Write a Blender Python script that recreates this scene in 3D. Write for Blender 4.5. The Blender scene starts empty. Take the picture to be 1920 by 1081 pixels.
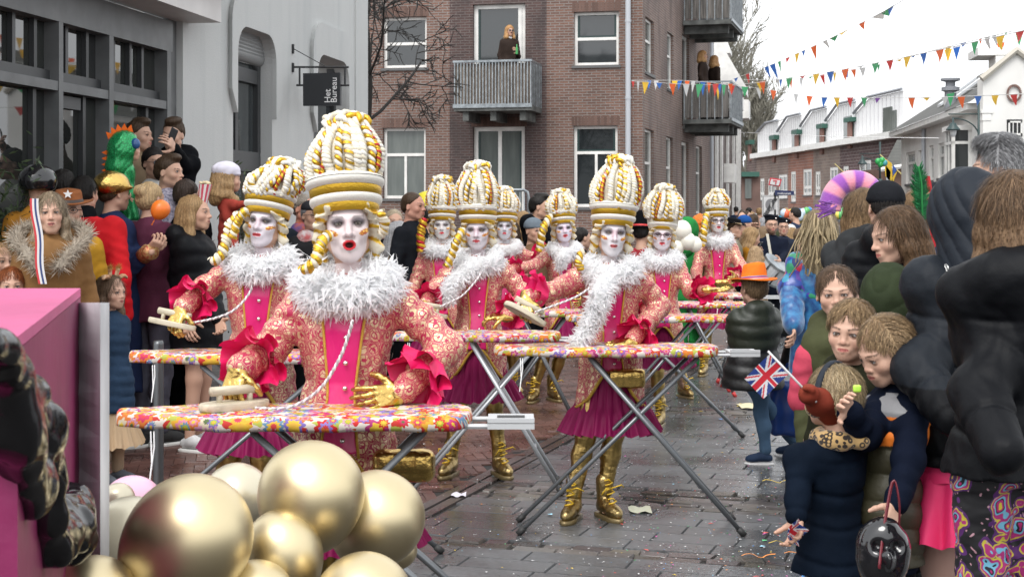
import bpy, math, random, numpy as np
from mathutils import Vector, Matrix
S = bpy.context.scene
C = S.collection
R = math.radians
rnd = random.Random(7)
F, CX, HY, H = 2800.0, 960.0, 390.0, 1.65      # focal length in photo pixels, centre column, horizon row, eye height

# ---------------------------------------------------------------- camera, sky, sun, exposure
cam = bpy.data.cameras.new('camera'); co = bpy.data.objects.new('camera', cam); C.objects.link(co)
co.location = (0, 0, H); co.rotation_euler = (R(90), 0, 0)
cam.sensor_width = 36; cam.lens = 36*F/1920; cam.shift_y = -(540.5-HY)/1920; cam.clip_end = 2000
cam.dof.use_dof = True; cam.dof.focus_distance = 8.2; cam.dof.aperture_fstop = 11
S.camera = co
W = bpy.data.worlds.new('World'); S.world = W; W.use_nodes = True
nt = W.node_tree; bg = nt.nodes['Background']
sky = nt.nodes.new('ShaderNodeTexSky'); sky.sky_type = 'NISHITA'; sky.sun_disc = False
SUN_EL, SUN_AZ = 52, 200
sky.sun_elevation = R(SUN_EL); sky.sun_rotation = R(SUN_AZ); sky.dust_density = 4; sky.air_density = 1.0
hsv = nt.nodes.new('ShaderNodeHueSaturation'); hsv.inputs['Saturation'].default_value = 0.10
mx = nt.nodes.new('ShaderNodeMixRGB'); mx.inputs[0].default_value = 0.62; mx.inputs[2].default_value = (11.5, 11.8, 12.2, 1)
nt.links.new(sky.outputs[0], hsv.inputs['Color']); nt.links.new(hsv.outputs[0], mx.inputs[1])
nt.links.new(mx.outputs[0], bg.inputs['Color']); bg.inputs['Strength'].default_value = 0.115
sl = bpy.data.lights.new('sun', 'SUN'); sl.energy = 1.1; sl.angle = R(25); sl.color = (1, .97, .93)
so = bpy.data.objects.new('sun', sl); C.objects.link(so)
_d = Vector((math.sin(R(SUN_AZ))*math.cos(R(SUN_EL)), math.cos(R(SUN_AZ))*math.cos(R(SUN_EL)), math.sin(R(SUN_EL))))
so.rotation_euler = _d.to_track_quat('Z', 'Y').to_euler()
S.view_settings.view_transform = 'Standard'; S.view_settings.look = 'None'
S.view_settings.exposure = 0.75
S.cycles.use_denoising = True
S.cycles.max_bounces = 6; S.cycles.diffuse_bounces = 3; S.cycles.glossy_bounces = 3

# ---------------------------------------------------------------- helpers
def P(px, py, Y): return np.array([(px-CX)*Y/F, Y, H-(py-HY)*Y/F])
def G(px, py):
    Y = H*F/(py-HY); return P(px, py, Y)
def tag(o, label=None, cat=None, group=None, kind=None):
    for k, v in (('label', label), ('category', cat), ('group', group), ('kind', kind)):
        if v: o[k] = v
    return o
def empty(name, loc=(0, 0, 0), rz=0, label=None, cat=None, group=None):
    o = bpy.data.objects.new(name, None); C.objects.link(o); o.location = [float(v) for v in loc]; o.rotation_euler = (0, 0, rz); o.empty_display_size = .1
    return tag(o, label, cat, group)
def mesh_obj(name, verts, faces, mat=None, parent=None, smooth=False, col=None, mi=None):
    """verts (n,3); faces (m,4) or (m,3) array or list of tuples; col (n,3) -> attribute Col; mat may be a list with mi = index per face"""
    me = bpy.data.meshes.new(name)
    if isinstance(faces, np.ndarray) and len(faces):
        n, m = len(verts), len(faces); w = faces.shape[1]
        me.vertices.add(n); me.vertices.foreach_set('co', np.asarray(verts, np.float32).ravel())
        me.loops.add(m*w); me.loops.foreach_set('vertex_index', faces.astype(np.int32).ravel())
        me.polygons.add(m); me.polygons.foreach_set('loop_start', np.arange(0, m*w, w, dtype=np.int32))
        me.update(calc_edges=True)
    else:
        me.from_pydata([tuple(map(float, v)) for v in verts], [], [tuple(map(int, f)) for f in faces])
    if smooth: me.polygons.foreach_set('use_smooth', np.ones(len(me.polygons), bool))
    if col is not None:
        a = me.color_attributes.new('Col', 'FLOAT_COLOR', 'POINT')
        c = np.ones((len(verts), 4), np.float32); c[:, :3] = col; a.data.foreach_set('color', c.ravel())
    mats = mat if isinstance(mat, (list, tuple)) else [mat]
    for x in mats:
        if x: me.materials.append(x)
    if mi is not None: me.polygons.foreach_set('material_index', np.asarray(mi, np.int32))
    me.validate(); me.update()
    o = bpy.data.objects.new(name, me); C.objects.link(o)
    if parent: o.parent = parent
    return o
class MB:
    """collects boxes, tubes and sheets into one mesh"""
    def __init__(s): s.v = []; s.f = []; s.c = []; s.m = []; s.n = 0
    def add(s, v, f, c=(1, 1, 1), m=0):
        v = np.asarray(v, float).reshape(-1, 3)
        s.v.append(v); s.f += [tuple(int(i)+s.n for i in q) for q in f]; s.n += len(v)
        s.c.append(np.tile(np.asarray(c, float).reshape(-1, 3), (1 if np.ndim(c) == 2 else len(v), 1))); s.m += [m]*len(f); return s
    def box(s, lo, hi, c=(1, 1, 1), m=0, M=None):
        x0, y0, z0 = lo; x1, y1, z1 = hi
        v = np.array([[x0,y0,z0],[x1,y0,z0],[x1,y1,z0],[x0,y1,z0],[x0,y0,z1],[x1,y0,z1],[x1,y1,z1],[x0,y1,z1]], float)
        if M is not None: v = M(v)
        return s.add(v, [(0,3,2,1),(4,5,6,7),(0,1,5,4),(1,2,6,5),(2,3,7,6),(3,0,4,7)], c, m)
    def tube(s, pts, r, n=8, c=(1, 1, 1), m=0, cap=True, flat=1.0):
        pts = np.asarray(pts, float); k = len(pts); r = np.broadcast_to(np.asarray(r, float), (k,))
        t = np.gradient(pts, axis=0); t /= np.linalg.norm(t, axis=1)[:, None]+1e-12
        up = np.array([0, 0, 1.]) if abs(t[0, 2]) < .9 else np.array([1., 0, 0])
        vs = []
        for i in range(k):
            a = np.cross(t[i], up); a /= np.linalg.norm(a)+1e-12; b = np.cross(a, t[i]); up = b
            th = np.linspace(0, 2*np.pi, n, endpoint=False)
            vs.append(pts[i]+r[i]*(np.cos(th)[:, None]*a+np.sin(th)[:, None]*b*flat))
        f = [(i*n+j, i*n+(j+1) % n, (i+1)*n+(j+1) % n, (i+1)*n+j) for i in range(k-1) for j in range(n)]
        if cap: f += [tuple(range(n))[::-1], tuple((k-1)*n+j for j in range(n))]
        return s.add(np.vstack(vs), f, c, m)
    def grid(s, V, c=(1, 1, 1), m=0, close=False):
        a, b = V.shape[:2]; bb = b if close else b-1
        f = [(i*b+j, i*b+(j+1) % b, (i+1)*b+(j+1) % b, (i+1)*b+j) for i in range(a-1) for j in range(bb)]
        return s.add(V.reshape(-1, 3), f, c if np.ndim(c) < 3 else np.asarray(c).reshape(-1, 3), m)
    def prism(s, poly, d, c=(1, 1, 1), m=0):
        poly = np.asarray(poly, float); n = len(poly)
        f = [tuple(range(n))[::-1], tuple(range(n, 2*n))]+[(i, (i+1) % n, n+(i+1) % n, n+i) for i in range(n)]
        return s.add(np.vstack([poly, poly+np.asarray(d, float)]), f, c, m)
    def lathe(s, prof, o=(0, 0, 0), n=16, c=(1, 1, 1), m=0, M=None):
        th = np.linspace(0, 2*np.pi, n, endpoint=False); V = []
        for r, z in prof: V.append(np.stack([r*np.cos(th), r*np.sin(th), np.full(n, z)], 1))
        V = np.array(V)
        if M is not None: V = V @ np.asarray(M).T
        return s.grid(V+np.asarray(o, float), c, m, True)
    def build(s, name, mat, parent=None, smooth=False, colors=True):
        if not s.v: return None
        return mesh_obj(name, np.vstack(s.v), s.f, mat, parent, smooth, np.vstack(s.c) if colors else None, s.m if isinstance(mat, (list, tuple)) else None)
def spline(pts, n):
    pts = np.asarray(pts, float); k = len(pts); out = []
    for u in np.linspace(0, k-1-1e-9, n):
        i = int(u); t = u-i; p0, p1, p2, p3 = pts[max(i-1, 0)], pts[i], pts[min(i+1, k-1)], pts[min(i+2, k-1)]
        out.append(.5*((2*p1)+(-p0+p2)*t+(2*p0-5*p1+4*p2-p3)*t*t+(-p0+3*p1-3*p2+p3)*t**3))
    return np.array(out)
def rotm(yaw=0, pitch=0, roll=0):      # degrees; yaw turns the face, pitch tips it down, roll tilts it
    return np.array(Matrix.Rotation(R(yaw), 3, 'Z') @ Matrix.Rotation(R(pitch), 3, 'X') @ Matrix.Rotation(R(roll), 3, 'Y'))
def unit(v): v = np.asarray(v, float); return v/(np.linalg.norm(v)+1e-12)

# ---------------------------------------------------------------- materials
MATS = {}
def mat(name, col=(.5, .5, .5), rough=.7, metal=0, attr=False, var=None, bump=None, spec=.5, sheen=0, coat=0, trans=0, emit=0, stretch=(1, 1, 1), build=None):
    """var=(scale, amount[, colour2]) mixes colour by noise; bump=(scale, strength)"""
    if name in MATS: return MATS[name]
    m = bpy.data.materials.new(name); m.use_nodes = True; t = m.node_tree; N = t.nodes; L = t.links
    b = N['Principled BSDF']; b.inputs['Base Color'].default_value = (*col, 1); b.inputs['Roughness'].default_value = rough
    b.inputs['Metallic'].default_value = metal; b.inputs['Specular IOR Level'].default_value = spec
    b.inputs['Sheen Weight'].default_value = sheen; b.inputs['Coat Weight'].default_value = coat
    out = None
    tc = N.new('ShaderNodeTexCoord'); mp = N.new('ShaderNodeMapping'); mp.inputs['Scale'].default_value = stretch; L.new(tc.outputs['Object'], mp.inputs[0])
    if attr:
        a = N.new('ShaderNodeAttribute'); a.attribute_name = 'Col'; out = a.outputs['Color']
    if var:
        n = N.new('ShaderNodeTexNoise'); n.inputs['Scale'].default_value = var[0]; n.inputs['Detail'].default_value = 5; L.new(mp.outputs[0], n.inputs[0])
        r = N.new('ShaderNodeMapRange'); r.inputs['From Min'].default_value = .35; r.inputs['From Max'].default_value = .65; L.new(n.outputs[0], r.inputs[0])
        x = N.new('ShaderNodeMixRGB')
        if len(var) > 2:
            x.inputs[2].default_value = (*var[2], 1); x.inputs[1].default_value = (*col, 1)
            mm = N.new('ShaderNodeMath'); mm.operation = 'MULTIPLY'; mm.inputs[1].default_value = var[1]; L.new(r.outputs[0], mm.inputs[0]); L.new(mm.outputs[0], x.inputs[0])
            if out: L.new(out, x.inputs[1])
        else:
            x.blend_type = 'MULTIPLY'; x.inputs[0].default_value = 1; x.inputs[1].default_value = (*col, 1)
            r.inputs['To Min'].default_value = 1-var[1]; r.inputs['To Max'].default_value = 1+var[1]*.5
            L.new(r.outputs[0], x.inputs[2])
            if out: L.new(out, x.inputs[1])
        out = x.outputs[0]
    if out: L.new(out, b.inputs['Base Color'])
    if bump:
        n = N.new('ShaderNodeTexNoise'); n.inputs['Scale'].default_value = bump[0]; n.inputs['Detail'].default_value = 4; L.new(mp.outputs[0], n.inputs[0])
        bp = N.new('ShaderNodeBump'); bp.inputs['Strength'].default_value = bump[1]; bp.inputs['Distance'].default_value = .01
        L.new(n.outputs[0], bp.inputs['Height']); L.new(bp.outputs[0], b.inputs['Normal'])
    if trans:
        tr = N.new('ShaderNodeBsdfTranslucent'); ms = N.new('ShaderNodeMixShader'); ms.inputs[0].default_value = trans
        tr.inputs[0].default_value = (*col, 1)
        if out: L.new(out, tr.inputs[0])
        L.new(b.outputs[0], ms.inputs[1]); L.new(tr.outputs[0], ms.inputs[2]); L.new(ms.outputs[0], N['Material Output'].inputs[0])
    if emit:
        b.inputs['Emission Color'].default_value = (*col, 1); b.inputs['Emission Strength'].default_value = emit
    if build: build(t, b, mp, out)
    MATS[name] = m; return m
def nd(t, typ, ins=None, **kw):
    n = t.nodes.new('ShaderNode'+typ)
    for k, v in kw.items(): setattr(n, k, v)
    for k, v in (ins or {}).items():
        if isinstance(v, bpy.types.NodeSocket): t.links.new(v, n.inputs[k])
        else: n.inputs[k].default_value = v
    return n
def mth(t, op, a, b=0.0, c=None):
    ins = {0: a, 1: b}
    if c is not None: ins[2] = c
    return nd(t, 'Math', ins, operation=op).outputs[0]
def mixc(t, f, a, b, mode='MIX'):
    a = (*a, 1) if isinstance(a, tuple) and len(a) == 3 else a; b = (*b, 1) if isinstance(b, tuple) and len(b) == 3 else b
    return nd(t, 'MixRGB', {0: f, 1: a, 2: b}, blend_type=mode).outputs[0]

# ---------------------------------------------------------------- signed distance modelling (one continuous surface per body or garment)
BIG = 1e3
class Sdf:
    def __init__(s): s.p = []
    def _a(s, lo, hi, fn, k, op): s.p.append((np.asarray(lo, float), np.asarray(hi, float), fn, k, op)); return s
    def cone(s, a, b, ra, rb, k=.02, op='+', flat=None, quilt=None, wr=0):
        a = np.asarray(a, float); b = np.asarray(b, float); ab = b-a; L2 = ab@ab+1e-12; L = math.sqrt(L2); m = max(ra, rb)+(quilt[1] if quilt else 0)+.01
        fa = unit(flat[0]) if flat else None
        def fn(X, Y, Z):
            x, y, z = X-a[0], Y-a[1], Z-a[2]; t = np.clip((x*ab[0]+y*ab[1]+z*ab[2])/L2, 0, 1)
            x, y, z = x-t*ab[0], y-t*ab[1], z-t*ab[2]
            sc = 1
            if fa is not None:
                w = (x*fa[0]+y*fa[1]+z*fa[2])*(1/flat[1]-1); x, y, z = x+w*fa[0], y+w*fa[1], z+w*fa[2]; sc = min(flat[1], 1)
            r = ra+(rb-ra)*t
            if quilt: r = r+(quilt[1]*(np.abs(np.sin(np.pi*t*L/quilt[0]+.6))**.6-.6) if len(quilt) < 3 else -quilt[1]*np.exp(-(np.sin(np.pi*t*L/quilt[0]+.6)*quilt[0]/(np.pi*quilt[2]))**2))
            if wr: r = r+wr*np.sin(t*L*95+2.0*np.sin(x*40+1)+y*35)*np.sin(t*np.pi)
            return (np.sqrt(x*x+y*y+z*z)-r)*sc
        mm = m*max(1, flat[1] if flat else 1)
        return s._a(np.minimum(a, b)-mm, np.maximum(a, b)+mm, fn, k, op)
    def chain(s, pts, rs, **kw):
        for i in range(len(pts)-1): s.cone(pts[i], pts[i+1], rs[i], rs[i+1], **kw)
        return s
    def ell(s, c, r, k=.02, op='+', M=None):
        c = np.asarray(c, float); r = np.broadcast_to(np.asarray(r, float), (3,)).copy(); mn = r.min()
        def fn(X, Y, Z):
            x, y, z = X-c[0], Y-c[1], Z-c[2]
            if M is not None: x, y, z = (M[0][0]*x+M[1][0]*y+M[2][0]*z, M[0][1]*x+M[1][1]*y+M[2][1]*z, M[0][2]*x+M[1][2]*y+M[2][2]*z)
            k0 = np.sqrt((x/r[0])**2+(y/r[1])**2+(z/r[2])**2); k1 = np.sqrt((x/r[0]**2)**2+(y/r[1]**2)**2+(z/r[2]**2)**2)+1e-9
            return k0*(k0-1)/k1
        e = r if M is None else np.full(3, r.max())
        return s._a(c-e, c+e, fn, k, op)
    def box(s, c, r, k=.01, op='+', rad=.01, M=None):
        c = np.asarray(c, float); r = np.asarray(r, float)
        def fn(X, Y, Z):
            x, y, z = X-c[0], Y-c[1], Z-c[2]
            if M is not None: x, y, z = (M[0][0]*x+M[1][0]*y+M[2][0]*z, M[0][1]*x+M[1][1]*y+M[2][1]*z, M[0][2]*x+M[1][2]*y+M[2][2]*z)
            x, y, z = np.abs(x)-r[0]+rad, np.abs(y)-r[1]+rad, np.abs(z)-r[2]+rad
            return np.sqrt(np.maximum(x, 0)**2+np.maximum(y, 0)**2+np.maximum(z, 0)**2)+np.minimum(np.maximum(x, np.maximum(y, z)), 0)-rad
        e = r if M is None else np.full(3, np.linalg.norm(r))
        return s._a(c-e, c+e, fn, k, op)
    def loft(s, sec, k=.03, op='+', n=2.3, fold=None, quilt=None):
        """sec rows: z, cx, cy, rx, ry; fold=(count, amp at bottom, phase); quilt=(period, amp)"""
        A = np.array(sorted(sec), float); zs = A[:, 0]
        m = A[:, 3:5].max()*1.1+.02
        def fn(X, Y, Z):
            zz = np.clip(Z, zs[0], zs[-1]); cx, cy, rx, ry = [np.interp(zz, zs, A[:, i]) for i in (1, 2, 3, 4)]
            if quilt:
                sn = np.sin(np.pi*(Z+.02*np.sin(X*9+1)+.01*np.sin(Y*14))/quilt[0]); q = quilt[1]*(np.abs(sn)**.6-.6) if len(quilt) < 3 else -quilt[1]*np.exp(-(sn*quilt[0]/(np.pi*quilt[2]))**2); rx = rx+q; ry = ry+q
            x, y = X-cx, Y-cy; u, v = np.abs(x)/rx, np.abs(y)/ry
            q = (u**n+v**n)**(1/n)
            if fold:
                w = np.clip((zs[-1]-zz)/(zs[-1]-zs[0]), 0, 1); th = np.arctan2(y, x)
                q = q/(1+fold[1]*w*np.cos(fold[0]*th+fold[2]+1.3*np.sin(2*th)))
            d = (q-1)*np.minimum(rx, ry)
            e = np.maximum(zs[0]-Z, Z-zs[-1])
            return np.maximum(d, e)+0*X
        lo = [(A[:, 1]-m).min(), (A[:, 2]-m).min(), zs[0]-.01]; hi = [(A[:, 1]+m).max(), (A[:, 2]+m).max(), zs[-1]+.01]
        return s._a(lo, hi, fn, k, op)
    def fn(s, f, k=.01, op='-'): return s._a([-9]*3, [9]*3, f, k, op)
    def ev(s, p):
        X, Y, Z = p[:, 0], p[:, 1], p[:, 2]; D = np.full(len(p), 1.0)
        for lo, hi, fn, k, op in s.p: D = comb(D, fn(X, Y, Z), k, op)
        return D
    def mesh(s, cell, noise=None):
        add = [q for q in s.p if q[4] == '+']
        lo = np.min([q[0] for q in add], 0)-2.5*cell; hi = np.max([q[1] for q in add], 0)+2.5*cell
        n = np.ceil((hi-lo)/cell).astype(int)+1
        while n.prod() > 9e6: cell *= 1.15; n = np.ceil((hi-lo)/cell).astype(int)+1
        g = [lo[i]+cell*np.arange(n[i]) for i in range(3)]
        D = np.full(n, .15, np.float32)
        for a, b, fn, k, op in s.p:
            i0 = np.maximum(((a-k-3*cell-lo)/cell).astype(int), 0); i1 = np.minimum(np.ceil((b+k+3*cell-lo)/cell).astype(int)+1, n)
            if (i1 <= i0).any(): continue
            sl_ = tuple(slice(i0[i], i1[i]) for i in range(3))
            d = fn(g[0][sl_[0]][:, None, None], g[1][sl_[1]][None, :, None], g[2][sl_[2]][None, None, :])
            D[sl_] = comb(D[sl_], d, k, op)
        if noise:
            X, Y, Z = g[0][:, None, None], g[1][None, :, None], g[2][None, None, :]
            for fr, am, st in noise:
                D += am*np.sin(X*fr+1.7*np.sin(Y*fr*.7+2)+1.3*np.sin(Z*fr*st*.9))*np.sin(Z*fr*st+1.9*np.sin(X*fr*.6+1)+Y*fr*.5)
        D[0], D[-1], D[:, 0], D[:, -1], D[:, :, 0], D[:, :, -1] = [.1]*6
        return nets(D, lo, cell)
def comb(a, b, k, op):
    if op == '+':
        h = np.clip(.5+.5*(b-a)/k, 0, 1); return b*(1-h)+a*h-k*h*(1-h)
    if op == '-': b = -b
    h = np.clip(.5-.5*(b-a)/k, 0, 1); return b*(1-h)+a*h+k*h*(1-h)
def nets(D, lo, cell):
    ins = D < 0
    c = ins[:-1, :-1, :-1].astype(np.int8)
    for i, j, k in ((1,0,0),(0,1,0),(0,0,1),(1,1,0),(1,0,1),(0,1,1),(1,1,1)):
        c = c+ins[i:D.shape[0]-1+i, j:D.shape[1]-1+j, k:D.shape[2]-1+k]
    act = (c > 0) & (c < 8); I = np.argwhere(act); idx = np.full(act.shape, -1, np.int32); idx[act] = np.arange(len(I))
    acc = np.zeros((len(I), 3)); cnt = np.zeros(len(I))
    cs = [(i, j, k) for i in (0, 1) for j in (0, 1) for k in (0, 1)]
    val = {q: D[I[:, 0]+q[0], I[:, 1]+q[1], I[:, 2]+q[2]] for q in cs}
    for q in cs:
        for ax in range(3):
            if q[ax] == 0:
                r = list(q); r[ax] = 1; r = tuple(r); a, b = val[q], val[r]; m = (a < 0) != (b < 0)
                t = np.where(m, a/(a-b+1e-12*(~m)+(a == b)), 0); p = np.tile(np.array(q, float), (len(I), 1)); p[:, ax] += t
                acc[m] += p[m]; cnt[m] += 1
    V = (I+acc/np.maximum(cnt, 1)[:, None])*cell+lo
    Fs = []
    for ax in range(3):
        a = [slice(1, -1)]*3; b = [slice(1, -1)]*3; a[ax] = slice(0, -1); b[ax] = slice(1, None)
        A, B = ins[tuple(a)], ins[tuple(b)]; E = np.argwhere(A != B)
        if not len(E): continue
        fl = A[tuple(E.T)]
        E = E+1; E[:, ax] -= 1
        u, v = [x for x in range(3) if x != ax]
        if ax == 1: u, v = v, u
        def at(du, dv):
            q = E.copy(); q[:, u] -= du; q[:, v] -= dv; return idx[q[:, 0], q[:, 1], q[:, 2]]
        f = np.stack([at(1, 1), at(0, 1), at(0, 0), at(1, 0)], 1); f[~fl] = f[~fl][:, ::-1]; Fs.append(f)
    Fa = np.vstack(Fs) if Fs else np.zeros((0, 4), int)
    Fa = Fa[(Fa >= 0).all(1)]
    return V, Fa
# ---------------------------------------------------------------- people
def nz(p, f, s=0):
    x, y, z = p[:, 0]*f, p[:, 1]*f, p[:, 2]*f
    return np.sin(x+1.7*np.sin(y*.8+s)+s)*np.sin(y*1.1+1.3*np.sin(z*.9+s*2)+1)*np.sin(z*1.05+1.9*np.sin(x*.7)+s*3)
def head_sdf(child=0., female=.5, mouth=0., smile=0.):
    s = Sdf(); c = child; jw = .046-.004*female-.003*c; 
    s.ell((0, .012, .142+.004*c), (.0745+.003*c, .092, .086), k=.01)
    s.ell((0, -.022, .088), (.059, .064, .078), k=.03)
    s.ell((0, -.060, .022+.006*c), (.019, .019, .019), k=.03)
    for q in (-1, 1):
        s.cone((q*jw*1.12, .004, .052), (q*.013, -.058, .022+.005*c), .017, .015, k=.03)
        s.ell((q*.040, -.052, .087), (.021, .018, .018+.004*c), k=.025)
        s.cone((q*.040, -.070, .134), (q*.012, -.082, .131), .008, .008, k=.02)
        s.ell((q*.0315, -.094, .117), (.019, .017, .0135), k=.016, op='-')
        s.ell((q*.0315, -.0715, .117), (.0135+.0015*c, .0125, .0125+.002*c), k=.003)
        s.cone((q*.045, -.073, .1265), (q*.019, -.082, .1265), .0035, .0035, k=.006)
        s.ell((q*.0755, .012, .106), (.009, .016, .029), k=.008, M=rotm(q*-16, 8, q*-8))
        s.ell((q*.084, .004, .108), (.006, .008, .016), k=.006, op='-')
    s.cone((0, -.080, .126), (0, -.098+.003*c, .090), .0075, .0095, k=.013)
    s.ell((0, -.103+.006*c, .085), (.0105, .010, .0095), k=.010)
    for q in (-1, 1):
        s.ell((q*.0125, -.090+.003*c, .082), (.0085, .009, .0075), k=.007)
        s.ell((q*.006, -.100+.006*c, .0755), (.0035, .005, .003), k=.003, op='-')
    s.ell((0, -.079, .054), (.026, .014, .019), k=.018)
    s.cone((-.019, -.085, .0585+.003*smile), (0, -.0925, .0600), .0035, .0052, k=.006); s.cone((.019, -.085, .0585+.003*smile), (0, -.0925, .0600), .0035, .0052, k=.006)
    s.cone((-.016, -.086, .0505-.4*mouth), (0, -.0915, .0475-.5*mouth), .0035, .0062, k=.006); s.cone((.016, -.086, .0505-.4*mouth), (0, -.0915, .0475-.5*mouth), .0035, .0062, k=.006)
    if mouth: s.ell((0, -.096, .0545-.25*mouth), (.0165, .018, mouth*.75), k=.003, op='-')
    else:
        s.cone((-.019, -.0915, .0545+.003*smile), (0, -.100, .0540), .0016, .0016, k=.004, op='-'); s.cone((.019, -.0915, .0545+.003*smile), (0, -.100, .0540), .0016, .0016, k=.004, op='-')
    s.cone((0, .022, .055), (0, .036, -.05), .050-.004*female, .052-.004*female, k=.03)
    s.cone((0, .036, -.05), (0, .032, -.10), .052-.004*female, .058, k=.03)
    return s
HEADS = {}
def head_mesh(cell, child, female, mouth, smile):
    key = (round(cell*1000), child, female, round(mouth, 3), smile)
    if key not in HEADS: HEADS[key] = head_sdf(child, female, mouth, smile).mesh(cell)
    return HEADS[key]
SKIN = (.50, .30, .215)
def paint_head(p, skin=SKIN, lips=(.42, .14, .12), brow=(.10, .06, .04), makeup=None, eyes=(.10, .07, .05), beard=None, cheeks=.5, mouth=0):
    """colours painted on the face: lips, brows, irises, make-up"""
    n = len(p); c = np.tile(np.array(skin, float), (n, 1)); x, y, z = np.abs(p[:, 0]), p[:, 1], p[:, 2]
    def put(m, col):
        m = np.clip(m, 0, 1)[:, None]; c[:] = c*(1-m)+np.array(col)*m
    fr = y < -.03
    put(.30*cheeks*np.exp(-(((x-.043)/.020)**2+((z-.080)/.018)**2))*fr, (.55, .16, .12))
    put(.25*np.exp(-((x/.012)**2+((z-.086)/.014)**2))*fr, (.55, .20, .15))
    put(.15*(nz(p, 90)+nz(p, 230, 2)), np.array(skin)*.75)
    sx = p[:, 0]
    if makeup:
        put(1.0*fr*(z > -.02), makeup['base'])
        put((z < -.0)*1.0, makeup['base'])
        put(.97*np.exp(-(((x-.034)/.0235)**2+((z-.1230)/.0150)**2)**2.4)*fr, makeup['shadow'])
        put(.75*np.exp(-(((x-.008)/.009)**2+((z-.112)/.030)**2))*fr*(makeup.get('nose', 0)), (.62, .20, .30))
        put(.5*np.exp(-(((x-.010)/.006)**2+((z-.082)/.006)**2))*fr, (.25, .20, .22))
        g = np.exp(-(((x-.052)/.017)**2+((z-.091-.35*(x-.052))/.0085)**2)**1.6)*fr
        gn = .5+.5*nz(p, 420, 1)
        put((g > .35)*1.0, makeup['glit']); put((g > .35)*(gn > .55), (.80, .50, .10)); put((g > .35)*(gn < .40), (.35, .08, .03))
    e = ((x-.0315)/.0118)**2+((z-.1168)/.0050)**2
    put((e < 1.35)*fr*.9, (.10, .055, .045)); put((e < 1)*fr, (.10, .095, .095) if makeup else (.36, .34, .33))
    ir = (x-.0310)**2+(z-.1175)**2
    put((ir < .0062**2)*(e < 1.1)*fr, eyes); put((ir < .0025**2)*fr, (.01, .01, .01))
    put((np.abs(z-.1233+.25*(x-.0315)**2/.012) < .0024)*(np.abs(x-.0315) < .0140)*fr, (.03, .02, .02))
    bz = .1395+.10*(x-.030)-6*(x-.034)**2
    put(.85*(np.abs(z-bz) < .0032)*(x > .014)*(x < .052)*fr, brow if not makeup else makeup.get('brow', (.25, .22, .22)))
    ml = (x/.0215)**2+((z-.0552+.25*mouth)/(.0085+.6*mouth))**2
    put((ml < 1)*(y < -.075)*fr, lips)
    put(((np.abs(z-.0545) < .0012) if not mouth else ((x/.0115)**2+((z-.0545+.25*mouth)/(mouth*.7))**2 < 1))*(x < .020)*(y < -.07), (.06, .015, .015))
    if beard:
        b = (z < .068)*(z > -.01)*(y < -.0+.03)*((x > .018) | (z < .042) | (z > .062))*(y < .02)*(1-np.exp(-((x/.02)**2+((z-.055)/.012)**2)*.8)*.8)
        put(b*beard[1], beard[0])
    return np.clip(c, 0, 1)
def hand(s, w, d, n, side=1, curl=.5, sc=1., spread=.10, thumb=None, k=.006, thick=1.):
    """adds palm, five fingers; w wrist, d towards fingers, n palm normal (the way the palm faces); side=+1 thumb on cross(d, n)*side"""
    w = np.asarray(w, float); d = unit(d); n = unit(np.asarray(n, float)-d*(np.asarray(n, float)@d)); l = np.cross(d, n)*side
    q = sc; pl = .085*q
    s.cone(w-d*.03*q, w+d*.015*q, .026*q, .025*q, k=.02, flat=(n, .75))
    for i in range(4):
        off = (.030-.020*i)*q
        s.cone(w+d*.012*q+l*off*.6, w+d*pl*(.98-.03*abs(i-1))+l*off, .015*q, .0115*q*thick, k=.012)
        L = [(.041, .026, .020), (.045, .029, .022), (.041, .027, .021), (.032, .021, .018)][i]
        p = w+d*pl*(.98-.03*abs(i-1))+l*off; a = curl*(.75+.08*i); dd = unit(d+l*spread*(1.5-i)); r = (.0095-.0006*i)*q*thick
        for j, ll in enumerate(L):
            dd = unit(dd*math.cos(a)+n*math.sin(a)); p2 = p+dd*ll*q; s.cone(p, p2, r, r*.92, k=k); p, r = p2, r*.92; n2 = n; a = curl*1.15
            # bend again about the same axis
            n = unit(n-dd*(n@dd))
        n = _pal(w, d, l, side)
    th = thumb if thumb is not None else unit(d*.75+l*.75+n*.35)
    b = w+d*.022*q+l*.022*q
    s.cone(b, b+unit(th+l*.3)*.042*q, .0155*q*thick, .0125*q*thick, k=.012)
    p = b+unit(th+l*.3)*.042*q; dd = unit(th+n*.3*curl*2); s.cone(p, p+dd*.030*q, .0115*q*thick, .0105*q*thick, k=k); p = p+dd*.030*q; dd = unit(dd+n*curl*.6-l*.25); s.cone(p, p+dd*.024*q, .0105*q*thick, .009*q*thick, k=k)
    return s
def _pal(w, d, l, side): return np.cross(l*side, d)
def boot(s, a, d, sc=1., shaft=.14, heel=.012):
    """ankle boot or shoe: a = ankle point (x, y, z of the floor), d toe direction"""
    a = np.asarray(a, float); d = unit([d[0], d[1], 0]); z = np.array([0, 0, 1.]); q = sc
    s.cone(a-d*.035*q+z*.042*q, a+d*.035*q+z*.055*q, .034*q, .036*q, k=.02)
    s.cone(a+d*.02*q+z*.055*q, a+d*.125*q+z*.036*q, .040*q, .034*q, k=.03)
    s.cone(a+d*.10*q+z*.034*q, a+d*.155*q+z*.030*q, .037*q, .028*q, k=.02)
    if shaft: s.cone(a-d*.012*q+z*.07*q, a-d*.008*q+z*(.07*q+shaft), .040*q, .048*q, k=.02)
    s.fn(lambda X, Y, Z: Z-a[2]-.004+0*X, k=.006, op='-')
    return s
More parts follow.
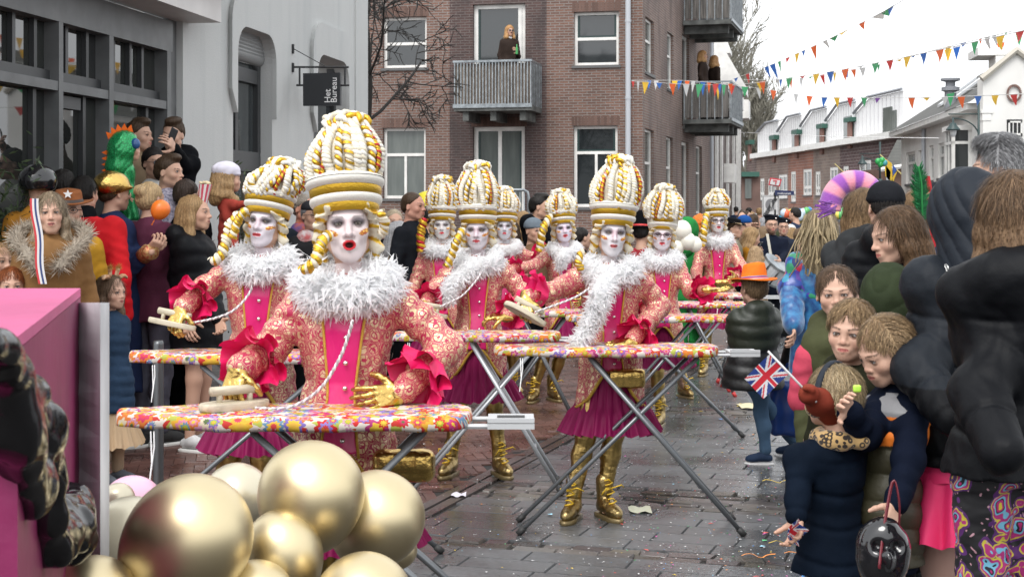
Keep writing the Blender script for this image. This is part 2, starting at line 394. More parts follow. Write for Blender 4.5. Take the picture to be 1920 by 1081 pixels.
def foot_sole(mb, a, d, sc, c, h=.022, m=0):
    a = np.asarray(a, float); d = unit([d[0], d[1], 0]); l = np.array([-d[1], d[0], 0]); V = []
    out = [(-.078, 0), (-.07, .030), (-.02, .036), (.04, .036), (.10, .044), (.15, .036), (.185, .012), (.188, 0), (.185, -.012), (.15, -.036), (.10, -.044), (.04, -.036), (-.02, -.036), (-.07, -.030)]
    for z, g in ((0, .97), (h*.3, 1.02), (h*.85, 1.02), (h, .95)):
        V.append([a+d*(u*g)*sc+l*(v*g)*sc+np.array([0, 0, z*sc]) for u, v in out])
    V = np.array(V); mb.grid(V, c, m, True); n = len(out); mb.add(V[-1], [tuple(range(n))], c, m)
FIG = {}
class Person:
    """local frame: faces -Y, X to the viewer's right when facing the camera; joints set by proportion, arms by elbow and wrist points"""
    def __init__(s, px, ey, Y, label, face=0, h=None, lean=(0, 0), child=0., female=.5, w=1., head=(0, 0, 0), hs=1., group=None, cat='person', foot=None, elb=(None, None), wri=(None, None), hip=None, stance=.0, zb=0.0):
        s.s = F/Y*1024/1920; e = P(px, ey, Y); s.child = child; s.female = female
        hr = 1-.115*(hs if not child else hs)/1.0*.0
        s.hh = .225*hs*(1-.12*child)*(1 if not child else 1)      # head height
        ez = e[2]; s.zb = zb
        if h is None: h = (ez-zb)+s.hh*.48
        else: s.zb = ez+s.hh*.48-h
        s.h = h; s.face = face; s.name = 'person'
        s.root = empty('person', (e[0]-0, Y, s.zb), R(face), label, cat, group)
        s.M = np.array([[math.cos(R(face)), -math.sin(R(face)), 0], [math.sin(R(face)), math.cos(R(face)), 0], [0, 0, 1]])
        s.o = np.array([e[0], Y, s.zb]); s.w = w; w = w*(1-.18*child)
        s.b = b = (h-s.hh)/(1.7-.225)                              # body scale
        # feet centre: the head is at the origin column, lean moves the pelvis away
        s.hz = .90*b; s.sz = 1.385*b; s.lean = np.array([lean[0], lean[1], 0.])
        s.headp = np.array([0, 0, h-s.hh]); s.hipc = np.array([-lean[0], -lean[1], s.hz])
        s.chest = np.array([-lean[0]*.25, -lean[1]*.25+.02*b, s.sz])
        s.hw = .192*b*w*(1-.07*female)                             # half shoulder width to the outside
        s.sh = [s.chest+np.array([q*(s.hw-.045*b), .005, -.015*b]) for q in (-1, 1)]
        s.elb = [s.loc(elb[i]) if elb[i] is not None else s.sh[i]+np.array([(-1, 1)[i]*.055*b, .03*b, -.285*b]) for i in (0, 1)]
        s.wri = [s.loc(wri[i]) if wri[i] is not None else s.elb[i]+np.array([(-1, 1)[i]*-.005*b, -.07*b, -.235*b]) for i in (0, 1)]
        s.rs = (1+.25*(w-1))*b
        st = stance
        s.ank = []
        for i, q in enumerate((-1, 1)):
            f = foot[i] if foot else None
            s.ank.append(s.loc(f)*[1, 1, 0] if f is not None else np.array([s.hipc[0]*.7+q*(.085+st)*b, s.hipc[1]*.7+.01, 0]))
        s.kn = [(s.hipc+[q*.07*b, 0, 0])*.5+s.ank[i]*.5+np.array([0, -.025*b, .03*b]) for i, q in enumerate((-1, 1))]
        r_ = random.Random(px*7+ey); s.var = np.array([r_.uniform(.93, 1.05), r_.uniform(.97, 1.04), r_.uniform(.98, 1.02)]); s.HM = rotm(*head); s.hk = s.hh/.225; s.cell = min(max(2.3/s.s, .006), .05); s.hcell = min(max(1.0/s.s, .0030), .012)
    def loc(s, p): return s.M.T @ (np.asarray(p, float)-s.o)
    def hp(s, p):
        q = np.array(p, float); q = q.reshape(-1, 3) if q.ndim == 1 else q
        if s.child:      # rounder, shorter face for children
            c = s.child; z = q[..., 2].copy(); q[..., 2] = np.where(z < .117, .117-(.117-z)*(1-.13*c), z*(1+.02*c)-.002*c); f = np.exp(-((z-.07)/.045)**2); q[..., 0] = q[..., 0]*(1+.06*c*f); y = q[..., 1]; q[..., 1] = np.where(y < -.088, -.088+(y+.088)*(1-.45*c), y)
        q = (q if np.ndim(p) > 1 else q[0])*(s.hk*s.var)
        return s._hp(q)
    def _hp(s, p): return p @ s.HM.T + s.headp      # head-local -> person-local
    def body(s, mouth=0., smile=0., core=True, hands=((.45,), (.45,)), gloved=False, skin=SKIN, bare_legs=False, bare_arms=False, hd=(None, None), hn=(None, None), **paint):
        v, f = head_mesh(s.hcell/s.hk, s.child, s.female, mouth, smile)
        col = paint_head(v, skin=skin, mouth=mouth, **paint)
        v = s.hp(v).copy()
        V = [v]; Fs = [f]; Cc = [col]; n = len(v); b = s.b
        t = Sdf()
        t.loft([(s.hz-.06*b, *s.hipc[:2], .14*b, .09*b), (s.hz+.12*b, *(s.hipc[:2]*.8), .12*b, .08*b), (s.sz-.05*b, *s.chest[:2], .14*b, .09*b), (s.sz+.03*b, *s.chest[:2], .08*b, .06*b)], k=.04)
        for i in (0, 1):
            t.cone(s.sh[i], s.elb[i], .042*b, .034*b, k=.04); t.cone(s.elb[i], s.wri[i], .034*b, .025*b, k=.02)
            t.cone(s.hipc+[(-1, 1)[i]*.08*b, 0, 0], s.kn[i], .078*b, (.052 if bare_legs else .038)*b, k=.05); t.cone(s.kn[i], s.ank[i]+[0, 0, .09*b], (.054 if bare_legs else .036)*b, (.034 if bare_legs else .024)*b, k=.03)
            t.cone(s.ank[i]+[0, 0, .06*b], s.ank[i]+[0, -.05*b, .04*b], .022*b, .018*b, k=.02)
        bv, bf = t.mesh(max(s.cell*(1.1 if bare_legs else 1.8), .008)); V.append(bv); Fs.append(bf+n); n += len(bv)
        Cc.append(np.tile(np.array(skin)*.96, (len(bv), 1)))
        if not gloved:
            for i in (0, 1):
                if hands[i] is None: continue
                g = Sdf(); s.hand(g, i, hands[i][0], hd[i], hn[i]); hv, hf = g.mesh(min(max(.9/s.s, .0035), .009)); V.append(hv); Fs.append(hf+n); n += len(hv); Cc.append(np.tile(np.array(skin), (len(hv), 1)))
        o = mesh_obj('body', np.vstack(V), np.vstack(Fs), mat('skin', attr=True, rough=.5, bump=(350, .10), spec=.35), s.root, True, np.vstack(Cc))
        return o
    def hand(s, g, i, curl=.45, d=None, n=None, thick=1.):
        q = (-1, 1)[i]; d = s.M.T @ np.asarray(d, float) if d is not None else unit(s.wri[i]-s.elb[i]); n = s.M.T @ np.asarray(n, float) if n is not None else np.array([-q, 0, 0.])
        n = unit(n-d*(n@d)); l = np.cross(d, n)
        side = 1 if l@np.array([-q*.3, -1, .3]) > 0 else -1
        hand(g, s.wri[i], d, n, side, curl, s.b*(1.0+.1*s.child), thick=thick)
    def sdf_obj(s, name, sd, m, cell=None, noise=None, paint=None, parent=None):
        v, f = sd.mesh(cell or s.cell, noise)
        return mesh_obj(name, v, f, m, parent or s.root, True, paint(v) if paint else None)
    def torso(s, t, z0, bulk=1., flare=.0, k=.03, fold=None, quilt=None, top=.05, waist=None, n=2.3, depth=1.):
        b = s.b; fem = s.female; hx = .138*b*s.w*bulk; zz = z0
        cxy = lambda z: s.hipc[:2]+(s.chest[:2]-s.hipc[:2])*np.clip((z-s.hz)/(s.sz-s.hz), 0, 1.1)
        rows = []
        wst = waist if waist is not None else (.80-.04*fem)
        for z, rx, ry in ((z0, (1.10+flare)*hx, (.80+flare)*hx*depth), (s.hz, 1.12*hx if z0 < s.hz-.02 else 1.05*hx, .80*hx*depth), (s.hz+.17*b, wst*hx*1.1, .66*hx*depth), (s.sz-.14*b, 1.06*hx, .74*hx*depth), (s.sz-.03*b, 1.12*hx, .66*hx*depth), (s.sz+.018*b, .86*hx, .52*hx*depth), (s.sz+top*b, .46*hx, .42*hx*depth)):
            if z < z0-1e-6: continue
            rows.append((z+1e-4*len(rows), *cxy(z), rx, ry))
        t.loft(rows, k=k, fold=fold, quilt=quilt, n=n); return t
    def sleeve(s, t, i, ru=.058, re=.050, rw=.036, cut=1.0, quilt=None, k=.035, wr=0):
        b = s.b; w = s.elb[i]+(s.wri[i]-s.elb[i])*cut
        t.cone(s.sh[i], s.elb[i], ru*b, re*b, k=k, quilt=quilt, wr=wr); t.cone(s.elb[i], w, re*b, rw*b, k=.025, quilt=quilt, wr=wr); return t
    def coat(s, m, z0=.80, bulk=1.1, flare=.06, sleeves=(.062, .055, .042), quilt=None, hood=None, collar=.06, noise=None, name='coat', paint=None, cut=.97, wr=.003, depth=1.15, waist=None, extra=None, cuff=True):
        b = s.b; t = Sdf(); s.torso(t, z0*b, bulk, flare, quilt=quilt, depth=depth, waist=waist)
        for i in (0, 1): s.sleeve(t, i, *sleeves, cut=cut, quilt=(quilt[0]*.9, quilt[1]*.75)+tuple(quilt[2:]) if quilt else None, wr=wr*b)
        nk = s.headp*.75+s.chest*.25
        if collar: t.cone(s.chest+[0, .0, .02*b], s.headp+[0, .025, -.075*b], .080*b, collar*1.1*b, k=.03); 
        if hood == 'down':
            t.cone(s.chest+[-.07*b, .09*b, .05*b], s.chest+[.07*b, .09*b, .05*b], .078*b, .078*b, k=.04, wr=.004); t.cone(s.chest+[0, .10*b, .05*b], s.chest+[0, .12*b, -.09*b], .075*b, .035*b, k=.05)
            for q in (-1, 1): t.cone(s.chest+[q*.07*b, .07*b, .04*b], s.chest+[q*.055*b, -.075*b, -.02*b], .060*b, .036*b, k=.04)
        if extra: extra(t, s)
        nn = noise if noise is not None else [(28, .0035*b, .7), (60, .0018*b, .8)]
        o = s.sdf_obj(name, t, m, noise=nn, paint=paint)
        s.coat_sdf = t
        return o
    def legs(s, m, r=(.088, .062, .045), z1=.105, top=None, name='trousers', noise=None, cell=None, paint=None):
        b = s.b; t = Sdf(); top = s.hz+.06*b if top is None else top
        t.loft([(s.hz-.07*b, *s.hipc[:2], .150*b*s.w, .108*b*s.w), (top, *s.hipc[:2], .135*b*s.w, .10*b*s.w)], k=.05)
        for i in (0, 1):
            q = (-1, 1)[i]; a = s.ank[i]+[0, 0, z1*b+.02]
            t.cone(s.hipc+[q*.075*b, 0, -.04*b], s.kn[i], r[0]*b, r[1]*b, k=.035); t.cone(s.kn[i], s.kn[i]*.65+a*.35+[0, .02*b, 0], r[1]*b, r[1]*.98*b, k=.03); t.cone(s.kn[i]*.65+a*.35+[0, .02*b, 0], a, r[1]*.98*b, r[2]*b, k=.03)
        return s.sdf_obj(name, t, m, noise=noise if noise is not None else [(22, .004*b, 1.6), (70, .0018*b, 1.8)], cell=cell, paint=paint)
    def shoes(s, m, sole=(.75, .75, .72), toe=(None, None), shaft=0, name='shoe'):
        for i in (0, 1):
            t = Sdf(); d = s.M.T @ np.array([*toe[i], 0.]) if toe[i] is not None else np.array([(-1, 1)[i]*.2, -1, 0]); boot(t, s.ank[i]+[0, 0, .016], d, s.b, shaft)
            o = s.sdf_obj(name, t, m, cell=max(1.3/s.s, .005)); mb = MB(); foot_sole(mb, s.ank[i], d, s.b, sole); mb.build('sole', mat('sole', attr=True, rough=.6), o, True)
    def hair(s, style='short', col=(.10, .06, .035), col2=None, name='hair', vol=1., length=.25, fringe=.168, strands=True, back=None, seed=0):
        col2 = col2 or tuple(min(1, c*1.7+.01) for c in col); t = Sdf(); hk = s.hk; v = vol
        t.ell((0, .020, .150), (.082*v, .094*v, .086*v), k=.015)
        if style in ('long', 'bob', 'pony', 'bun'):
            t.ell((0, .050, .110), (.075*v, .068*v, .080*v), k=.03)
        else: t.ell((0, .058, .105), (.064, .050, .060), k=.03)
        if style == 'quiff': t.ell((0, -.045, .222), (.050, .045, .026), k=.03); t.ell((.02, 0, .232), (.052, .06, .022), k=.03)
        if style == 'long' or style == 'bob':
            L = length
            for q in (-1, 1):
                t.chain([(q*.062, .005, .15), (q*.079, .010, .06), (q*.085, .012, -.03), (q*.082, (.02 if back else -.03), -.06-L*.6), (q*.07, (.05 if back else -.045), -.03-L)], [.030, .030, .032, .034, .018], k=.035)
            t.chain([(0, .085, .12), (0, .095, .02), (0, .10, -.03-L*.5), (0, .105, -.03-L*.95)], [.060, .065, .075, .045], k=.06, flat=((0, 1, 0), .6))
        if style == 'pony': t.chain([(0, .10, .19), (0, .145, .185), (0, .165, .10), (0, .155, -.02), (0, .145, -.02-length)], [.022, .032, .034, .030, .012], k=.02)
        if style == 'bun': t.ell((0, .115, .17), (.042, .036, .042), k=.012)
        fl = fringe
        def cut(X, Y, Z):   # carve the face opening
            return np.maximum(np.maximum(Y-(.004+.25*(Z-.12)*0), Z-(fl-2.2*X*X*4)), -(.25-np.abs(X)*.0)+0*X)
        face = Sdf()
        t.fn(lambda X, Y, Z: np.sqrt((X/.064)**2+((Z-.085)/(fl-.085))**2+0*Y)*.06-.06+np.maximum(Y+.012, 0)*4, k=.012, op='-')
        if style == 'short' or style == 'quiff' or style == 'buzz' or style == 'curly':
            t.fn(lambda X, Y, Z: np.maximum(np.maximum(Z-.120+np.clip(Y, -.05, .06)*.9, 0*X-1), Y-.075), k=.012, op='-')
        t.fn(lambda X, Y, Z: np.sqrt(((np.abs(X)-.082)/.016)**2+((Y-.010)/.020)**2+((Z-.104)/.030)**2)*.02-.02, k=.008, op='-') if style in ('short', 'quiff', 'buzz', 'pony', 'bun') else None
        cell = max(s.hcell*1.1/hk, .0035); v_, f_ = t.mesh(cell)
        # combed relief: fine streaks running down the hair
        th = np.arctan2(v_[:, 0], v_[:, 1]-.02); c0 = np.array([0, .02, .10]); d = v_-c0; d /= np.linalg.norm(d, axis=1)[:, None]
        if style == 'curly': amp = .010*nz(v_, 75, seed)+.004*nz(v_, 190, seed)
        else: amp = .0035*np.sin(th*34+4*nz(v_, 14, seed)+v_[:, 2]*10)+.0022*np.sin(th*83+v_[:, 2]*22+3*nz(v_, 25, 2))+.003*nz(v_, 35, seed)
        if style == 'buzz': amp *= .25
        if s.s > 150 and strands and style != 'curly': amp = amp*.45
        amp = amp*np.clip((v_[:, 1]+.045)/.06, .12, 1)
        v_ = v_+d*amp[:, None]
        a = np.clip(.5+.35*np.sin(th*27+6*nz(v_, 9, seed))+.30*nz(v_, 40, 3)+(v_[:, 2]-.1)*(-.8 if style in('long', 'bob', 'pony') else 0), 0, 1)[:, None]
        cc = np.array(col)*(1-a)+np.array(col2)*a
        o = mesh_obj(name, s.hp(v_), f_, hairmat(), s.root, True, cc)
        if s.s > 150 and strands:      # loose strands lying over the combed surface
            rg = np.random.RandomState(seed+3); n = int(min(7000, 24*s.s*(1.4 if style in ('long', 'bob', 'pony') else 1))); i = rg.randint(0, len(v_), n); p0 = v_[i]; nn = (p0-[0, .02, .11]); nn = nn/np.linalg.norm(nn, axis=1)[:, None]
            L = (.055 if style in ('long', 'bob', 'pony') else .026)*(.5+rg.rand(n, 1)); dn = np.array([0, 0, -1.])+rg.normal(size=(n, 3))*(.22 if style != 'curly' else .9); 
            if style in ('short', 'quiff', 'buzz', 'bun'): dn = dn*.5+np.stack([np.sign(p0[:, 0])*.3, np.where(p0[:, 1] < 0, -.7, .5), 0*p0[:, 0]], 1)*(p0[:, 2:3] > .15)
            dn = dn-nn*(dn*nn).sum(1)[:, None]; dn /= np.linalg.norm(dn, axis=1)[:, None]+1e-9; sd = np.cross(dn, nn)*(.0007+.0005*rg.rand(n, 1)); lift = .001+.003*rg.rand(n, 1); V = np.zeros((n, 7, 3))
            for j, t_ in enumerate((0, .4, .75)): c_ = p0+nn*lift*(1+1.5*t_)+dn*L*t_-nn*L*.25*t_*t_; V[:, 2*j] = c_-sd*(1-.3*t_); V[:, 2*j+1] = c_+sd*(1-.3*t_)
            V[:, 6] = p0+nn*lift*2+dn*L-nn*L*.22; B_ = np.arange(n)[:, None]*7; F4 = np.vstack([B_+[0, 1, 3, 2], B_+[2, 3, 5, 4], B_+[4, 5, 6, 6]]); F3 = np.vstack([F4[:, [0, 1, 2]], F4[:2*n, [0, 2, 3]]])
            mesh_obj('loose_hair', s.hp(V.reshape(-1, 3)), F3, hairmat(), o, False, np.repeat((cc[i]*rg.uniform(.45, 1.25, (n, 1))), 7, 0))
        return o
    def eyewear(s, col=(.02, .02, .02), dark=True):
        mb = MB()
        for q in (-1, 1):
            th = np.linspace(0, 2*np.pi, 17); ring = np.stack([q*.033+.024*np.cos(th), np.full(17, -.096), .117+.018*np.sin(th)], 1)
            mb.tube(s.hp(ring), .0022*s.hk, 6, cap=False); mb.tube(s.hp([(q*.057, -.094, .121), (q*.078, -.02, .123), (q*.082, .015, .118)]), .002*s.hk, 5)
            if dark: mb.add(s.hp(ring[:-1]), [tuple(range(16))], m=1)
        mb.tube(s.hp([(-.010, -.096, .120), (.010, -.096, .120)]), .002*s.hk, 5)
        mb.build('glasses', [mat('frame_%s' % str(col), col=col, rough=.3), mat('dark_lens', col=(.015, .015, .018), rough=.08)], s.root, True)
def hairmat():
    def bld(t, b, mp, out):
        n = nd(t, 'TexNoise', {'Vector': nd(t, 'Mapping', {0: nd(t, 'TexCoord').outputs['Object'], 'Scale': (1, 1, .12)}).outputs[0], 'Scale': 420.0, 'Detail': 2.0})
        r = nd(t, 'MapRange', {0: n.outputs[0], 1: .3, 2: .7, 3: .40, 4: 1.10})
        c = mixc(t, 1.0, out, r.outputs[0], 'MULTIPLY'); t.links.new(c, b.inputs['Base Color'])
        bp = nd(t, 'Bump', {'Strength': .5, 'Distance': .004, 'Height': n.outputs[0]}); t.links.new(bp.outputs[0], b.inputs['Normal'])
    return mat('hair', attr=True, rough=.48, spec=.2, build=bld)
# ================================================================ SETTING
SA = R(18)                                       # the street runs 18 degrees to the right of the view
def uv2xy(u, v): return (u*math.cos(SA)+v*math.sin(SA), -u*math.sin(SA)+v*math.cos(SA))
def wet(t, b, mp, out):                          # damp stone: puddled patches are smoother
    n = nd(t, 'TexNoise', {'Vector': mp.outputs[0], 'Scale': 1.1, 'Detail': 3.0})
    n2 = nd(t, 'TexNoise', {'Vector': mp.outputs[0], 'Scale': 45.0, 'Detail': 4.0})
    r = nd(t, 'MapRange', {0: n.outputs[0], 1: .38, 2: .62, 3: .11, 4: .34}).outputs[0]
    r = mth(t, 'ADD', r, mth(t, 'MULTIPLY', n2.outputs[0], .16)); t.links.new(r, b.inputs['Roughness'])
    dk = nd(t, 'MapRange', {0: n.outputs[0], 1: .38, 2: .62, 3: .72, 4: 1.15}).outputs[0]
    v = nd(t, 'MapRange', {0: n2.outputs[0], 1: .3, 2: .7, 3: .75, 4: 1.25}).outputs[0]
    c = mixc(t, 1.0, out, dk, 'MULTIPLY'); c = mixc(t, 1.0, c, v, 'MULTIPLY'); t.links.new(c, b.inputs['Base Color'])
    bp = nd(t, 'Bump', {'Strength': .35, 'Distance': .004, 'Height': n2.outputs[0]}); t.links.new(bp.outputs[0], b.inputs['Normal'])
m_stone = mat('wet_stone', attr=True, build=wet, spec=.5)
def gsheet(name, lo, hi, z, m):
    o = mesh_obj(name, [(lo[0], lo[1], z), (hi[0], lo[1], z), (hi[0], hi[1], z), (lo[0], hi[1], z)], [(0, 1, 2, 3)], m); tag(o, kind='structure'); return o
gsheet('ground', (-300, -50), (400, 900), -.012, mat('mortar', col=(.035, .032, .030), rough=.8, var=(3, .4)))
# paving stones laid one by one near the camera
def paver(mb, corners, z, c, tilt):
    corners = np.asarray(corners); n = len(corners); zt = z+rnd.uniform(-tilt, tilt)*np.array([1, -1, -1, 1])[:n]+rnd.uniform(-tilt, tilt)*np.array([1, 1, -1, -1])[:n]
    cen = corners.mean(0); ins = cen+(corners-cen)*(1-.006/np.maximum(np.linalg.norm(corners-cen, axis=1), .02))[:, None]
    top = np.column_stack([ins, zt]); low = np.column_stack([corners, np.full(n, -.010)])
    mb.add(np.vstack([top, low]), [tuple(range(n))]+[(i, n+i, n+(i+1) % n, (i+1) % n) for i in range(n)], c)
def edge_u(v): return -1.10+.0*v                 # the kerb line between brick and slate (in street coordinates)
bx0, by0 = P(900, 905, H*F/515)[:2]; EU = bx0*math.cos(SA)-by0*math.sin(SA)
mb = MB(); v = 4.6; bands = [(5.55, 6.05), (6.75, 6.98), (7.92, 8.62), (11.6, 12.2), (15.4, 16.1), (19.3, 20.0), (23.5, 24.2)]
while v < 30:
    inb = any(a <= v < b for a, b in bands); dv = .10 if inb else .195
    u = EU+.10-rnd.random()*.4
    while u < 6.5+v*.1:
        du = rnd.uniform(.13, .24) if inb else rnd.choice((.36, .42, .5))
        g = .010 if inb else .004
        if inb:
            sh = rnd.uniform(.55, 1.25); c = np.array([.10, .093, .087])*sh*[1, rnd.uniform(.88, 1), rnd.uniform(.85, 1)]
            jt = lambda: rnd.uniform(-.014, .014)
        else: c = np.array([.098, .101, .105])*rnd.uniform(.84, 1.14); jt = lambda: rnd.uniform(-.002, .002)
        ua = max(u, EU+.075)
        if u+du > ua+.05:
            q = [uv2xy(ua+g+jt(), v+g+jt()), uv2xy(u+du+jt(), v+g+jt()), uv2xy(u+du+jt(), v+dv+jt()), uv2xy(ua+g+jt(), v+dv+jt())]
            paver(mb, q, .004 if not inb else rnd.uniform(-.004, .006), c, .003 if inb else .0007)
        u += du
    v += dv
tag(mb.build('slate_paving', m_stone), kind='structure')
mb = MB()                                        # two thin kerb strips
v = 3.5
while v < 30:
    for k in (0, 1):
        a = EU-.10+.088*k; q = [uv2xy(a+.005, v+.006), uv2xy(a+.075, v+.006), uv2xy(a+.075, v+.98), uv2xy(a+.005, v+.98)]
        paver(mb, q, .003, np.array([.085, .07, .066])*rnd.uniform(.8, 1.2), .0015)
    v += 1.0
tag(mb.build('kerb_strip', m_stone), kind='structure')
mb = MB(); bl, bw = .21, .07                      # herringbone clinkers, long side 3 x the short one
hs_a = SA-R(28)
for i in range(-80, 120):
    for j in range(-60, 70):
        for k in (0, 1):
            # herringbone cell: step (bw,bw) and (bl,-bl)
            x = i*bw+j*(bl); y = i*bw-j*(bl)
            lx, ly = (bl, bw) if k == 0 else (bw, bl)
            if k: x += 0; y += bw
            cx_, cy_ = x+lx/2, y+ly/2
            X = cx_*math.cos(hs_a)+cy_*math.sin(hs_a)-2.2; Y = -cx_*math.sin(hs_a)+cy_*math.cos(hs_a)+8.5
            if not (4.3 < Y < 18): continue
            u = X*math.cos(SA)-Y*math.sin(SA)
            if u > EU-.13 or X < -.36*Y-.6: continue
            q = []
            for a, b in ((0, 0), (lx, 0), (lx, ly), (0, ly)):
                xx, yy = x+a, y+b; q.append((xx*math.cos(hs_a)+yy*math.sin(hs_a)-2.2, -xx*math.sin(hs_a)+yy*math.cos(hs_a)+8.5))
            c = np.array([.125, .062, .050])*rnd.uniform(.6, 1.25)
            paver(mb, q, .002, c, .0018)
tag(mb.build('brick_paving', m_stone), kind='structure')
# far paving, one sheet each
q = [uv2xy(EU, 30), uv2xy(30, 30), uv2xy(60, 300), uv2xy(EU, 300)]
tag(mesh_obj('road', [(*a, .0) for a in q], [(0, 1, 2, 3)], mat('far_slate', col=(.08, .08, .082), rough=.35, var=(2, .3))), kind='structure')
q = [uv2xy(EU-.12, 17.5), uv2xy(EU-.12, 300), uv2xy(-60, 300), uv2xy(-60, 9)]
tag(mesh_obj('pavement', [(*a, -.004) for a in q], [(0, 1, 2, 3)], mat('far_brick', col=(.085, .056, .048), rough=.5, var=(6, .4))), kind='structure')
# confetti and streamer scraps, nobody could count them
mb = MB(); pal = [(.8, .8, .8)]*11+[(.75, .12, .10), (.85, .60, .08), (.12, .35, .75), (.85, .30, .06), (.10, .50, .20), (.70, .15, .45), (.35, .65, .80)]
for i in range(7500):
    Y = 5.2+rnd.random()**1.2*16; 
    X = rnd.gauss(1.15, .9)+.20*(Y-6) if rnd.random() < .75 else rnd.uniform(-2.2, 3.5)
    if abs(X) > .36*Y: continue
    s_ = rnd.uniform(.0032, .0072); a = rnd.uniform(0, 6.28); c = rnd.choice(pal)
    if rnd.random() < .035 and X > .2: s_ = rnd.uniform(.009, .022); c = rnd.choice(pal[11:])
    dx, dy = math.cos(a)*s_, math.sin(a)*s_; k = rnd.uniform(.3, 1); z = .0085+rnd.random()*.003; zz = rnd.uniform(0, .004)
    mb.add([(X-dx, Y-dy, z), (X+dy*k, Y-dx*k, z+zz), (X+dx, Y+dy, z), (X-dy*k, Y+dx*k, z+zz)], [(0, 1, 2, 3)], c)
for (px, py) in ((1590, 930), (1430, 905), (1470, 1040), (1440, 1020), (1390, 1045)):   # longer streamers
    p0 = G(px, py); pts = [p0+np.array([i*.02, rnd.uniform(-.02, .02), .012+.008*math.sin(i)]) for i in range(9)]
    mb.tube(pts, .004, 4, rnd.choice(pal[11:]), flat=.3)
o = mb.build('confetti', mat('paper_scraps', attr=True, rough=.6)); tag(o, kind='stuff')
for i, (px, py, w, c, lab) in enumerate(((1412, 763, .10, (.62, .56, .36), 'flattened pale yellow paper sheet lying on the wet street'), (860, 930, .035, (.7, .68, .75), 'crumpled white paper scrap on the kerb strip'), (1200, 958, .05, (.6, .6, .45), 'trodden cream paper scrap on the slates under the ironing board legs'))):
    p = G(px, py); mb = MB(); n = 7
    V = np.array([[[p[0]+(a-.5)*w*2.4, p[1]+(b-.5)*w*3.2, .012+.006*math.sin(a*9+b*4+i)] for a in np.linspace(0, 1, n)] for b in np.linspace(0, 1, n)])
    mb.grid(V, c); tag(mb.build('paper_sheet', mat('paper', attr=True, rough=.7), smooth=True), lab, 'litter')

# ---------------------------------------------------------------- facades: a vertical plane through a floor point with a direction
class Facade:
    def __init__(s, p0, d, nrm=None):
        s.p = np.array(p0[:2], float); s.d = unit(list(d))[:2]; s.n = np.array([s.d[1], -s.d[0]])
        if nrm is not None and s.n@np.asarray(nrm) < 0: s.n = -s.n        # outward normal
    def t(s, px, out=0):       # distance along the facade of a photo column (at offset out in front)
        k = (px-CX)/F; p = s.p+s.n*out; return (k*p[1]-p[0])/(s.d[0]-k*s.d[1])
    def Y(s, t, out=0): return (s.p+s.d*t+s.n*out)[1]
    def z(s, py, t, out=0): return H-(py-HY)*s.Y(t, out)/F
    def pt(s, t, z, out=0):
        q = s.p+s.d*t+s.n*out; return np.array([q[0], q[1], z])
    def box(s, mb, t0, t1, z0, z1, o0, o1, c=(1, 1, 1), m=0):
        def M(v): return np.array([s.pt(a[0], a[2], a[1]) for a in v])
        return mb.box((t0, o0, z0), (t1, o1, z1), c, m, M)
    def wall(s, t0, t1, z0, z1, holes, m, name, parent=None, depth=.25, uvscale=1, kind=None, label=None, cat=None):
        """wall face with rectangular holes (t0, t1, z0, z1), reveals of the given depth, UVs in metres"""
        ts = sorted({t0, t1, *[h[0] for h in holes], *[h[1] for h in holes]}); zs = sorted({z0, z1, *[h[2] for h in holes], *[h[3] for h in holes]})
        V = []; Fc = []; UV = []
        def q(a, b, c, d, uv):
            n = len(V); V.extend([a, b, c, d]); Fc.append((n, n+1, n+2, n+3)); UV.extend(uv)
        for i in range(len(ts)-1):
            for j in range(len(zs)-1):
                a, b, c, d = ts[i], ts[i+1], zs[j], zs[j+1]; tm, zm = (a+b)/2, (c+d)/2
                if tm < t0 or tm > t1 or zm < z0 or zm > z1 or any(h[0] < tm < h[1] and h[2] < zm < h[3] for h in holes): continue
                q(s.pt(a, c), s.pt(b, c), s.pt(b, d), s.pt(a, d), [(a, c), (b, c), (b, d), (a, d)])
        for a, b, c, d in holes:
            q(s.pt(a, c), s.pt(a, c, -depth), s.pt(a, d, -depth), s.pt(a, d), [(a, c), (a+depth, c), (a+depth, d), (a, d)])
            q(s.pt(b, c), s.pt(b, c, -depth), s.pt(b, d, -depth), s.pt(b, d), [(b, c), (b+depth, c), (b+depth, d), (b, d)])
            q(s.pt(a, d), s.pt(b, d), s.pt(b, d, -depth), s.pt(a, d, -depth), [(a, d), (b, d), (b, d+depth), (a, d+depth)])
            q(s.pt(a, c), s.pt(b, c), s.pt(b, c, -depth), s.pt(a, c, -depth), [(a, c), (b, c), (b, c+depth), (a, c+depth)])
        o = mesh_obj(name, V, Fc, m, parent); uv = o.data.uv_layers.new(name='UVMap')
        uv.data.foreach_set('uv', np.array([UV[l.vertex_index] for l in o.data.loops], np.float32).ravel()); return o
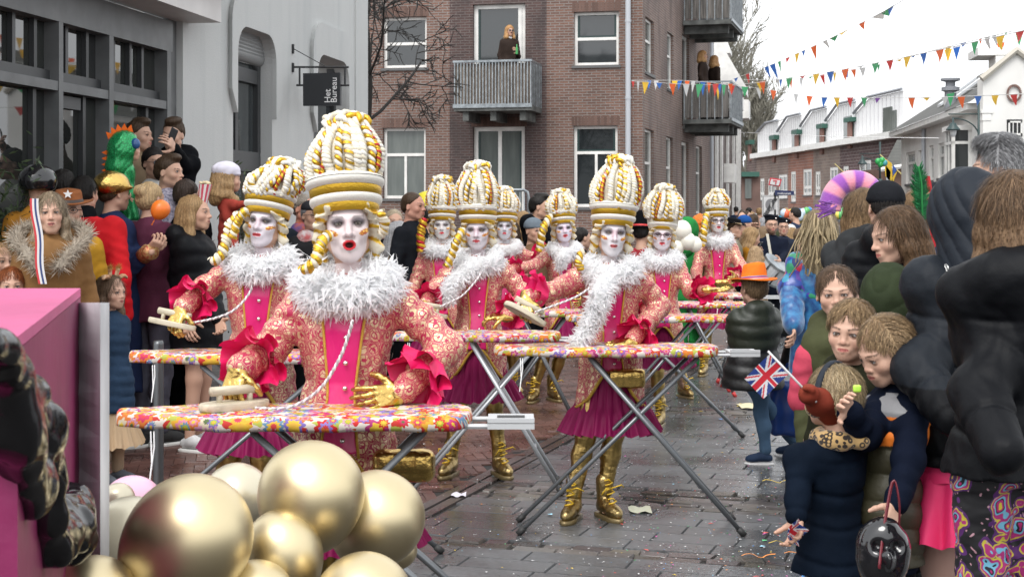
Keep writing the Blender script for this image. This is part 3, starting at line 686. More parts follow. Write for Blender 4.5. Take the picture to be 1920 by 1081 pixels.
def brick_mat(name, c1, c2, mortar, sx=.22, sy=.063, rough=.85, stain=None, mort=.011):
    def bld(t, b, mp, out):
        uv = nd(t, 'UVMap'); uv.uv_map = 'UVMap'
        br = nd(t, 'TexBrick', {'Vector': uv.outputs[0], 'Color1': (*c1, 1), 'Color2': (*c2, 1), 'Mortar': (*mortar, 1), 'Scale': 1.0, 'Mortar Size': mort, 'Mortar Smooth': .2, 'Bias': 0.0, 'Brick Width': sx, 'Row Height': sy})
        n = nd(t, 'TexNoise', {'Vector': uv.outputs[0], 'Scale': .7, 'Detail': 5.0}); n2 = nd(t, 'TexNoise', {'Vector': uv.outputs[0], 'Scale': 30.0, 'Detail': 3.0})
        r = nd(t, 'MapRange', {0: n.outputs[0], 1: .3, 2: .7, 3: .80, 4: 1.18}).outputs[0]; r2 = nd(t, 'MapRange', {0: n2.outputs[0], 1: .3, 2: .7, 3: .82, 4: 1.18}).outputs[0]
        c = mixc(t, 1.0, br.outputs[0], r, 'MULTIPLY'); c = mixc(t, 1.0, c, r2, 'MULTIPLY')
        if stain:
            n3 = nd(t, 'TexNoise', {'Vector': nd(t, 'Mapping', {0: uv.outputs[0], 'Scale': (1.5, .35, 1)}).outputs[0], 'Scale': 1.3, 'Detail': 6.0})
            c = mixc(t, nd(t, 'MapRange', {0: n3.outputs[0], 1: .5, 2: .66, 3: 0.0, 4: .55}).outputs[0], c, stain)
        t.links.new(c, b.inputs['Base Color'])
        bp = nd(t, 'Bump', {'Strength': .6, 'Distance': .01, 'Height': br.outputs[1]}, invert=True); t.links.new(bp.outputs[0], b.inputs['Normal'])
    return mat(name, rough=rough, build=bld)
m_white = mat('white_paint', col=(.72, .71, .68), rough=.45, var=(4, .12)); m_glass = mat('window_glass', col=(.018, .022, .024), rough=.04, spec=.9)
m_black = mat('black_metal', col=(.012, .013, .015), rough=.4); m_galv = mat('galvanised_steel', col=(.30, .33, .35), rough=.45, metal=.6, var=(9, .3))
m_glassc = mat('curtained_glass', col=(.12, .135, .125), rough=.08, var=(3, .5, (.05, .06, .06)), stretch=(3, 3, .4)); m_green = mat('dark_green_paint', col=(.012, .035, .033), rough=.4)
def window(f, parent, t0, t1, z0, z1, inset=.12, fr=.07, bars=(), mull=(), m=None, sash=None, glass=None, sill=True, name='window', low=None):
    """window > frame, pane, sill; bars = horizontal bars at fractions of the height, mull = vertical bars (fraction, z from, z to)"""
    m = m or m_white; mb = MB(); g = MB()
    f.box(mb, t0, t0+fr, z0, z1, -inset-.06, -inset); f.box(mb, t1-fr, t1, z0, z1, -inset-.06, -inset)
    f.box(mb, t0+fr, t1-fr, z1-fr, z1, -inset-.058, -inset-.002); f.box(mb, t0+fr, t1-fr, z0, z0+fr, -inset-.058, -inset-.002)
    for b in bars: zz = z0+(z1-z0)*b; f.box(mb, t0+fr, t1-fr, zz-fr*.5, zz+fr*.5, -inset-.056, -inset-.004)
    for u, a, c in mull: tt = t0+(t1-t0)*u; f.box(mb, tt-fr*.45, tt+fr*.45, z0+(z1-z0)*a+fr*.5, z0+(z1-z0)*c-fr*.5, -inset-.054, -inset-.006)
    w = mb.build(name, m, parent, colors=False)
    f.box(g, t0+fr*.8, t1-fr*.8, z0+fr*.8, z1-fr*.8, -inset-.05, -inset-.035); g.build('pane', glass or m_glass, w, colors=False)
    if sash:
        sb = MB(); a, c = z0+(z1-z0)*sash[0]+fr*.4, z0+(z1-z0)*sash[1]-fr*.4; k = .05; i0 = -inset-.034
        for x0, x1, y0, y1 in ((t0+fr, t0+fr+k, a, c), (t1-fr-k, t1-fr, a, c), (t0+fr+k, t1-fr-k, c-k, c), (t0+fr+k, t1-fr-k, a, a+k)): f.box(sb, x0, x1, y0, y1, i0, i0+.025)
        sb.build('sash', m_green, w, colors=False)
    if sill:
        sb = MB(); f.box(sb, t0-.05, t1+.05, z0-.07, z0-.004, -inset, .04); sb.build('sill', mat('stone_sill', col=(.10, .10, .10), rough=.6), w, colors=False)
    return w
# ---------------------------------------------------------------- grey corner building on the left
K = math.tan(R(8.93))
fl = Facade(P(340, 390, 13.0), (K, 1), (1, 0)); X = lambda px: fl.t(px)
def stucco(t, b, mp, out):
    n = nd(t, 'TexNoise', {'Vector': mp.outputs[0], 'Scale': .5, 'Detail': 6.0, 'Roughness': .7}); n2 = nd(t, 'TexNoise', {'Vector': nd(t, 'Mapping', {0: nd(t, 'TexCoord').outputs['Object'], 'Scale': (3, 3, .25)}).outputs[0], 'Scale': 1.6, 'Detail': 6.0})
    c = mixc(t, nd(t, 'MapRange', {0: n.outputs[0], 1: .35, 2: .65, 3: 0.0, 4: .6}).outputs[0], (.50, .51, .50), (.43, .44, .435)); c = mixc(t, nd(t, 'MapRange', {0: n2.outputs[0], 1: .50, 2: .72, 3: 0.0, 4: .35}).outputs[0], c, (.33, .355, .36))
    t.links.new(c, b.inputs['Base Color']); n3 = nd(t, 'TexNoise', {'Vector': mp.outputs[0], 'Scale': 60.0, 'Detail': 3.0}); bp = nd(t, 'Bump', {'Strength': .25, 'Distance': .01, 'Height': n3.outputs[0]}); t.links.new(bp.outputs[0], b.inputs['Normal'])
m_stucco = mat('grey_stucco', rough=.75, build=stucco); m_frame = mat('anthracite_frame', col=(.115, .12, .122), rough=.5, var=(5, .2)); m_frame_d = mat('dark_frame', col=(.03, .032, .034), rough=.45)
gb = empty('grey_building', (0, 0, 0), 0, 'grey stucco corner building with a dark shopfront and tall windows in moulded surrounds', 'building')
t0 = X(343); t1 = X(690); zt = 7.0
def zz(py, px): return fl.z(py, X(px))
w1 = (X(437), X(510), .5, zz(47, 446)); w2 = (X(588), X(648), .5, zz(101, 596))
def rr(t0, t1, z1, r, n=6, z0=None):         # outline of an opening with rounded top corners, from bottom left clockwise
    o = [(t0, z0)]
    for i in range(n+1): a = math.pi-i*math.pi/2/n; o.append((t0+r+r*math.cos(a), z1-r+r*math.sin(a)))
    for i in range(n+1): a = math.pi/2-i*math.pi/2/n; o.append((t1-r+r*math.cos(a), z1-r+r*math.sin(a)))
    return o+[(t1, z0)]
def stucco_panel(a, b, op, zb=0.0, ztop=zt):
    """wall bay a..b with one rounded opening: ring of quads between the opening outline and the bay outline"""
    o = rr(op[0], op[1], op[3], .28, 6, zb); n = len(o); out = []
    for i, (t, z) in enumerate(o):
        if i == 0: out.append((a, zb))
        elif i == n-1: out.append((b, zb))
        elif i <= n//2-1: out.append((a, z) if i < 4 else ((a, ztop) if i == 4 else (a+(t-a)*1.0, ztop)))
        else: out.append((t, ztop) if i < n-5 else ((b, ztop) if i == n-5 else (b, z)))
    V = [fl.pt(t, z) for t, z in o]+[fl.pt(t, z) for t, z in out]+[fl.pt(t, z, -.32) for t, z in o]
    Fc = [(i, i+1, n+i+1, n+i) for i in range(n-1)]+[(i, i+1, 2*n+i+1, 2*n+i) for i in range(n-1)]
    return V, Fc
mb = MB(); m1 = (w1[1]+w2[0])/2
for a, b, op in ((t0, m1, w1), (m1, t1, w2)): V, Fc = stucco_panel(a, b, op); mb.add(V, Fc)
q = [fl.pt(t1, 0), fl.pt(t1, zt), fl.pt(t1, zt, -7), fl.pt(t1, 0, -7)]; mb.add(q, [(0, 1, 2, 3)]); mb.add([fl.pt(t0, zt), fl.pt(t1, zt), fl.pt(t1, zt, -7), fl.pt(t0, zt, -7)], [(0, 1, 2, 3)])
mb.add([fl.pt(t0, 0), fl.pt(t0, zt), fl.pt(t0, zt, -.5), fl.pt(t0, 0, -.5)], [(0, 1, 2, 3)])
mb.build('wall', m_stucco, gb, colors=False)
for w, ww, zl in ((w1, (X(424), X(527)), zz(165, 425)), (w2, (X(575), X(668)), zz(210, 580))):     # moulded surrounds
    th = .05; a, b = w[0]-.16, w[1]+.20; top = w[3]+.36; o = rr(a, b, top, .36, 8, zl); i_ = rr(w[0]+.003, w[1]-.003, w[3]-.003, .28, 8, zl-.22); n = len(o)
    V = [fl.pt(*p, th) for p in o]+[fl.pt(*p, th) for p in i_]+[fl.pt(p[0]-.03*np.sign((a+b)/2-p[0])*-1, p[1], 0) for p in o]+[fl.pt(*p, 0) for p in i_]
    Fc = [(i, i+1, n+i+1, n+i) for i in range(n-1)]+[(2*n+i, 2*n+i+1, i+1, i) for i in range(n-1)]+[(n+i, n+i+1, 3*n+i+1, 3*n+i) for i in range(n-1)]+[(0, n, 3*n, 2*n), (n-1, 2*n-1, 4*n-1, 3*n-1)]
    mb = MB(); mb.add(V, Fc); mb.build('moulded_surround', m_stucco, gb, colors=False)
for w, shut in ((w1, True), (w2, False)):        # dark windows with a roller shutter box
    wo = MB(); dp = -.12
    fl.box(wo, w[0]+.01, w[0]+.10, w[2], w[3], dp-.09, dp); fl.box(wo, w[1]-.10, w[1]-.01, w[2], w[3], dp-.09, dp); fl.box(wo, w[0]+.1, w[1]-.1, w[3]-.50, w[3]-.36, dp-.088, dp-.002)
    fl.box(wo, w[0]+.1, w[1]-.1, 2.02, 2.22, dp-.088, dp+.02); fl.box(wo, w[0]+.44, w[0]+.52, w[2], w[3]-.50, dp-.08, dp-.012)
    o = wo.build('window', m_frame_d, gb, colors=False); g = MB(); fl.box(g, w[0]+.05, w[1]-.05, w[2], w[3]-.3, dp-.07, dp-.05); g.build('pane', mat('dusk_glass', col=(.05, .058, .06), rough=.06, var=(2, .6, (.012, .014, .016)), stretch=(6, 6, .5)), o, colors=False)
    if shut:
        s_ = MB(); n = 9; z1 = w[3]-.02; prof = [(z1-i*.048-(.02 if i % 2 else 0), -.10-(.012 if i % 2 else 0)) for i in range(2*n)]
        zs = np.linspace(z1, z1-.20, 12); V = np.array([[fl.pt(w[0]+.012, z, -.07-.010*abs(math.sin(k*1.6))), fl.pt(w[1]-.012, z, -.07-.010*abs(math.sin(k*1.6)))] for k, z in enumerate(zs)]); s_.grid(V)
        zs = np.linspace(0, 1, 9); V = np.array([[fl.pt(w[0]+.012, z1-.20-.09*math.sin(k*1.4), -.07-.07*(1-math.cos(k*1.4))), fl.pt(w[1]-.012, z1-.20-.09*math.sin(k*1.4), -.07-.07*(1-math.cos(k*1.4)))] for k in zs]); s_.grid(V)
        s_.build('roller_shutter', mat('shutter_grey', col=(.20, .205, .205), rough=.5), o, colors=False)
# downpipe-like corner strip
mb = MB(); fl.box(mb, X(665), X(668), 0, zt, .0, .02); mb.build('corner_trim', m_stucco, gb, colors=False)
# shopfront, left of px 343
sf = MB(); a0 = X(0)-1.6
zc = zz(45, 340)-.02; cols = [X(126)-.115, X(222)-.115, X(330)-.10, X(8)-.9]
zr0, zr1 = zz(205, 322), zz(190, 322)
fl.box(sf, X(326), t0-.002, 0, zc+.1, -.45, -.06)
for c, w in ((X(118), X(126)-X(118)), (X(212), X(220)-X(212)), (X(320), X(327)-X(320)), (X(-20)-.2, .12)): fl.box(sf, c, c+w, 0, zc, -.42, -.03)
fl.box(sf, a0, X(326), zr0, zr1, -.40, -.036); fl.box(sf, a0, X(330), zc-.24, zc+.02, -.44, -.028); fl.box(sf, a0, X(330), .0, .45, -.40, -.04)
sf.build('shopfront_frame', m_frame, gb, colors=False)
m_shop = mat('shop_glass', col=(.014, .015, .016), rough=.02, var=(1.2, .5, (.03, .035, .028)), build=lambda t, b, mp, out: setattr(b.inputs['IOR'], 'default_value', 1.85))
gl = MB(); fl.box(gl, a0, X(328), .3, zc, -.165, -.145); gl.build('shop_window', m_shop, gb, colors=False)
mu = MB()
for px in (50, 90, 148, 186, 235, 266, 288): fl.box(mu, X(px), X(px)+.045, zr1, zc-.22, -.144, -.105)
for px in (88, 180, 296): fl.box(mu, X(px), X(px)+.05, .4, zr0, -.144, -.105)
fl.box(mu, a0, X(326), zr1, zr1+.08, -.144, -.10); fl.box(mu, X(128), X(176), zz(198, 150)-.02, zz(180, 150), -.144, -.105)
mu.build('glazing_bars', m_frame_d, gb, colors=False)
cm = MB(); zc1 = zz(44, 354); fl.box(cm, a0, X(354), zc1, zc1+.32, -.1, .30, m=0); fl.box(cm, a0, X(385), zc1+.32, zc1+.42, -.1, .52); fl.box(cm, a0, X(385), zc1+.42, 6.2, -.1, .58)
cm.build('cornice', mat('cream_paint', col=(.62, .60, .585), rough=.5, var=(2, .1)), gb, colors=False)
# room behind the shop windows: a dark box so that glass has depth
# ---------------------------------------------------------------- hanging sign
sg = empty('hanging_sign', fl.pt(X(548), 3.4), 0, 'square black shop sign with white sideways lettering hanging from a bracket on the grey wall', 'sign')
sb = P(548, 128, fl.Y(X(548))); nrm = np.array([fl.n[0], fl.n[1], 0]); si = sb[1]/F
def SP(px, py, dy=0): a = (px-548)*si*1.02; q = sb+nrm*a; q[2] = H-(py-HY)*q[1]/F; return q-np.array(fl.p*0).sum()
inv = lambda q: q-np.array(sg.location)
mb = MB(); B = lambda a, b, r: mb.tube([inv(SP(*a)), inv(SP(*b))], r, 8)
B((549, 126), (655, 126), .011); B((551, 92), (610, 124), .005); B((562, 126), (562, 160), .011); B((648, 126), (648, 160), .011); B((556, 160), (572, 160), .011); B((640, 160), (656, 160), .011)
for py in (92, 127): mb.box(*(lambda q: ((q[0]-.015, q[1]-.02, q[2]-.05), (q[0]+.015, q[1]+.02, q[2]+.05)))(inv(SP(549, py))))
mb.build('bracket', m_black, sg, colors=False)
a, b = inv(SP(570, 138)), inv(SP(640, 198)); mb = MB(); yy = nrm[:2]; pr = np.array([-nrm[1], nrm[0], 0])
c1, c2, c3, c4 = a, np.array([b[0], b[1], a[2]]), b, np.array([a[0], a[1], b[2]])
mb.prism([c1-pr*.03, c2-pr*.03, c3-pr*.03, c4-pr*.03], pr*.06); bd = mb.build('board', mat('sign_black', col=(.016, .018, .021), rough=.5), sg, colors=False)
def text3d(s, size, loc, rot, m, parent, name='lettering', ext=.002, align='LEFT', wid=1.0, off=0):
    cu = bpy.data.curves.new(name, 'FONT'); cu.body = s; cu.size = size; cu.extrude = ext; cu.align_x = align; cu.offset = off
    o = bpy.data.objects.new(name, cu); C.objects.link(o); bpy.context.view_layer.update()
    me = bpy.data.meshes.new_from_object(o); bpy.data.objects.remove(o); me.materials.append(m)
    o = bpy.data.objects.new(name, me); C.objects.link(o); o.matrix_world = Matrix.Translation(Vector(loc)) @ rot.to_4x4() @ Matrix.Diagonal((wid, 1, 1, 1)); o.parent = parent; return o
side = pr if pr[1] < 0 else -pr                    # towards the camera
rx = Vector((0, 0, 1)); rz = Vector(side); ry = rz.cross(rx); rot = Matrix((rx, ry, rz)).transposed()
m_let = mat('white_lettering', col=(.75, .75, .75), rough=.5)
wd = np.linalg.norm((b-a)[:2]); hd_ = abs(b[2]-a[2]); u = unit((b-a)*[1, 1, 0])
text3d('Het', .096, Vector(c4+u*wd*.74+side*.032+np.array([0, 0, hd_*.08])), rot, m_let, sg)
text3d('Bureau', .096, Vector(c4+u*wd*.91+side*.032+np.array([0, 0, hd_*.08])), rot, m_let, sg)

# ---------------------------------------------------------------- brick apartment building, centre
bb = empty('brick_building', (3.06, 35, 0), 0, 'brown brick apartment building with white window frames and slatted balconies at the street corner', 'building')
bb.location = (0, 0, 0)
pc = P(1205, 390, 35)
ff = Facade(pc, (-.977, .21), (0, -1)); fs = Facade(pc, (.255, .967), (1, 0))
m_b1 = brick_mat('brown_brick', (.175, .092, .068), (.115, .062, .048), (.20, .18, .165)); m_b2 = brick_mat('purple_brick', (.085, .048, .043), (.052, .032, .031), (.12, .10, .093), stain=(.035, .028, .028))
m_b3 = brick_mat('side_brick', (.19, .115, .090), (.14, .083, .067), (.225, .205, .19), stain=(.07, .052, .050))
tf = lambda px: ff.t(px)
ztop = 9.5
holes = []
def fh(pxl, pxr, pyt, pyb): a, b = sorted((tf(pxl), tf(pxr))); return (a, b, ff.z(pyb, tf(pxl)), ff.z(pyt, tf(pxl)))
A = {k: fh(*v) for k, v in dict(ul=(718, 800, 33, 128), ur=(1076, 1160, 23, 123), ll=(718, 798, 240, 372), lr=(1075, 1158, 236, 388), du=(887, 985, 9, 200), dl=(887, 984, 238, 412)).items()}
e1, e2 = tf(1025), tf(843)
ff.wall(-.002, e1, 0, ztop, [A['ur'], A['lr']], m_b1, 'wall', bb); ff.wall(e1, e2, 0, ztop, [A['du'], A['dl']], m_b2, 'wall', bb); ff.wall(e2, tf(650), 0, ztop, [A['ul'], A['ll']], m_b1, 'wall', bb)
window(ff, bb, *A['ur'], bars=(.5,), sash=(.5, 1)); window(ff, bb, *A['ul'], bars=(.48,), sash=None)
window(ff, bb, *A['lr'], bars=(.67,), mull=((.5, 0, .67),), sash=(.67, 1)); window(ff, bb, *A['ll'], bars=(.62,), mull=((.5, 0, .62),), glass=m_glassc)
for k, gl_ in (('du', m_glass), ('dl', m_glassc)):
    a = A[k]; window(ff, bb, *a, fr=.10, sill=False, name='balcony_door', glass=gl_, mull=((.5, 0, 1),) if k == 'dl' else ((.12, 0, 1),), sash=(0, 1))
# soldier courses over the openings
mb = MB()
for k in ('ur', 'ul', 'lr', 'll', 'dl'):
    a = A[k]; n = max(4, int((a[1]-a[0]+.1)/.075)); w = (a[1]-a[0]+.1)/n
    mb = MB()
    for i in range(n): ff.box(mb, a[0]-.05+i*w, a[0]-.05+(i+1)*w-.012, a[3]+.004, a[3]+.22, -.02, .006+.002*(i % 3), np.array([.125, .075, .06])*rnd.uniform(.75, 1.15))
    mb.build('brick_lintel', mat('lintel_brick', attr=True, rough=.85), bb)
ts = lambda px: fs.t(px)
def sh(pxl, pxr, pyt, pyb): a, b = ts(pxl), ts(pxr); return (a, b, fs.z(pyb, a), fs.z(pyt, a))
SW = [sh(*v) for v in ((1210, 1226, 30, 134), (1251, 1263, 58, 165), (1209, 1226, 240, 400), (1249, 1262, 255, 400), (1305, 1316, 272, 400))]
SD = [sh(1279, 1292, 62, 240), sh(1278, 1291, 264, 405)]
te = ts(1332)
fs.wall(.0, te, 0, ztop, SW+SD, m_b3, 'wall', bb, depth=.2)
for a in SW: window(fs, bb, *a, bars=(.6,), inset=.08, fr=.06, glass=m_glassc)
for a in SD: window(fs, bb, *a, fr=.09, sill=False, name='balcony_door', inset=.08)
mb = MB(); a = ts(1290); fs.box(mb, ts(1258), te, fs.z(-40, ts(1300)), ztop, .01, .12); mb.build('white_fascia', m_white, bb, colors=False)
mb = MB(); tp = tf(1178.5)
mb.tube([ff.pt(tp, 0, .08), ff.pt(tp, ztop, .08)], .065, 10)
for z in (2.2, 4.2, 6.0): mb.tube([ff.pt(tf(1178.5), z, .08), ff.pt(tf(1178.5), z+.06, .08)], .075, 10)
mb.build('downpipe', mat('pipe_grey', col=(.42, .44, .47), rough=.4), bb, colors=False); mb = MB(); tp = ts(1327); mb.tube([fs.pt(tp, 0, .12), fs.pt(tp, 7, .12)], .06, 10); mb.build('downpipe', mat('pipe_grey'), bb, colors=False)
fs2 = Facade(fs.pt(te, 0, -.2)[:2], (.20, .98), (1, 0))       # receding part with white dormers stepping down
t2 = lambda px: fs2.t(px)
te2 = t2(1390)
m_b4 = brick_mat('far_brick', (.16, .11, .095), (.11, .075, .065), (.22, .20, .19), sx=.4, sy=.12)
fs2.wall(0, te2, 0, 6.3, [], m_b4, 'wall', bb); mb = MB()
for px in (1340, 1349, 1361, 1372, 1379, 1384): t = t2(px); mb = MB(); fs2.box(mb, t, t+.5, 0, 5.2, .01, .10); mb.build('white_pilaster', m_white, bb, colors=False)
mb = MB()
for (pa, L_, d, y0, y1, tri) in ((1333, 2.0, 1.15, 58, 176, 1), (1352, 1.8, .75, 150, 203, 0), (1366, 1.6, .80, 186, 222, 0), (1342, 1.2, .5, 40, 100, 1)):
    t = t2(pa); z0, z1 = fs2.z(y1, t), fs2.z(y0, t); V = [fs2.pt(t, z0, .1), fs2.pt(t, z0, d), fs2.pt(t, z0+(.12 if tri else .96)*(z1-z0), d), fs2.pt(t, z1, .1)]
    mb = MB(); mb.prism(V, np.append(fs2.d*L_, 0)); mb.build('dormer_panel', m_white, bb, colors=False)
mb = MB(); fs2.box(mb, t2(1352), t2(1356), 2.6, 3.3, .1, .5); mb.build('wall_lamp', m_white, bb, colors=False)
def balcony(f, ta, tb, zf, out, rail=1.0, n=24, label=None, wood=True):
    """balcony > slab, railing, wood_screen"""
    mb = MB(); f.box(mb, ta, tb, zf-.12, zf, .02, out); 
    for k in (.12, .5, .86): tt = ta+(tb-ta)*k; f.box(mb, tt-.07, tt+.07, zf-.34, zf-.121, .02, out*.92)
    sl_ = mb.build('balcony', mat('weathered_concrete', col=(.10, .105, .10), rough=.8, var=(4, .5)), bb, colors=False)
    mb = MB(); f.box(mb, ta-.02, tb+.02, zf+rail, zf+rail+.05, out-.04, out+.02); f.box(mb, ta-.02, tb+.02, zf-.05, zf+.04, out+.003, out+.03)
    for tt in (ta, tb-.03): f.box(mb, tt, tt+.03, zf+rail+.002, zf+rail+.048, .02, out-.04)
    for i in range(n+1): tt = ta+(tb-ta-.03)*i/n; f.box(mb, tt, tt+.025, zf+.04, zf+rail, out-.02, out+.005)
    for i in range(7): oo = .05+(out-.1)*i/6; f.box(mb, ta-.004, ta+.021, zf, zf+rail, oo, oo+.025); f.box(mb, tb-.029, tb-.004, zf, zf+rail, oo, oo+.025)
    mb.build('railing', m_galv, sl_, colors=False)
    mb = MB(); k = int((tb-ta)/.10)
    for i in range(k): a = ta+.03+(tb-ta-.06)*i/k; f.box(mb, a, a+(tb-ta-.06)/k-.004, zf+.05, zf+rail-.03, out-.065, out-.045-.004*(i % 2), np.array([.20, .165, .135] if f is ff else [.15, .11, .09])*rnd.uniform(.65, 1.25))
    for i in range(8): oo = .05+(out-.13)*i/8; f.box(mb, tb-.05, tb-.035, zf+.05, zf+rail-.03, oo, oo+(out-.13)/8-.01, np.array([.14, .15, .155])*rnd.uniform(.8, 1.2)); f.box(mb, ta+.035, ta+.05, zf+.05, zf+rail-.03, oo, oo+(out-.13)/8-.01, np.array([.14, .13, .12])*rnd.uniform(.8, 1.2))
    mb.build('wood_screen', mat('old_wood', attr=True, rough=.85, var=(3, .5), stretch=(9, 9, .6)), sl_)
Yb = 34.45
a = ff.t(996, 1.3); b = ff.t(851, 1.3); zf = H-(198-HY)*Yb/F; balcony(ff, min(a, b), max(a, b), zf, 1.3)
zs_ = fs.z(225, fs.t(1281, 0)); ta, tb = ts(1279), ts(1279)+2.9; balcony(fs, ta, tb, zs_, 1.35, n=20); balcony(fs, ta, tb, zs_+2.72, 1.35, n=20)
# ---------------------------------------------------------------- buildings across and down the street
fh_ = Facade(P(1420, 390, 95), (.078, -1), (-1, 0)); th = lambda px: fh_.t(px)
row = empty('terraced_houses', (0, 0, 0), 0, 'long row of brick houses with white stepped roof storeys far down the street', 'building')
def hz(py, px): return fh_.z(py, th(px))
segs = [(1395, 1418, (.13, .085, .075), (.10, .07, .06)), (1418, 1478, (.22, .155, .125), (.17, .12, .10)), (1478, 1525, (.30, .125, .08), (.23, .10, .07)), (1525, 1575, (.26, .195, .16), (.20, .15, .125)), (1575, 1720, (.11, .065, .065), (.085, .05, .05))]
wins = [(1425, 1433, 335, 375), (1440, 1452, 335, 375), (1483, 1492, 322, 378), (1506, 1522, 318, 366), (1529, 1538, 322, 366), (1581, 1591, 312, 350), (1611, 1633, 302, 345), (1556, 1571, 314, 356), (1460, 1476, 328, 372)]
for i, (pa, pb, c1, c2) in enumerate(segs):
    ztp = hz(292-.13*(pb-1480)*1.0, (pa+pb)/2); hs_ = [(th(a), th(b), hz(d, a), hz(c, a)) for a, b, c, d in wins if pa <= a < pb]
    fh_.wall(th(pa), th(pb), 0, hz(297-(pa-1440)*.142, pa)+.1, hs_, brick_mat('row_brick_%s' % 'abcde'[i], c1, c2, (.30, .27, .25), sx=.5, sy=.16), 'wall', row, depth=.08)
    for h_ in hs_: window(fh_, row, *h_, inset=.02, fr=.16, bars=(.3,), mull=((.5, .0, 1),), glass=m_glassc)
mb = MB()
for pa, pb, d_ in ((1418, 1478, 0), (1478, 1525, .25), (1525, 1575, .5), (1575, 1720, .7)):
    zb_ = hz(297-(pa-1440)*.142, pa)+.1; fh_.box(mb, th(pa)-.3, th(pb)+.3, zb_, zb_+.30, -.2, .35+d_*.15)
mb.build('gutter_cornice', m_white, row, colors=False)
m_clad = mat('white_cladding', col=(.80, .80, .80), rough=.5)
for k, (pa, pb, yb, yt, yl) in enumerate(((1418, 1457, 300, 232, 250), (1457, 1500, 292, 220, 248), (1500, 1548, 285, 208, 238), (1547, 1602, 275, 196, 228), (1600, 1690, 266, 180, 214))):
    t, u = th(pa), th(pb); zb_ = hz(yb, pa)-.6; z_hi = hz(yt, (pa+pb)/2); z_lo = hz(yl, pa); m_ = t+(u-t)*(.42 if k < 4 else .30)
    mb = MB(); V = [fh_.pt(t, zb_, -.1), fh_.pt(t, z_lo, -.1), fh_.pt(m_, z_hi, -.1), fh_.pt(u, z_hi, -.1), fh_.pt(u, zb_, -.1)]; mb.prism(V, np.append(-fh_.n*5, 0)); d_ = mb.build('roof_storey', m_clad, row, colors=False)
    mb = MB(); mb.tube([fh_.pt(t, z_lo+.05, .0), fh_.pt(m_, z_hi+.06, .0), fh_.pt(u, z_hi+.06, .0)], .08, 5); mb.build('roof_edge', mat('zinc', col=(.22, .23, .25), rough=.5), d_, colors=False)
    mb = MB()
    for q in range(12): tt = t+(u-t)*q/12; fh_.box(mb, tt, tt+.05, zb_, min(z_lo+(z_hi-z_lo)*min(1, q/12/.42), z_hi)-.1, -.1, -.08)
    mb.build('cladding_joint', mat('cladding_joint', col=(.55, .55, .56), rough=.6), d_, colors=False)
    mb = MB(); a = t+(u-t)*.62; fh_.box(mb, a, a+1.2, zb_+.7, zb_+2.0, -.1, -.04); fh_.box(mb, a+(u-t)*.10, a+1.1+(u-t)*.10, zb_+.7, zb_+1.8, -.1, -.05); mb.build('window', m_glassc, d_, colors=False)
    cx0, cy0, cw = ((1448, 255, 10), (1490, 245, 11), (1537, 234, 12), (1589, 222, 13), (1403, 264, 9))[k]; q = th(cx0+cw/2); w_ = .5
    mb = MB(); w_ = abs(th(cx0+cw)-th(cx0))*.35; fh_.box(mb, q-w_*.6, q+w_*.6, zb_+.32, hz(cy0+8, cx0), .0, .12); ch = mb.build('brick_chimney', mat('chimney_brick', col=(.2, .11, .09), rough=.9), row, colors=False); mb = MB(); fh_.box(mb, q-w_*1.4, q+w_*1.4, hz(cy0+8, cx0), hz(cy0, cx0), -.1, .22); mb.build('green_cap', mat('green_panel', col=(.03, .10, .075), rough=.6), ch, colors=False)
mb = MB(); V = [P(1690, 178, 84), P(1762, 178, 84), P(1790, 215, 84), P(1690, 215, 84)]; mb.prism(V, (0, 6, 0)); mb.build('slate_roof', mat('grey_slate', col=(.17, .18, .185), rough=.7, var=(2, .2)), row, colors=False)
for a, b, c, d, m_, nm in ((1688, 1750, 213, 225, mat('green_panel'), 'green_fascia'), (1690, 1760, 225, 265, mat('chimney_brick'), 'wall')):
    mb = MB(); V = [P(a, c, 83.5), P(b, c, 83.5), P(b, d, 83.5), P(a, d, 83.5)]; mb.prism(V, (0, 6, 0)); mb.build(nm, m_, row, colors=False)
# dark brick house at the bend
db = empty('brown_house', (0, 0, 0), 0, 'dark brown brick house with a green gutter at the bend behind the street sign', 'building')
mb = MB(); V = [P(1383, 330, 75), P(1426, 330, 75), P(1426, 440, 75), P(1383, 440, 75)]; mb.prism(V, (0, 8, 0)); mb.build('wall', mat('brown_wall', col=(.15, .095, .08), rough=.9, var=(1, .3)), db, colors=False)
mb = MB(); V = [P(1384, 322, 74.7), P(1424, 322, 74.7), P(1424, 331, 74.7), P(1384, 331, 74.7)]; mb.prism(V, (0, 8, 0)); mb.build('green_gutter', mat('green_panel'), db, colors=False)
mb = MB(); V = [P(1397, 335, 74.9), P(1409, 335, 74.9), P(1409, 372, 74.9), P(1397, 372, 74.9)]; mb.prism(V, (0, .05, 0)); mb.build('window', m_glassc, db, colors=False)
mb = MB(); V = [P(1386, 400, 74.6), P(1424, 400, 74.6), P(1424, 404, 74.6), P(1386, 404, 74.6)]; mb.prism(V, (0, .5, 0)); mb.build('canopy', m_white, db, colors=False)
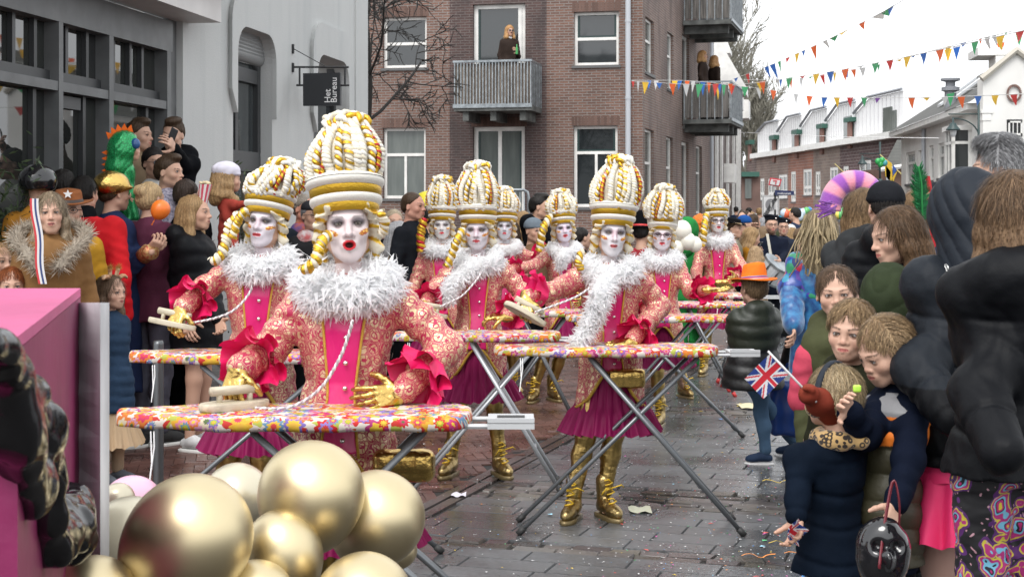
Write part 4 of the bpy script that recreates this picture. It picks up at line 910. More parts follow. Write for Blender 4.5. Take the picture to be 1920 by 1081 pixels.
# white gabled house on the right
wh = empty('white_house', (0, 0, 0), 0, 'white plastered house with grey tiled roof, bay window and gable with a round brick ring', 'building')
fw = Facade(P(1848, 390, 30), (.121, .993), (-1, 0)); tw = lambda px: fw.t(px)
def wz(py, px): return fw.z(py, tw(px))
m_wh = mat('white_plaster', col=(.70, .69, .66), rough=.7, var=(1, .10)); tE = tw(1690)
WH = [(tw(1716), tw(1699), wz(345, 1699), wz(287, 1699)), (tw(1728), tw(1722), wz(340, 1722), wz(283, 1722)), (tw(1750), tw(1742), wz(338, 1742), wz(274, 1742)), (tw(1770), tw(1759), wz(334, 1759), wz(270, 1759))]
fw.wall(0, tE, 0, wz(255, 1690), [(min(a, b), max(a, b), c, d) for a, b, c, d in WH], m_wh, 'wall', wh, depth=.12)
for a, b, c, d in WH: window(fw, wh, min(a, b), max(a, b), c, d, inset=.04, fr=.07, bars=(.65,), glass=m_glassc)
zE = wz(257, 1690)
mb = MB(); fw.box(mb, tw(1842), tE+.3, zE, zE+.13, .0, .30); mb.build('gutter_cornice', m_white, wh, colors=False)
# tiled roof: sloping slab
def tiles(t, b, mp, out):
    uv = nd(t, 'UVMap'); uv.uv_map = 'UVMap'; w = nd(t, 'TexWave', {'Vector': uv.outputs[0], 'Scale': 1.15, 'Distortion': .3, 'Detail': 1.0}, wave_type='BANDS', bands_direction='Y', wave_profile='SAW')
    n = nd(t, 'TexNoise', {'Vector': uv.outputs[0], 'Scale': 3.0, 'Detail': 5.0}); c = mixc(t, n.outputs[0], (.045, .045, .04), (.11, .11, .10)); c = mixc(t, nd(t, 'MapRange', {0: w.outputs[1], 1: .0, 2: .25, 3: .75, 4: 0.0}).outputs[0], c, (.04, .04, .04)); t.links.new(c, b.inputs['Base Color'])
m_tile = mat('roof_tiles', rough=.75, build=tiles)
def sheet_uv(name, V, m, parent, s=1.0):
    o = mesh_obj(name, V, [(0, 1, 2, 3)], m, parent); uv = o.data.uv_layers.new(name='UVMap'); V = np.array(V); L1 = np.linalg.norm(V[1]-V[0]); L2 = np.linalg.norm(V[3]-V[0])
    uv.data.foreach_set('uv', np.array([0, 0, L1*s, 0, L1*s, L2*s, 0, L2*s], np.float32)); return o
ze2 = zE+.13
sheet_uv('tiled_roof', [fw.pt(tw(1850), ze2, .32), fw.pt(tE+.6, ze2, .32), fw.pt(tE-1.5, ze2+1.5, -1.9), fw.pt(tw(1850), ze2+1.5, -1.9)], m_tile, wh)
mb = MB(); mb.prism([fw.pt(tw(1775), ze2+.15, .3), fw.pt(tw(1775), ze2+1.6, .0), fw.pt(tw(1775), ze2+1.6, -1.4)], np.append(fw.d*-1.5, 0)); 
# dormer
mb = MB(); fw.box(mb, tw(1843), tw(1830), ze2+.35, ze2+.95, -1.5, -.25); dm = mb.build('dormer', m_white, wh, colors=False); mb = MB(); fw.box(mb, tw(1843), tw(1824), ze2+.96, ze2+1.12, -1.6, .1); mb.build('dormer_roof', m_white, dm, colors=False)
mb = MB()
for px in (1752, 1776): t = tw(px); V = [fw.pt(t, ze2+.30, -.15), fw.pt(t+.5, ze2+.30, -.15), fw.pt(t+.5, ze2+.95, -1.0), fw.pt(t, ze2+.95, -1.0)]; mb = MB(); mb.prism([v_+[0, 0, .05] for v_ in V], (0, 0, .06)); mb.build('roof_window', mat('roof_window', col=(.5, .52, .54), rough=.2), wh, colors=False)
mb = MB(); p = P(1782, 172, 34); mb.lathe([(.13, -.5), (.13, 0), (.2, .02), (.2, .1), (.11, .12), (.11, .22), (.22, .25), (.22, .30), (0, .32)], p); mb.build('chimney_flue', mat('zinc'), wh, colors=False)
# gable wall facing the camera
YG = 29.2
gp = [(1843, 205), (1843, 147), (1906, 96), (1975, 147), (1975, 480), (1843, 480)]
hole = None
mb = MB(); mb.prism([P(a, b, YG) for a, b in gp], (0, .35, 0)); mb.build('gable', m_wh, wh, colors=False)
mb = MB(); mb.tube([P(1840, 148, YG-.05), P(1906, 94, YG-.05), P(1978, 148, YG-.05)], .07, 6); mb.build('gable_coping', mat('coping', col=(.45, .42, .36), rough=.7), wh, colors=False)
mb = MB(); th_ = np.linspace(0, 2*np.pi, 33); c0 = P(1901, 175, YG-.02)
for i in range(32):
    a, b = th_[i]+.02, th_[i+1]-.02; mb.prism([c0+np.array([math.cos(x)*r*.95, 0, math.sin(x)*r*1.12]) for x, r in ((a, .155), (b, .155), (b, .115+.0), (a, .115))], (0, -.03, 0), np.array([.20, .12, .10])*rnd.uniform(.7, 1.2))
mb.build('brick_ring', mat('ring_brick', attr=True, rough=.9), wh)
mb = MB(); mb.prism([P(a, b, YG-.01) for a, b in ((1888, 224), (1917, 224), (1917, 256), (1888, 256))], (0, .02, 0)); w_ = mb.build('window', m_black, wh, colors=False)
mb = MB()
for a, b, c, d in ((1891, 1917, 227, 230), (1891, 1917, 250, 254), (1891, 1894, 227, 254), (1914, 1917, 227, 254), (1899, 1900.5, 230, 250), (1907, 1908.5, 230, 250)): mb.prism([P(a, c, YG-.04), P(b, c, YG-.04), P(b, d, YG-.04), P(a, d, YG-.04)], (0, .02, 0))
mb.build('window_bars', m_white, w_, colors=False)
mb = MB(); mb.prism([P(a, b, YG-.03) for a, b in ((1840, 207), (1862, 207), (1862, 212), (1840, 212))], (0, .2, 0)); mb.prism([P(a, b, YG-.015) for a, b in ((1842, 212), (1858, 212), (1858, 226), (1842, 226))], (0, .2, 0)); mb.build('corbel', m_white, wh, colors=False)
# bay window
bw_ = MB(); za, zb2 = wz(333, 1800), wz(250, 1800); t_a, t_b = tw(1822), fw.t(1773, .40)
fw.box(bw_, t_a, t_b, za-.22, za, 0, .42); fw.box(bw_, t_a-.05, t_b+.05, zb2, zb2+.10, 0, .47)
for t in (t_a, (t_a+t_b)/2, t_b-.07): fw.box(bw_, t, t+.07, za, zb2, .34, .41)
fw.box(bw_, t_a, t_a+.07, za, zb2, 0, .07)
fw.box(bw_, t_a, t_b, za+(zb2-za)*.70, za+(zb2-za)*.70+.06, .34, .41); fw.box(bw_, t_a+.003, t_a+.06, za+(zb2-za)*.70, za+(zb2-za)*.70+.06, .07, .34); fw.box(bw_, t_a+.003, t_a+.06, za, za+.06, .07, .34)
bo = bw_.build('bay_window', m_white, wh, colors=False); g_ = MB(); fw.box(g_, t_a+.03, t_b-.03, za, zb2, .05, .385); g_.build('pane', m_glass, bo, colors=False)
mb = MB(); t = tw(1736); mb.tube([fw.pt(t, 0, .06), fw.pt(t, zE, .06)], .05, 8); mb.build('downpipe', mat('pipe_grey'), wh, colors=False)
# lower tiled roof and brick wall left of the white house
lo_ = empty('low_brick_house', (0, 0, 0), 0, 'low brick house with a steep tiled roof squeezed left of the white house', 'building')
sheet_uv('tiled_roof', [P(1655, 315, 52), P(1700, 315, 52), P(1700, 262, 54), P(1682, 262, 54)], m_tile, lo_)
mb = MB(); mb.prism([P(1652, 316, 52.3), P(1700, 312, 52.3), P(1700, 420, 52.3), P(1652, 420, 52.3)], (0, 5, 0)); mb.build('wall', mat('brown_wall2', col=(.20, .12, .09), rough=.9, var=(1, .3)), lo_, colors=False)
mb = MB(); mb.tube([P(1650, 318, 52), P(1702, 310, 52)], .09, 6); mb.build('gutter', m_white, lo_, colors=False)
# filler behind everything
fb = empty('distant_houses', (0, 0, 0), 0, 'distant brick houses closing the street behind the crowd', 'building')
mb = MB(); mb.prism([P(1380, 372, 120), P(1720, 372, 120), P(1720, 440, 120), P(1380, 440, 120)], (0, 5, 0)); mb.build('wall', mat('brown_wall'), fb, colors=False)
# ================================================================ TREES, LAMPS, SIGNS, BUNTING
def bare_tree(name, base, hgt, r0, seed, label, lean=(0, 0), spread=.55, levels=5, up=.35, col=(.045, .040, .034), group=None, kids=3, first=.25, rmin=.004, lenf=.72, droop=0.0, n0=7):
    rg = random.Random(seed); root = empty(name, base, 0, label, 'tree', group); tr = MB(); br = MB()
    def grow(p, d, L, r, lv):
        k = 5; pts = [p]; q = np.array(p); dd = np.array(d)
        for i in range(k):
            dd = unit(dd+np.array([rg.gauss(0, .13), rg.gauss(0, .13), rg.gauss(0, .09)+(up*.12 if lv < 3 else -droop)])); q = q+dd*L/k; pts.append(q)
        rr_ = np.linspace(r, max(r*.62, rmin*.6), k+1); (tr if lv == 0 else br).tube(pts, rr_, 6 if lv < 2 else 3 if lv > 3 else 4, cap=False)
        if lv >= levels: return
        nk = (n0 if lv == 0 else kids+rg.randint(0, 1))
        for j in range(nk):
            f = first+(1-first)*(j+rg.random())/nk if lv else .35+.65*(j+rg.random()*.8)/nk
            i = min(int(f*k), k-1); pp = pts[i]+(pts[i+1]-pts[i])*(f*k-i)
            ax = unit(np.cross(dd, [rg.gauss(0, 1), rg.gauss(0, 1), rg.gauss(0, 1)])); a = spread*rg.uniform(.6, 1.35)
            nd_ = unit(dd*math.cos(a)+ax*math.sin(a)+np.array([0, 0, up*.25]))
            grow(pp, nd_, L*lenf*rg.uniform(.7, 1.1)*(1-.35*f if lv == 0 else 1), max(r*.58*(1-.4*f)*rg.uniform(.7, 1), rmin), lv+1)
    grow(np.zeros(3), unit([lean[0], lean[1], 1]), hgt, r0, 0)
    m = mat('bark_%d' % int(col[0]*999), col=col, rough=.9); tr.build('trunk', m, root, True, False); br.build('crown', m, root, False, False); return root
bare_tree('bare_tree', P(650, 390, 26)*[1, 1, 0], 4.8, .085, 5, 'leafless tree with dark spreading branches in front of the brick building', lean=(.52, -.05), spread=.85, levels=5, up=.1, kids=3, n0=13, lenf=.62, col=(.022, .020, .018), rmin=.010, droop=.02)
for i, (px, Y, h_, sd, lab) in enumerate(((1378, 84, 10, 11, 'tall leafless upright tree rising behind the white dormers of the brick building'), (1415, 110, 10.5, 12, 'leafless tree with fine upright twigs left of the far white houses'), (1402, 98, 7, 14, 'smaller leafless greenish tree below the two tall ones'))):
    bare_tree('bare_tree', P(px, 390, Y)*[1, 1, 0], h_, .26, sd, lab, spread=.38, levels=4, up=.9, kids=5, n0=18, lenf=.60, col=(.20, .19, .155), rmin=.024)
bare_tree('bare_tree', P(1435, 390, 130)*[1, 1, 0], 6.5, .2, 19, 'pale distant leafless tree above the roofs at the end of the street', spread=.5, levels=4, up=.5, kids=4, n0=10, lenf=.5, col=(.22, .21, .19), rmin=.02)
def shrub(p, h_, w, n, seed, label, col, cat='plant', leaf=.05, name='olive_shrub'):
    rg = random.Random(seed); root = empty(name, (p[0], p[1], 0), 0, label, cat); st = MB(); lf = MB()
    for i in range(26):
        a = rg.uniform(0, 6.28); r_ = rg.uniform(.2, 1)*w; top = np.array([math.cos(a)*r_, math.sin(a)*r_, h_*rg.uniform(.6, 1)])
        pts = spline([(0, 0, 0), top*[.3, .3, .5], top], 8); st.tube(pts, np.linspace(.012, .003, 8), 4, cap=False)
        for k in range(n//26):
            f = rg.uniform(.35, 1.02); q = top*[f, f, f]+[rg.gauss(0, .07), rg.gauss(0, .07), rg.gauss(0, .06)]; d = unit([rg.gauss(0, 1), rg.gauss(0, 1), rg.gauss(.6, .8)]); s_ = unit(np.cross(d, [rg.gauss(0, 1), rg.gauss(0, 1), 1]))*leaf*.13
            c = np.array(col)*rg.uniform(.5, 1.5); lf.add([q, q+d*leaf*.5+s_, q+d*leaf, q+d*leaf*.5-s_], [(0, 1, 2, 3)], c)
    st.build('stem', mat('twig', col=(.08, .07, .05), rough=.9), root, False, False); lf.build('foliage', mat('leaf', attr=True, rough=.5, trans=.25), root)
shrub(P(-2, 390, 9.9), 2.0, .30, 5200, 3, 'bushy olive green shrub at the left edge before the shop window', (.075, .11, .055), leaf=.075)
shrub(P(472, 390, 12.6), 1.95, .18, 1400, 4, 'small green shrub peeking out behind the white beret child', (.07, .10, .04), leaf=.06)
shrub(P(1490, 390, 60), 1.6, .6, 900, 8, 'dark green tub plant far down the street', (.05, .09, .04), leaf=.2)
# lamp posts
def lamp(px, pyb, ya, Y, lx, ly, label, k=1.0):
    r_ = empty('street_lamp', P(px, 390, Y)*[1, 1, 0], 0, label, 'lamp post', 'street lamps'); m = mat('lamp_green', col=(.02, .045, .045), rough=.45); q = lambda a, b: P(a, b, Y)-np.array(r_.location)
    mb = MB(); sc = Y/F; mb.tube([q(px, 1000*0+390+H/sc), q(px, pyb)], 3.2*sc*k, 8); mb.tube([q(px, pyb), q(px, ya-22)], 2.4*sc*k, 8); mb.tube([q(px, pyb-10), q(px, pyb+2)], 6*sc*k, 8); mb.build('post', m, r_, True, False)
    mb = MB(); d = (px-lx); mb.tube([q(px-1, ya), q(lx-d*.18, ya)], 1.3*sc*k, 6); mb.tube([q(lx, ya+8)]+[q(lx+d*(.02+.98*math.sin(t)), ya+8+34*k*(1-math.cos(t))) for t in np.linspace(0, 1.55, 10)]+[q(px, ya+44*k)], 1.3*sc*k, 6); mb.tube([q(px-d*.15, ya+43*k), q(px+d*.05, ya+43*k)], 1.6*sc*k, 6); mb.build('arm', m, r_, True, False)
    c = q(lx, ly); mb = MB(); mb.lathe([(1*sc, 20*sc*k), (2*sc, 19*sc*k), (2*sc, 10*sc*k), (6*sc*k, 9*sc*k), (7*sc*k, 5*sc*k), (13*sc*k, -2*sc*k), (13.5*sc*k, -4*sc*k), (7*sc*k, -4.5*sc*k)], c, 14); mb.build('lamp_hood', m, r_, True, False)
    mb = MB(); mb.lathe([(6.5*sc*k, -4*sc*k), (6*sc*k, -10*sc*k), (4*sc*k, -16*sc*k), (0, -17*sc*k)], c, 12); mb.build('lamp_glass', mat('lamp_glass', col=(.55, .56, .56), rough=.2), r_, True, False)
lamp(1835, 330, 214, 22, 1787, 240, 'dark green lamp post with hanging lantern before the white house')
lamp(1650, 345, 288, 46, 1617, 305, 'far green lamp post with lantern beside the small green balloons', .7)
# bunting
PAL = dict(r=(.62, .035, .03), o=(.80, .13, .02), y=(.85, .52, .03), b=(.02, .14, .50), g=(.05, .36, .14), w=(.62, .62, .61), v=(.18, .06, .30), e=(.55, .53, .50))
def bunting(pts, flags, label, size=.20, r_=.0035, cord=(.6, .6, .58)):
    """pts: (px, py, Y) of the cord; flags: (px, colour, width, height, skew) in photo pixels"""
    W_ = np.array([P(*p) for p in pts]); pxs = [p[0] for p in pts]; root = empty('bunting', W_[0], 0, label, 'bunting', 'strings of pennants across the street'); o0 = W_[0]
    sp = spline(W_-o0, 40); mb = MB(); mb.tube(sp, r_, 5, cord); mb.build('cord', mat('cord', attr=True, rough=.7), root)
    for px, c, w, h_, sk in flags:
        py = np.interp(px, pxs, [p[1] for p in pts]); Y = np.interp(px, pxs, [p[2] for p in pts]); py2 = np.interp(px+w, pxs, [p[1] for p in pts]); Y2 = np.interp(px+w, pxs, [p[2] for p in pts])
        a = P(px, py, Y)-o0; b = P(px+w, py2, Y2)-o0; tip = P(px+w/2+sk, (py+py2)/2+h_, (Y+Y2)/2)-o0; n = 6; V = []
        ph = rnd.random()*6; dep = np.array([0, -1, 0])
        for i in range(n+1):
            t = i/n; L_ = a*(1-t)+tip*t; R_ = b*(1-t)+tip*t; row_ = []
            for j in range(5): u = j/4; row_.append(L_*(1-u)+R_*u+dep*.02*math.sin(3*u+ph)*t*(1-t*.3)+dep*.03*math.sin(t*3+ph)*t)
            V.append(row_)
        mb = MB(); mb.grid(np.array(V), PAL[c]); mb.build('pennant', mat('pennant_plastic', attr=True, rough=.35, trans=.35), root, True)
bunting([(1184, 152, 30), (1290, 158, 27), (1400, 157, 24), (1560, 134, 17), (1740, 98, 12), (1925, 56, 9)],
 [(1184, 'r', 6, 14, 0), (1194, 'w', 5, 22, 0), (1204, 'y', 13, 24, -2), (1230, 'b', 12, 12, 0), (1254, 'o', 13, 24, 2), (1280, 'w', 13, 24, 1), (1305, 'g', 14, 26, -4), (1336, 'r', 12, 24, -2), (1345, 'b', 8, 20, 0), (1365, 'o', 9, 16, 2), (1418, 'y', 8, 22, 6), (1423, 'o', 12, 24, 3), (1474, 'g', 12, 22, -2), (1498, 'r', 14, 5, 0), (1524, 'y', 13, 22, -1), (1550, 'b', 14, 23, 0), (1578, 'o', 14, 22, 0), (1606, 'w', 14, 5, 0), (1634, 'g', 14, 23, 0), (1661, 'r', 14, 24, 2), (1694, 'y', 14, 26, -1), (1725, 'b', 13, 24, 0), (1754, 'o', 16, 26, 0), (1821, 'g', 14, 25, 1), (1868, 'y', 16, 27, 0), (1904, 'r', 17, 26, -4)], 'bunting climbing from the grey downpipe to the upper right corner')
bunting([(1184, 151, 30), (1300, 152, 29), (1440, 168, 26), (1530, 182, 24), (1720, 183, 18), (1925, 176, 12)],
 [(1214, 'b', 7, 18, -2), (1226, 'w', 9, 18, -2), (1260, 'y', 11, 20, -3), (1270, 'b', 9, 18, -3), (1284, 'o', 9, 24, 0), (1296, 'w', 8, 22, -2), (1313, 'b', 10, 26, 0), (1326, 'o', 7, 20, 0), (1342, 'y', 8, 30, 0), (1353, 'g', 8, 22, 0), (1366, 'r', 12, 18, 0), (1390, 'g', 13, 20, 0), (1418, 'w', 9, 20, 2), (1444, 'o', 12, 20, 0), (1488, 'w', 9, 20, 0), (1512, 'o', 12, 20, -2), (1540, 'b', 12, 20, -2), (1563, 'y', 12, 20, 1), (1588, 'r', 12, 19, 0), (1614, 'g', 12, 19, 0), (1640, 'v', 12, 11, -2), (1703, 'o', 13, 21, 0), (1730, 'y', 14, 7, 0), (1765, 'w', 13, 20, 0), (1795, 'o', 15, 23, 1), (1826, 'b', 15, 22, 0), (1859, 'y', 14, 19, 0), (1894, 'r', 14, 21, 2)], 'lowest bunting string hanging almost level across the street')
bunting([(1370, 150, 34), (1440, 124, 26), (1540, 80, 19), (1660, 20, 13), (1720, -20, 11)],
 [(1376, 'b', 8, 8, 0), (1398, 'r', 7, 20, 3), (1433, 'b', 8, 22, 8), (1443, 'b', 10, 28, 10), (1458, 'g', 6, 22, 4), (1473, 'r', 9, 12, -3), (1490, 'y', 9, 20, 0), (1503, 'b', 7, 12, 0), (1520, 'o', 11, 26, 4), (1542, 'e', 8, 18, 12), (1553, 'r', 18, 4, -4), (1554, 'g', 18, 9, 4), (1572, 'y', 22, 7, -4), (1610, 'o', 12, 14, 4), (1634, 'e', 26, 10, 8), (1651, 'g', 26, 14, 2), (1664, 'b', 13, 18, -2), (1697, 'o', 18, 6, 0)], 'steep bunting string rising into the white sky, pennants flying')
bunting([(1395, 150, 30), (1500, 147, 24), (1640, 123, 17), (1760, 92, 13), (1900, 58, 10)],
 [(1455, 'e', 6, 20, 2), (1461, 'b', 6, 17, 0), (1480, 'o', 6, 20, 0), (1499, 'w', 7, 20, 0), (1515, 'g', 10, 4, 0), (1537, 'r', 9, 20, 4), (1562, 'y', 6, 20, 1), (1577, 'b', 14, 14, 4), (1595, 'o', 10, 18, 3), (1611, 'w', 12, 20, 2), (1644, 'g', 6, 14, 0), (1681, 'y', 11, 5, 0), (1707, 'b', 9, 4, 0), (1773, 'y', 11, 20, -3), (1800, 'b', 12, 9, 0), (1836, 'o', 5, 10, -2), (1846, 'e', 10, 22, 3), (1860, 'w', 8, 20, 3), (1884, 'g', 5, 9, -2)], 'second bunting string running just behind and below the climbing one')
for i, (a, b, ya, yb, lab) in enumerate(((1386, 1760, 248, 259, 'thin bare wire stretched across the street below the pennants'),)):
    mb = MB(); o0 = P(a, ya, 50); mb.tube([np.zeros(3), P((a+b)/2, (ya+yb)/2+3, 40)-o0, P(b, yb, 30)-o0], .006, 4); o = mb.build('wire', mat('cord'), None); o.location = o0; tag(o, lab, 'wire')
# traffic sign, post and street name plate
YS = 40; ps = empty('sign_post', P(1452, 390, YS)*[1, 1, 0], 0, 'banded dark post with street name plate, zone sign and small tilted red sign', 'sign'); q = lambda a, b, dy=0: P(a, b, YS+dy)-np.array(ps.location); SM = lambda n, c: mat(n, col=c, rough=.5)
mb = MB()
for i in range(12): y0 = 345+i*16; mb.tube([q(1453, y0), q(1453, y0+16)], .035, 8, (.02, .02, .02) if i % 2 else (.5, .5, .5))
mb.tube([q(1453, 537), q(1453, 552)], .04, 8, (.02, .02, .02)); mb.build('post', mat('banded_post', attr=True, rough=.5), ps)
def quad(c4, m, name, parent, dy=0, thick=.02, g=q): mb = MB(); mb.prism([g(a, b, dy) for a, b in c4], (0, thick, 0)); return mb.build(name, m, parent, colors=False)
pl = quad([(1453, 356), (1489, 358), (1489, 366), (1453, 366)], SM('sign_blue', (.015, .025, .09)), 'street_name_plate', ps, -.05)
rot0 = Matrix.Rotation(R(90), 3, 'X')
text3d('rvelderstraat', .085, Vector(q(1457.5, 364.3, -.08)), rot0, m_let, pl, wid=.82)
bx_ = quad([(1429, 366), (1461, 366), (1461, 405), (1429, 405)], SM('sign_white', (.62, .62, .62)), 'zone_sign', ps, .0)
b2 = quad([(1430.5, 367.5), (1459.5, 367.5), (1459.5, 403.5), (1430.5, 403.5)], SM('sign_border', (.04, .04, .04)), 'sign_border', bx_, -.01, .005)
b3 = quad([(1431.5, 368.5), (1458.5, 368.5), (1458.5, 402.5), (1431.5, 402.5)], SM('sign_white', (.62, .62, .62)), 'sign_face', bx_, -.02, .005)
mb = MB(); cc = [(1445+10*math.cos(t), 384+11.5*math.sin(t)) for t in np.linspace(0, 6.28, 24, endpoint=False)]; mb.prism([q(a, b, -.025) for a, b in cc], (0, .004, 0)); mb.build('sign_disc', SM('sign_grey', (.20, .20, .21)), bx_, colors=False)
mb = MB(); mb.tube([q(1446, 379, -.03), q(1446, 388, -.03)], .025, 6); mb.tube([q(1444, 394, -.03), q(1446, 387, -.03), q(1448, 394, -.03)], .014, 6); mb.tube([q(1446, 376, -.03), q(1446, 377.5, -.03)], .018, 6); mb.build('pedestrian_symbol', SM('sign_pale', (.5, .5, .5)), bx_, colors=False)
mb = MB()
for k in range(4): mb.tube([q(1432+k*2.2, 402, -.035), q(1451+k*2.2, 372, -.035)], .008, 4)
mb.build('diagonal_stripes', SM('sign_border', (.04, .04, .04)), bx_, colors=False)
r1 = quad([(1444, 333), (1466, 336), (1462, 350), (1441, 347)], SM('sign_red', (.55, .03, .05)), 'small_sign', ps, -.04)
quad([(1446, 335.5), (1463, 338), (1460, 348), (1443.5, 345.5)], SM('sign_white', (.62, .62, .62)), 'sign_face', r1, -.06, .01); quad([(1450, 337.5), (1457, 338.5), (1456.5, 340.5), (1449.5, 339.5)], SM('sign_red', (.55, .03, .05)), 'numeral_bar', r1, -.075, .01); quad([(1455, 338.3), (1457, 338.5), (1455, 346), (1453, 345.8)], SM('sign_red', (.55, .03, .05)), 'numeral_stem', r1, -.076, .01)
# flags on the far facade
def pole_flag(a, b, Y, cloth, label):
    r_ = empty('facade_flag', P(*a, Y), 0, label, 'flag', 'carnival flags on the houses'); o0 = np.array(r_.location); mb = MB(); mb.tube([P(*a, Y)-o0, P(*b, Y)-o0], .02, 6); mb.build('pole', mat('flag_pole', col=(.6, .5, .2), rough=.5), r_, colors=False); mb = MB()
    for poly, c in cloth: mb.prism([P(x, y, Y-.05)-o0 for x, y in poly], (0, .01, 0), c)
    mb.build('cloth', mat('flag_cloth', attr=True, rough=.7, trans=.3), r_)
yel, wht, blu = (.75, .52, .05), (.6, .6, .62), (.05, .12, .4)
pole_flag((1650, 290), (1692, 328), 44, [([(1658, 296), (1672, 306), (1674, 345), (1660, 330)], yel), ([(1661, 310), (1670, 322), (1668, 350), (1662, 346)], wht), ([(1664, 322), (1668, 326), (1667, 338), (1663, 334)], (.5, .04, .04)), ([(1674, 308), (1682, 318), (1674, 330)], blu), ([(1676, 328), (1683, 320), (1672, 348), (1668, 347)], yel)], 'large yellow and white flag leaning out near the white house')
pole_flag((1565, 307), (1600, 340), 62, [([(1580, 325), (1589, 330), (1586, 340), (1576, 340)], wht), ([(1583, 322), (1590, 328), (1585, 336)], yel)], 'small yellow and white flag on the dark brick house')
mb = MB(); c_ = P(1651, 304, 42)
for dx, dz, c in ((-.07, .02, (.05, .45, .12)), (.05, .05, (.05, .45, .12)), (0, -.06, (.05, .42, .12)), (.12, -.02, (.10, .45, .50))):
    t = np.linspace(0, math.pi, 9); mb.lathe([(.085*math.sin(x), .095*math.cos(x)) for x in t], (dx, 0, dz), 12, c)
o = mb.build('balloon_bunch', mat('balloon_rubber', attr=True, rough=.25), None, True); o.location = c_; tag(o, 'small bunch of green balloons tied to the far lamp post', 'balloons')
# crowd barrier at the brick wall
bar = empty('crowd_barrier', P(985, 390, 20)*[1, 1, 0], 0, 'grey tubular steel crowd barrier standing behind the dancers', 'barrier', None); o0 = np.array(bar.location); mb = MB(); q2 = lambda a, b: P(a, b, 20)-o0
mb.tube([q2(930, 356), q2(982, 356), q2(989, 360), q2(991, 370), q2(991, 560)], .019, 8); mb.build('frame', m_galv, bar, True, False); mb = MB()
for i in range(7): mb.tube([q2(935+i*8, 357), q2(935+i*8, 540)], .008, 6)
mb.build('rail_bars', m_galv, bar, True, False)

# strings hanging over the side street beyond the right edge: the shop windows mirror them
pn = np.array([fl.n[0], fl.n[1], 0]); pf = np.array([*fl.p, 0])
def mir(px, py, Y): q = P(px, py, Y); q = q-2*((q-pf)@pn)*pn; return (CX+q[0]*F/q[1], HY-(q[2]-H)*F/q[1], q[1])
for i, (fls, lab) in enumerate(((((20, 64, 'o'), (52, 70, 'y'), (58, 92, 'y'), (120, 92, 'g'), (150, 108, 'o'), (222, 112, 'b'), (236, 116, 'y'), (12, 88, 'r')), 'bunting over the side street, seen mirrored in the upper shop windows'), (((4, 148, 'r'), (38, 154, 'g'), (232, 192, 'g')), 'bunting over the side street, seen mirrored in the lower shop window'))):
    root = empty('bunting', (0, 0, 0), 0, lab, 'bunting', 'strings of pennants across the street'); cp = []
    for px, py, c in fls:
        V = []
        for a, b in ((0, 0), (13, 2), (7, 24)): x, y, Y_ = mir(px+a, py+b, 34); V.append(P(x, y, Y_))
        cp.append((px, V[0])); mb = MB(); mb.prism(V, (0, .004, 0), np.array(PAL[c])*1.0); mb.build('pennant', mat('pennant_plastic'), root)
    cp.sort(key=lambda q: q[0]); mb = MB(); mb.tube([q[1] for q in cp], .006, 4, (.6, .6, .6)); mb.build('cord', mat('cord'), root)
# ================================================================ THE DANCERS WITH IRONING BOARDS
def brocade(t, b, mp, out):
    tc = nd(t, 'TexCoord'); o = tc.outputs['Object']
    dn = nd(t, 'TexNoise', {'Vector': o, 'Scale': 16.0, 'Detail': 2.0}); 
    dv = nd(t, 'VectorMath', {0: dn.outputs['Color'], 1: (.5, .5, .5)}, operation='SUBTRACT'); dv = nd(t, 'VectorMath', {0: dv.outputs[0], 'Scale': .030}, operation='SCALE'); p = nd(t, 'VectorMath', {0: o, 1: dv.outputs[0]}, operation='ADD').outputs[0]
    v = nd(t, 'TexVoronoi', {'Vector': p, 'Scale': 24.0, 'Randomness': .45}, feature='F1'); e = nd(t, 'TexVoronoi', {'Vector': p, 'Scale': 24.0, 'Randomness': .45}, feature='DISTANCE_TO_EDGE')
    v2 = nd(t, 'TexVoronoi', {'Vector': p, 'Scale': 52.0, 'Randomness': .9}, feature='DISTANCE_TO_EDGE')
    cell = mth(t, 'GREATER_THAN', e.outputs['Distance'], .07)
    ring = mth(t, 'SINE', mth(t, 'MULTIPLY', v.outputs['Distance'], 19.0)); ring = mth(t, 'GREATER_THAN', ring, -.62)
    pet = mth(t, 'GREATER_THAN', v2.outputs['Distance'], .055)
    gold = mth(t, 'MULTIPLY', mth(t, 'MULTIPLY', cell, ring), pet)
    fin = mth(t, 'MULTIPLY', mth(t, 'LESS_THAN', e.outputs['Distance'], .045), mth(t, 'GREATER_THAN', e.outputs['Distance'], .020)); gold = mth(t, 'MAXIMUM', gold, mth(t, 'MULTIPLY', fin, .7))
    n = nd(t, 'TexNoise', {'Vector': o, 'Scale': 7.0, 'Detail': 3.0})
    red = mixc(t, n.outputs[0], (.32, .012, .052), (.49, .028, .095)); gd = mixc(t, n.outputs[0], (.55, .40, .21), (.80, .64, .42))
    t.links.new(mixc(t, gold, red, gd), b.inputs['Base Color']); t.links.new(mth(t, 'MULTIPLY', gold, .45), b.inputs['Metallic']); t.links.new(mth(t, 'SUBTRACT', .50, mth(t, 'MULTIPLY', gold, .12)), b.inputs['Roughness'])
    bp = nd(t, 'Bump', {'Strength': .25, 'Distance': .002, 'Height': gold}); t.links.new(bp.outputs[0], b.inputs['Normal'])
m_broc = mat('brocade', build=brocade)
m_satin = mat('pink_satin', col=(.60, .010, .145), rough=.34, spec=.6, bump=(9, .5), stretch=(3, 3, 1)); m_ruf = mat('hot_pink_cloth', col=(.72, .008, .115), rough=.5, bump=(30, .2), trans=.12)
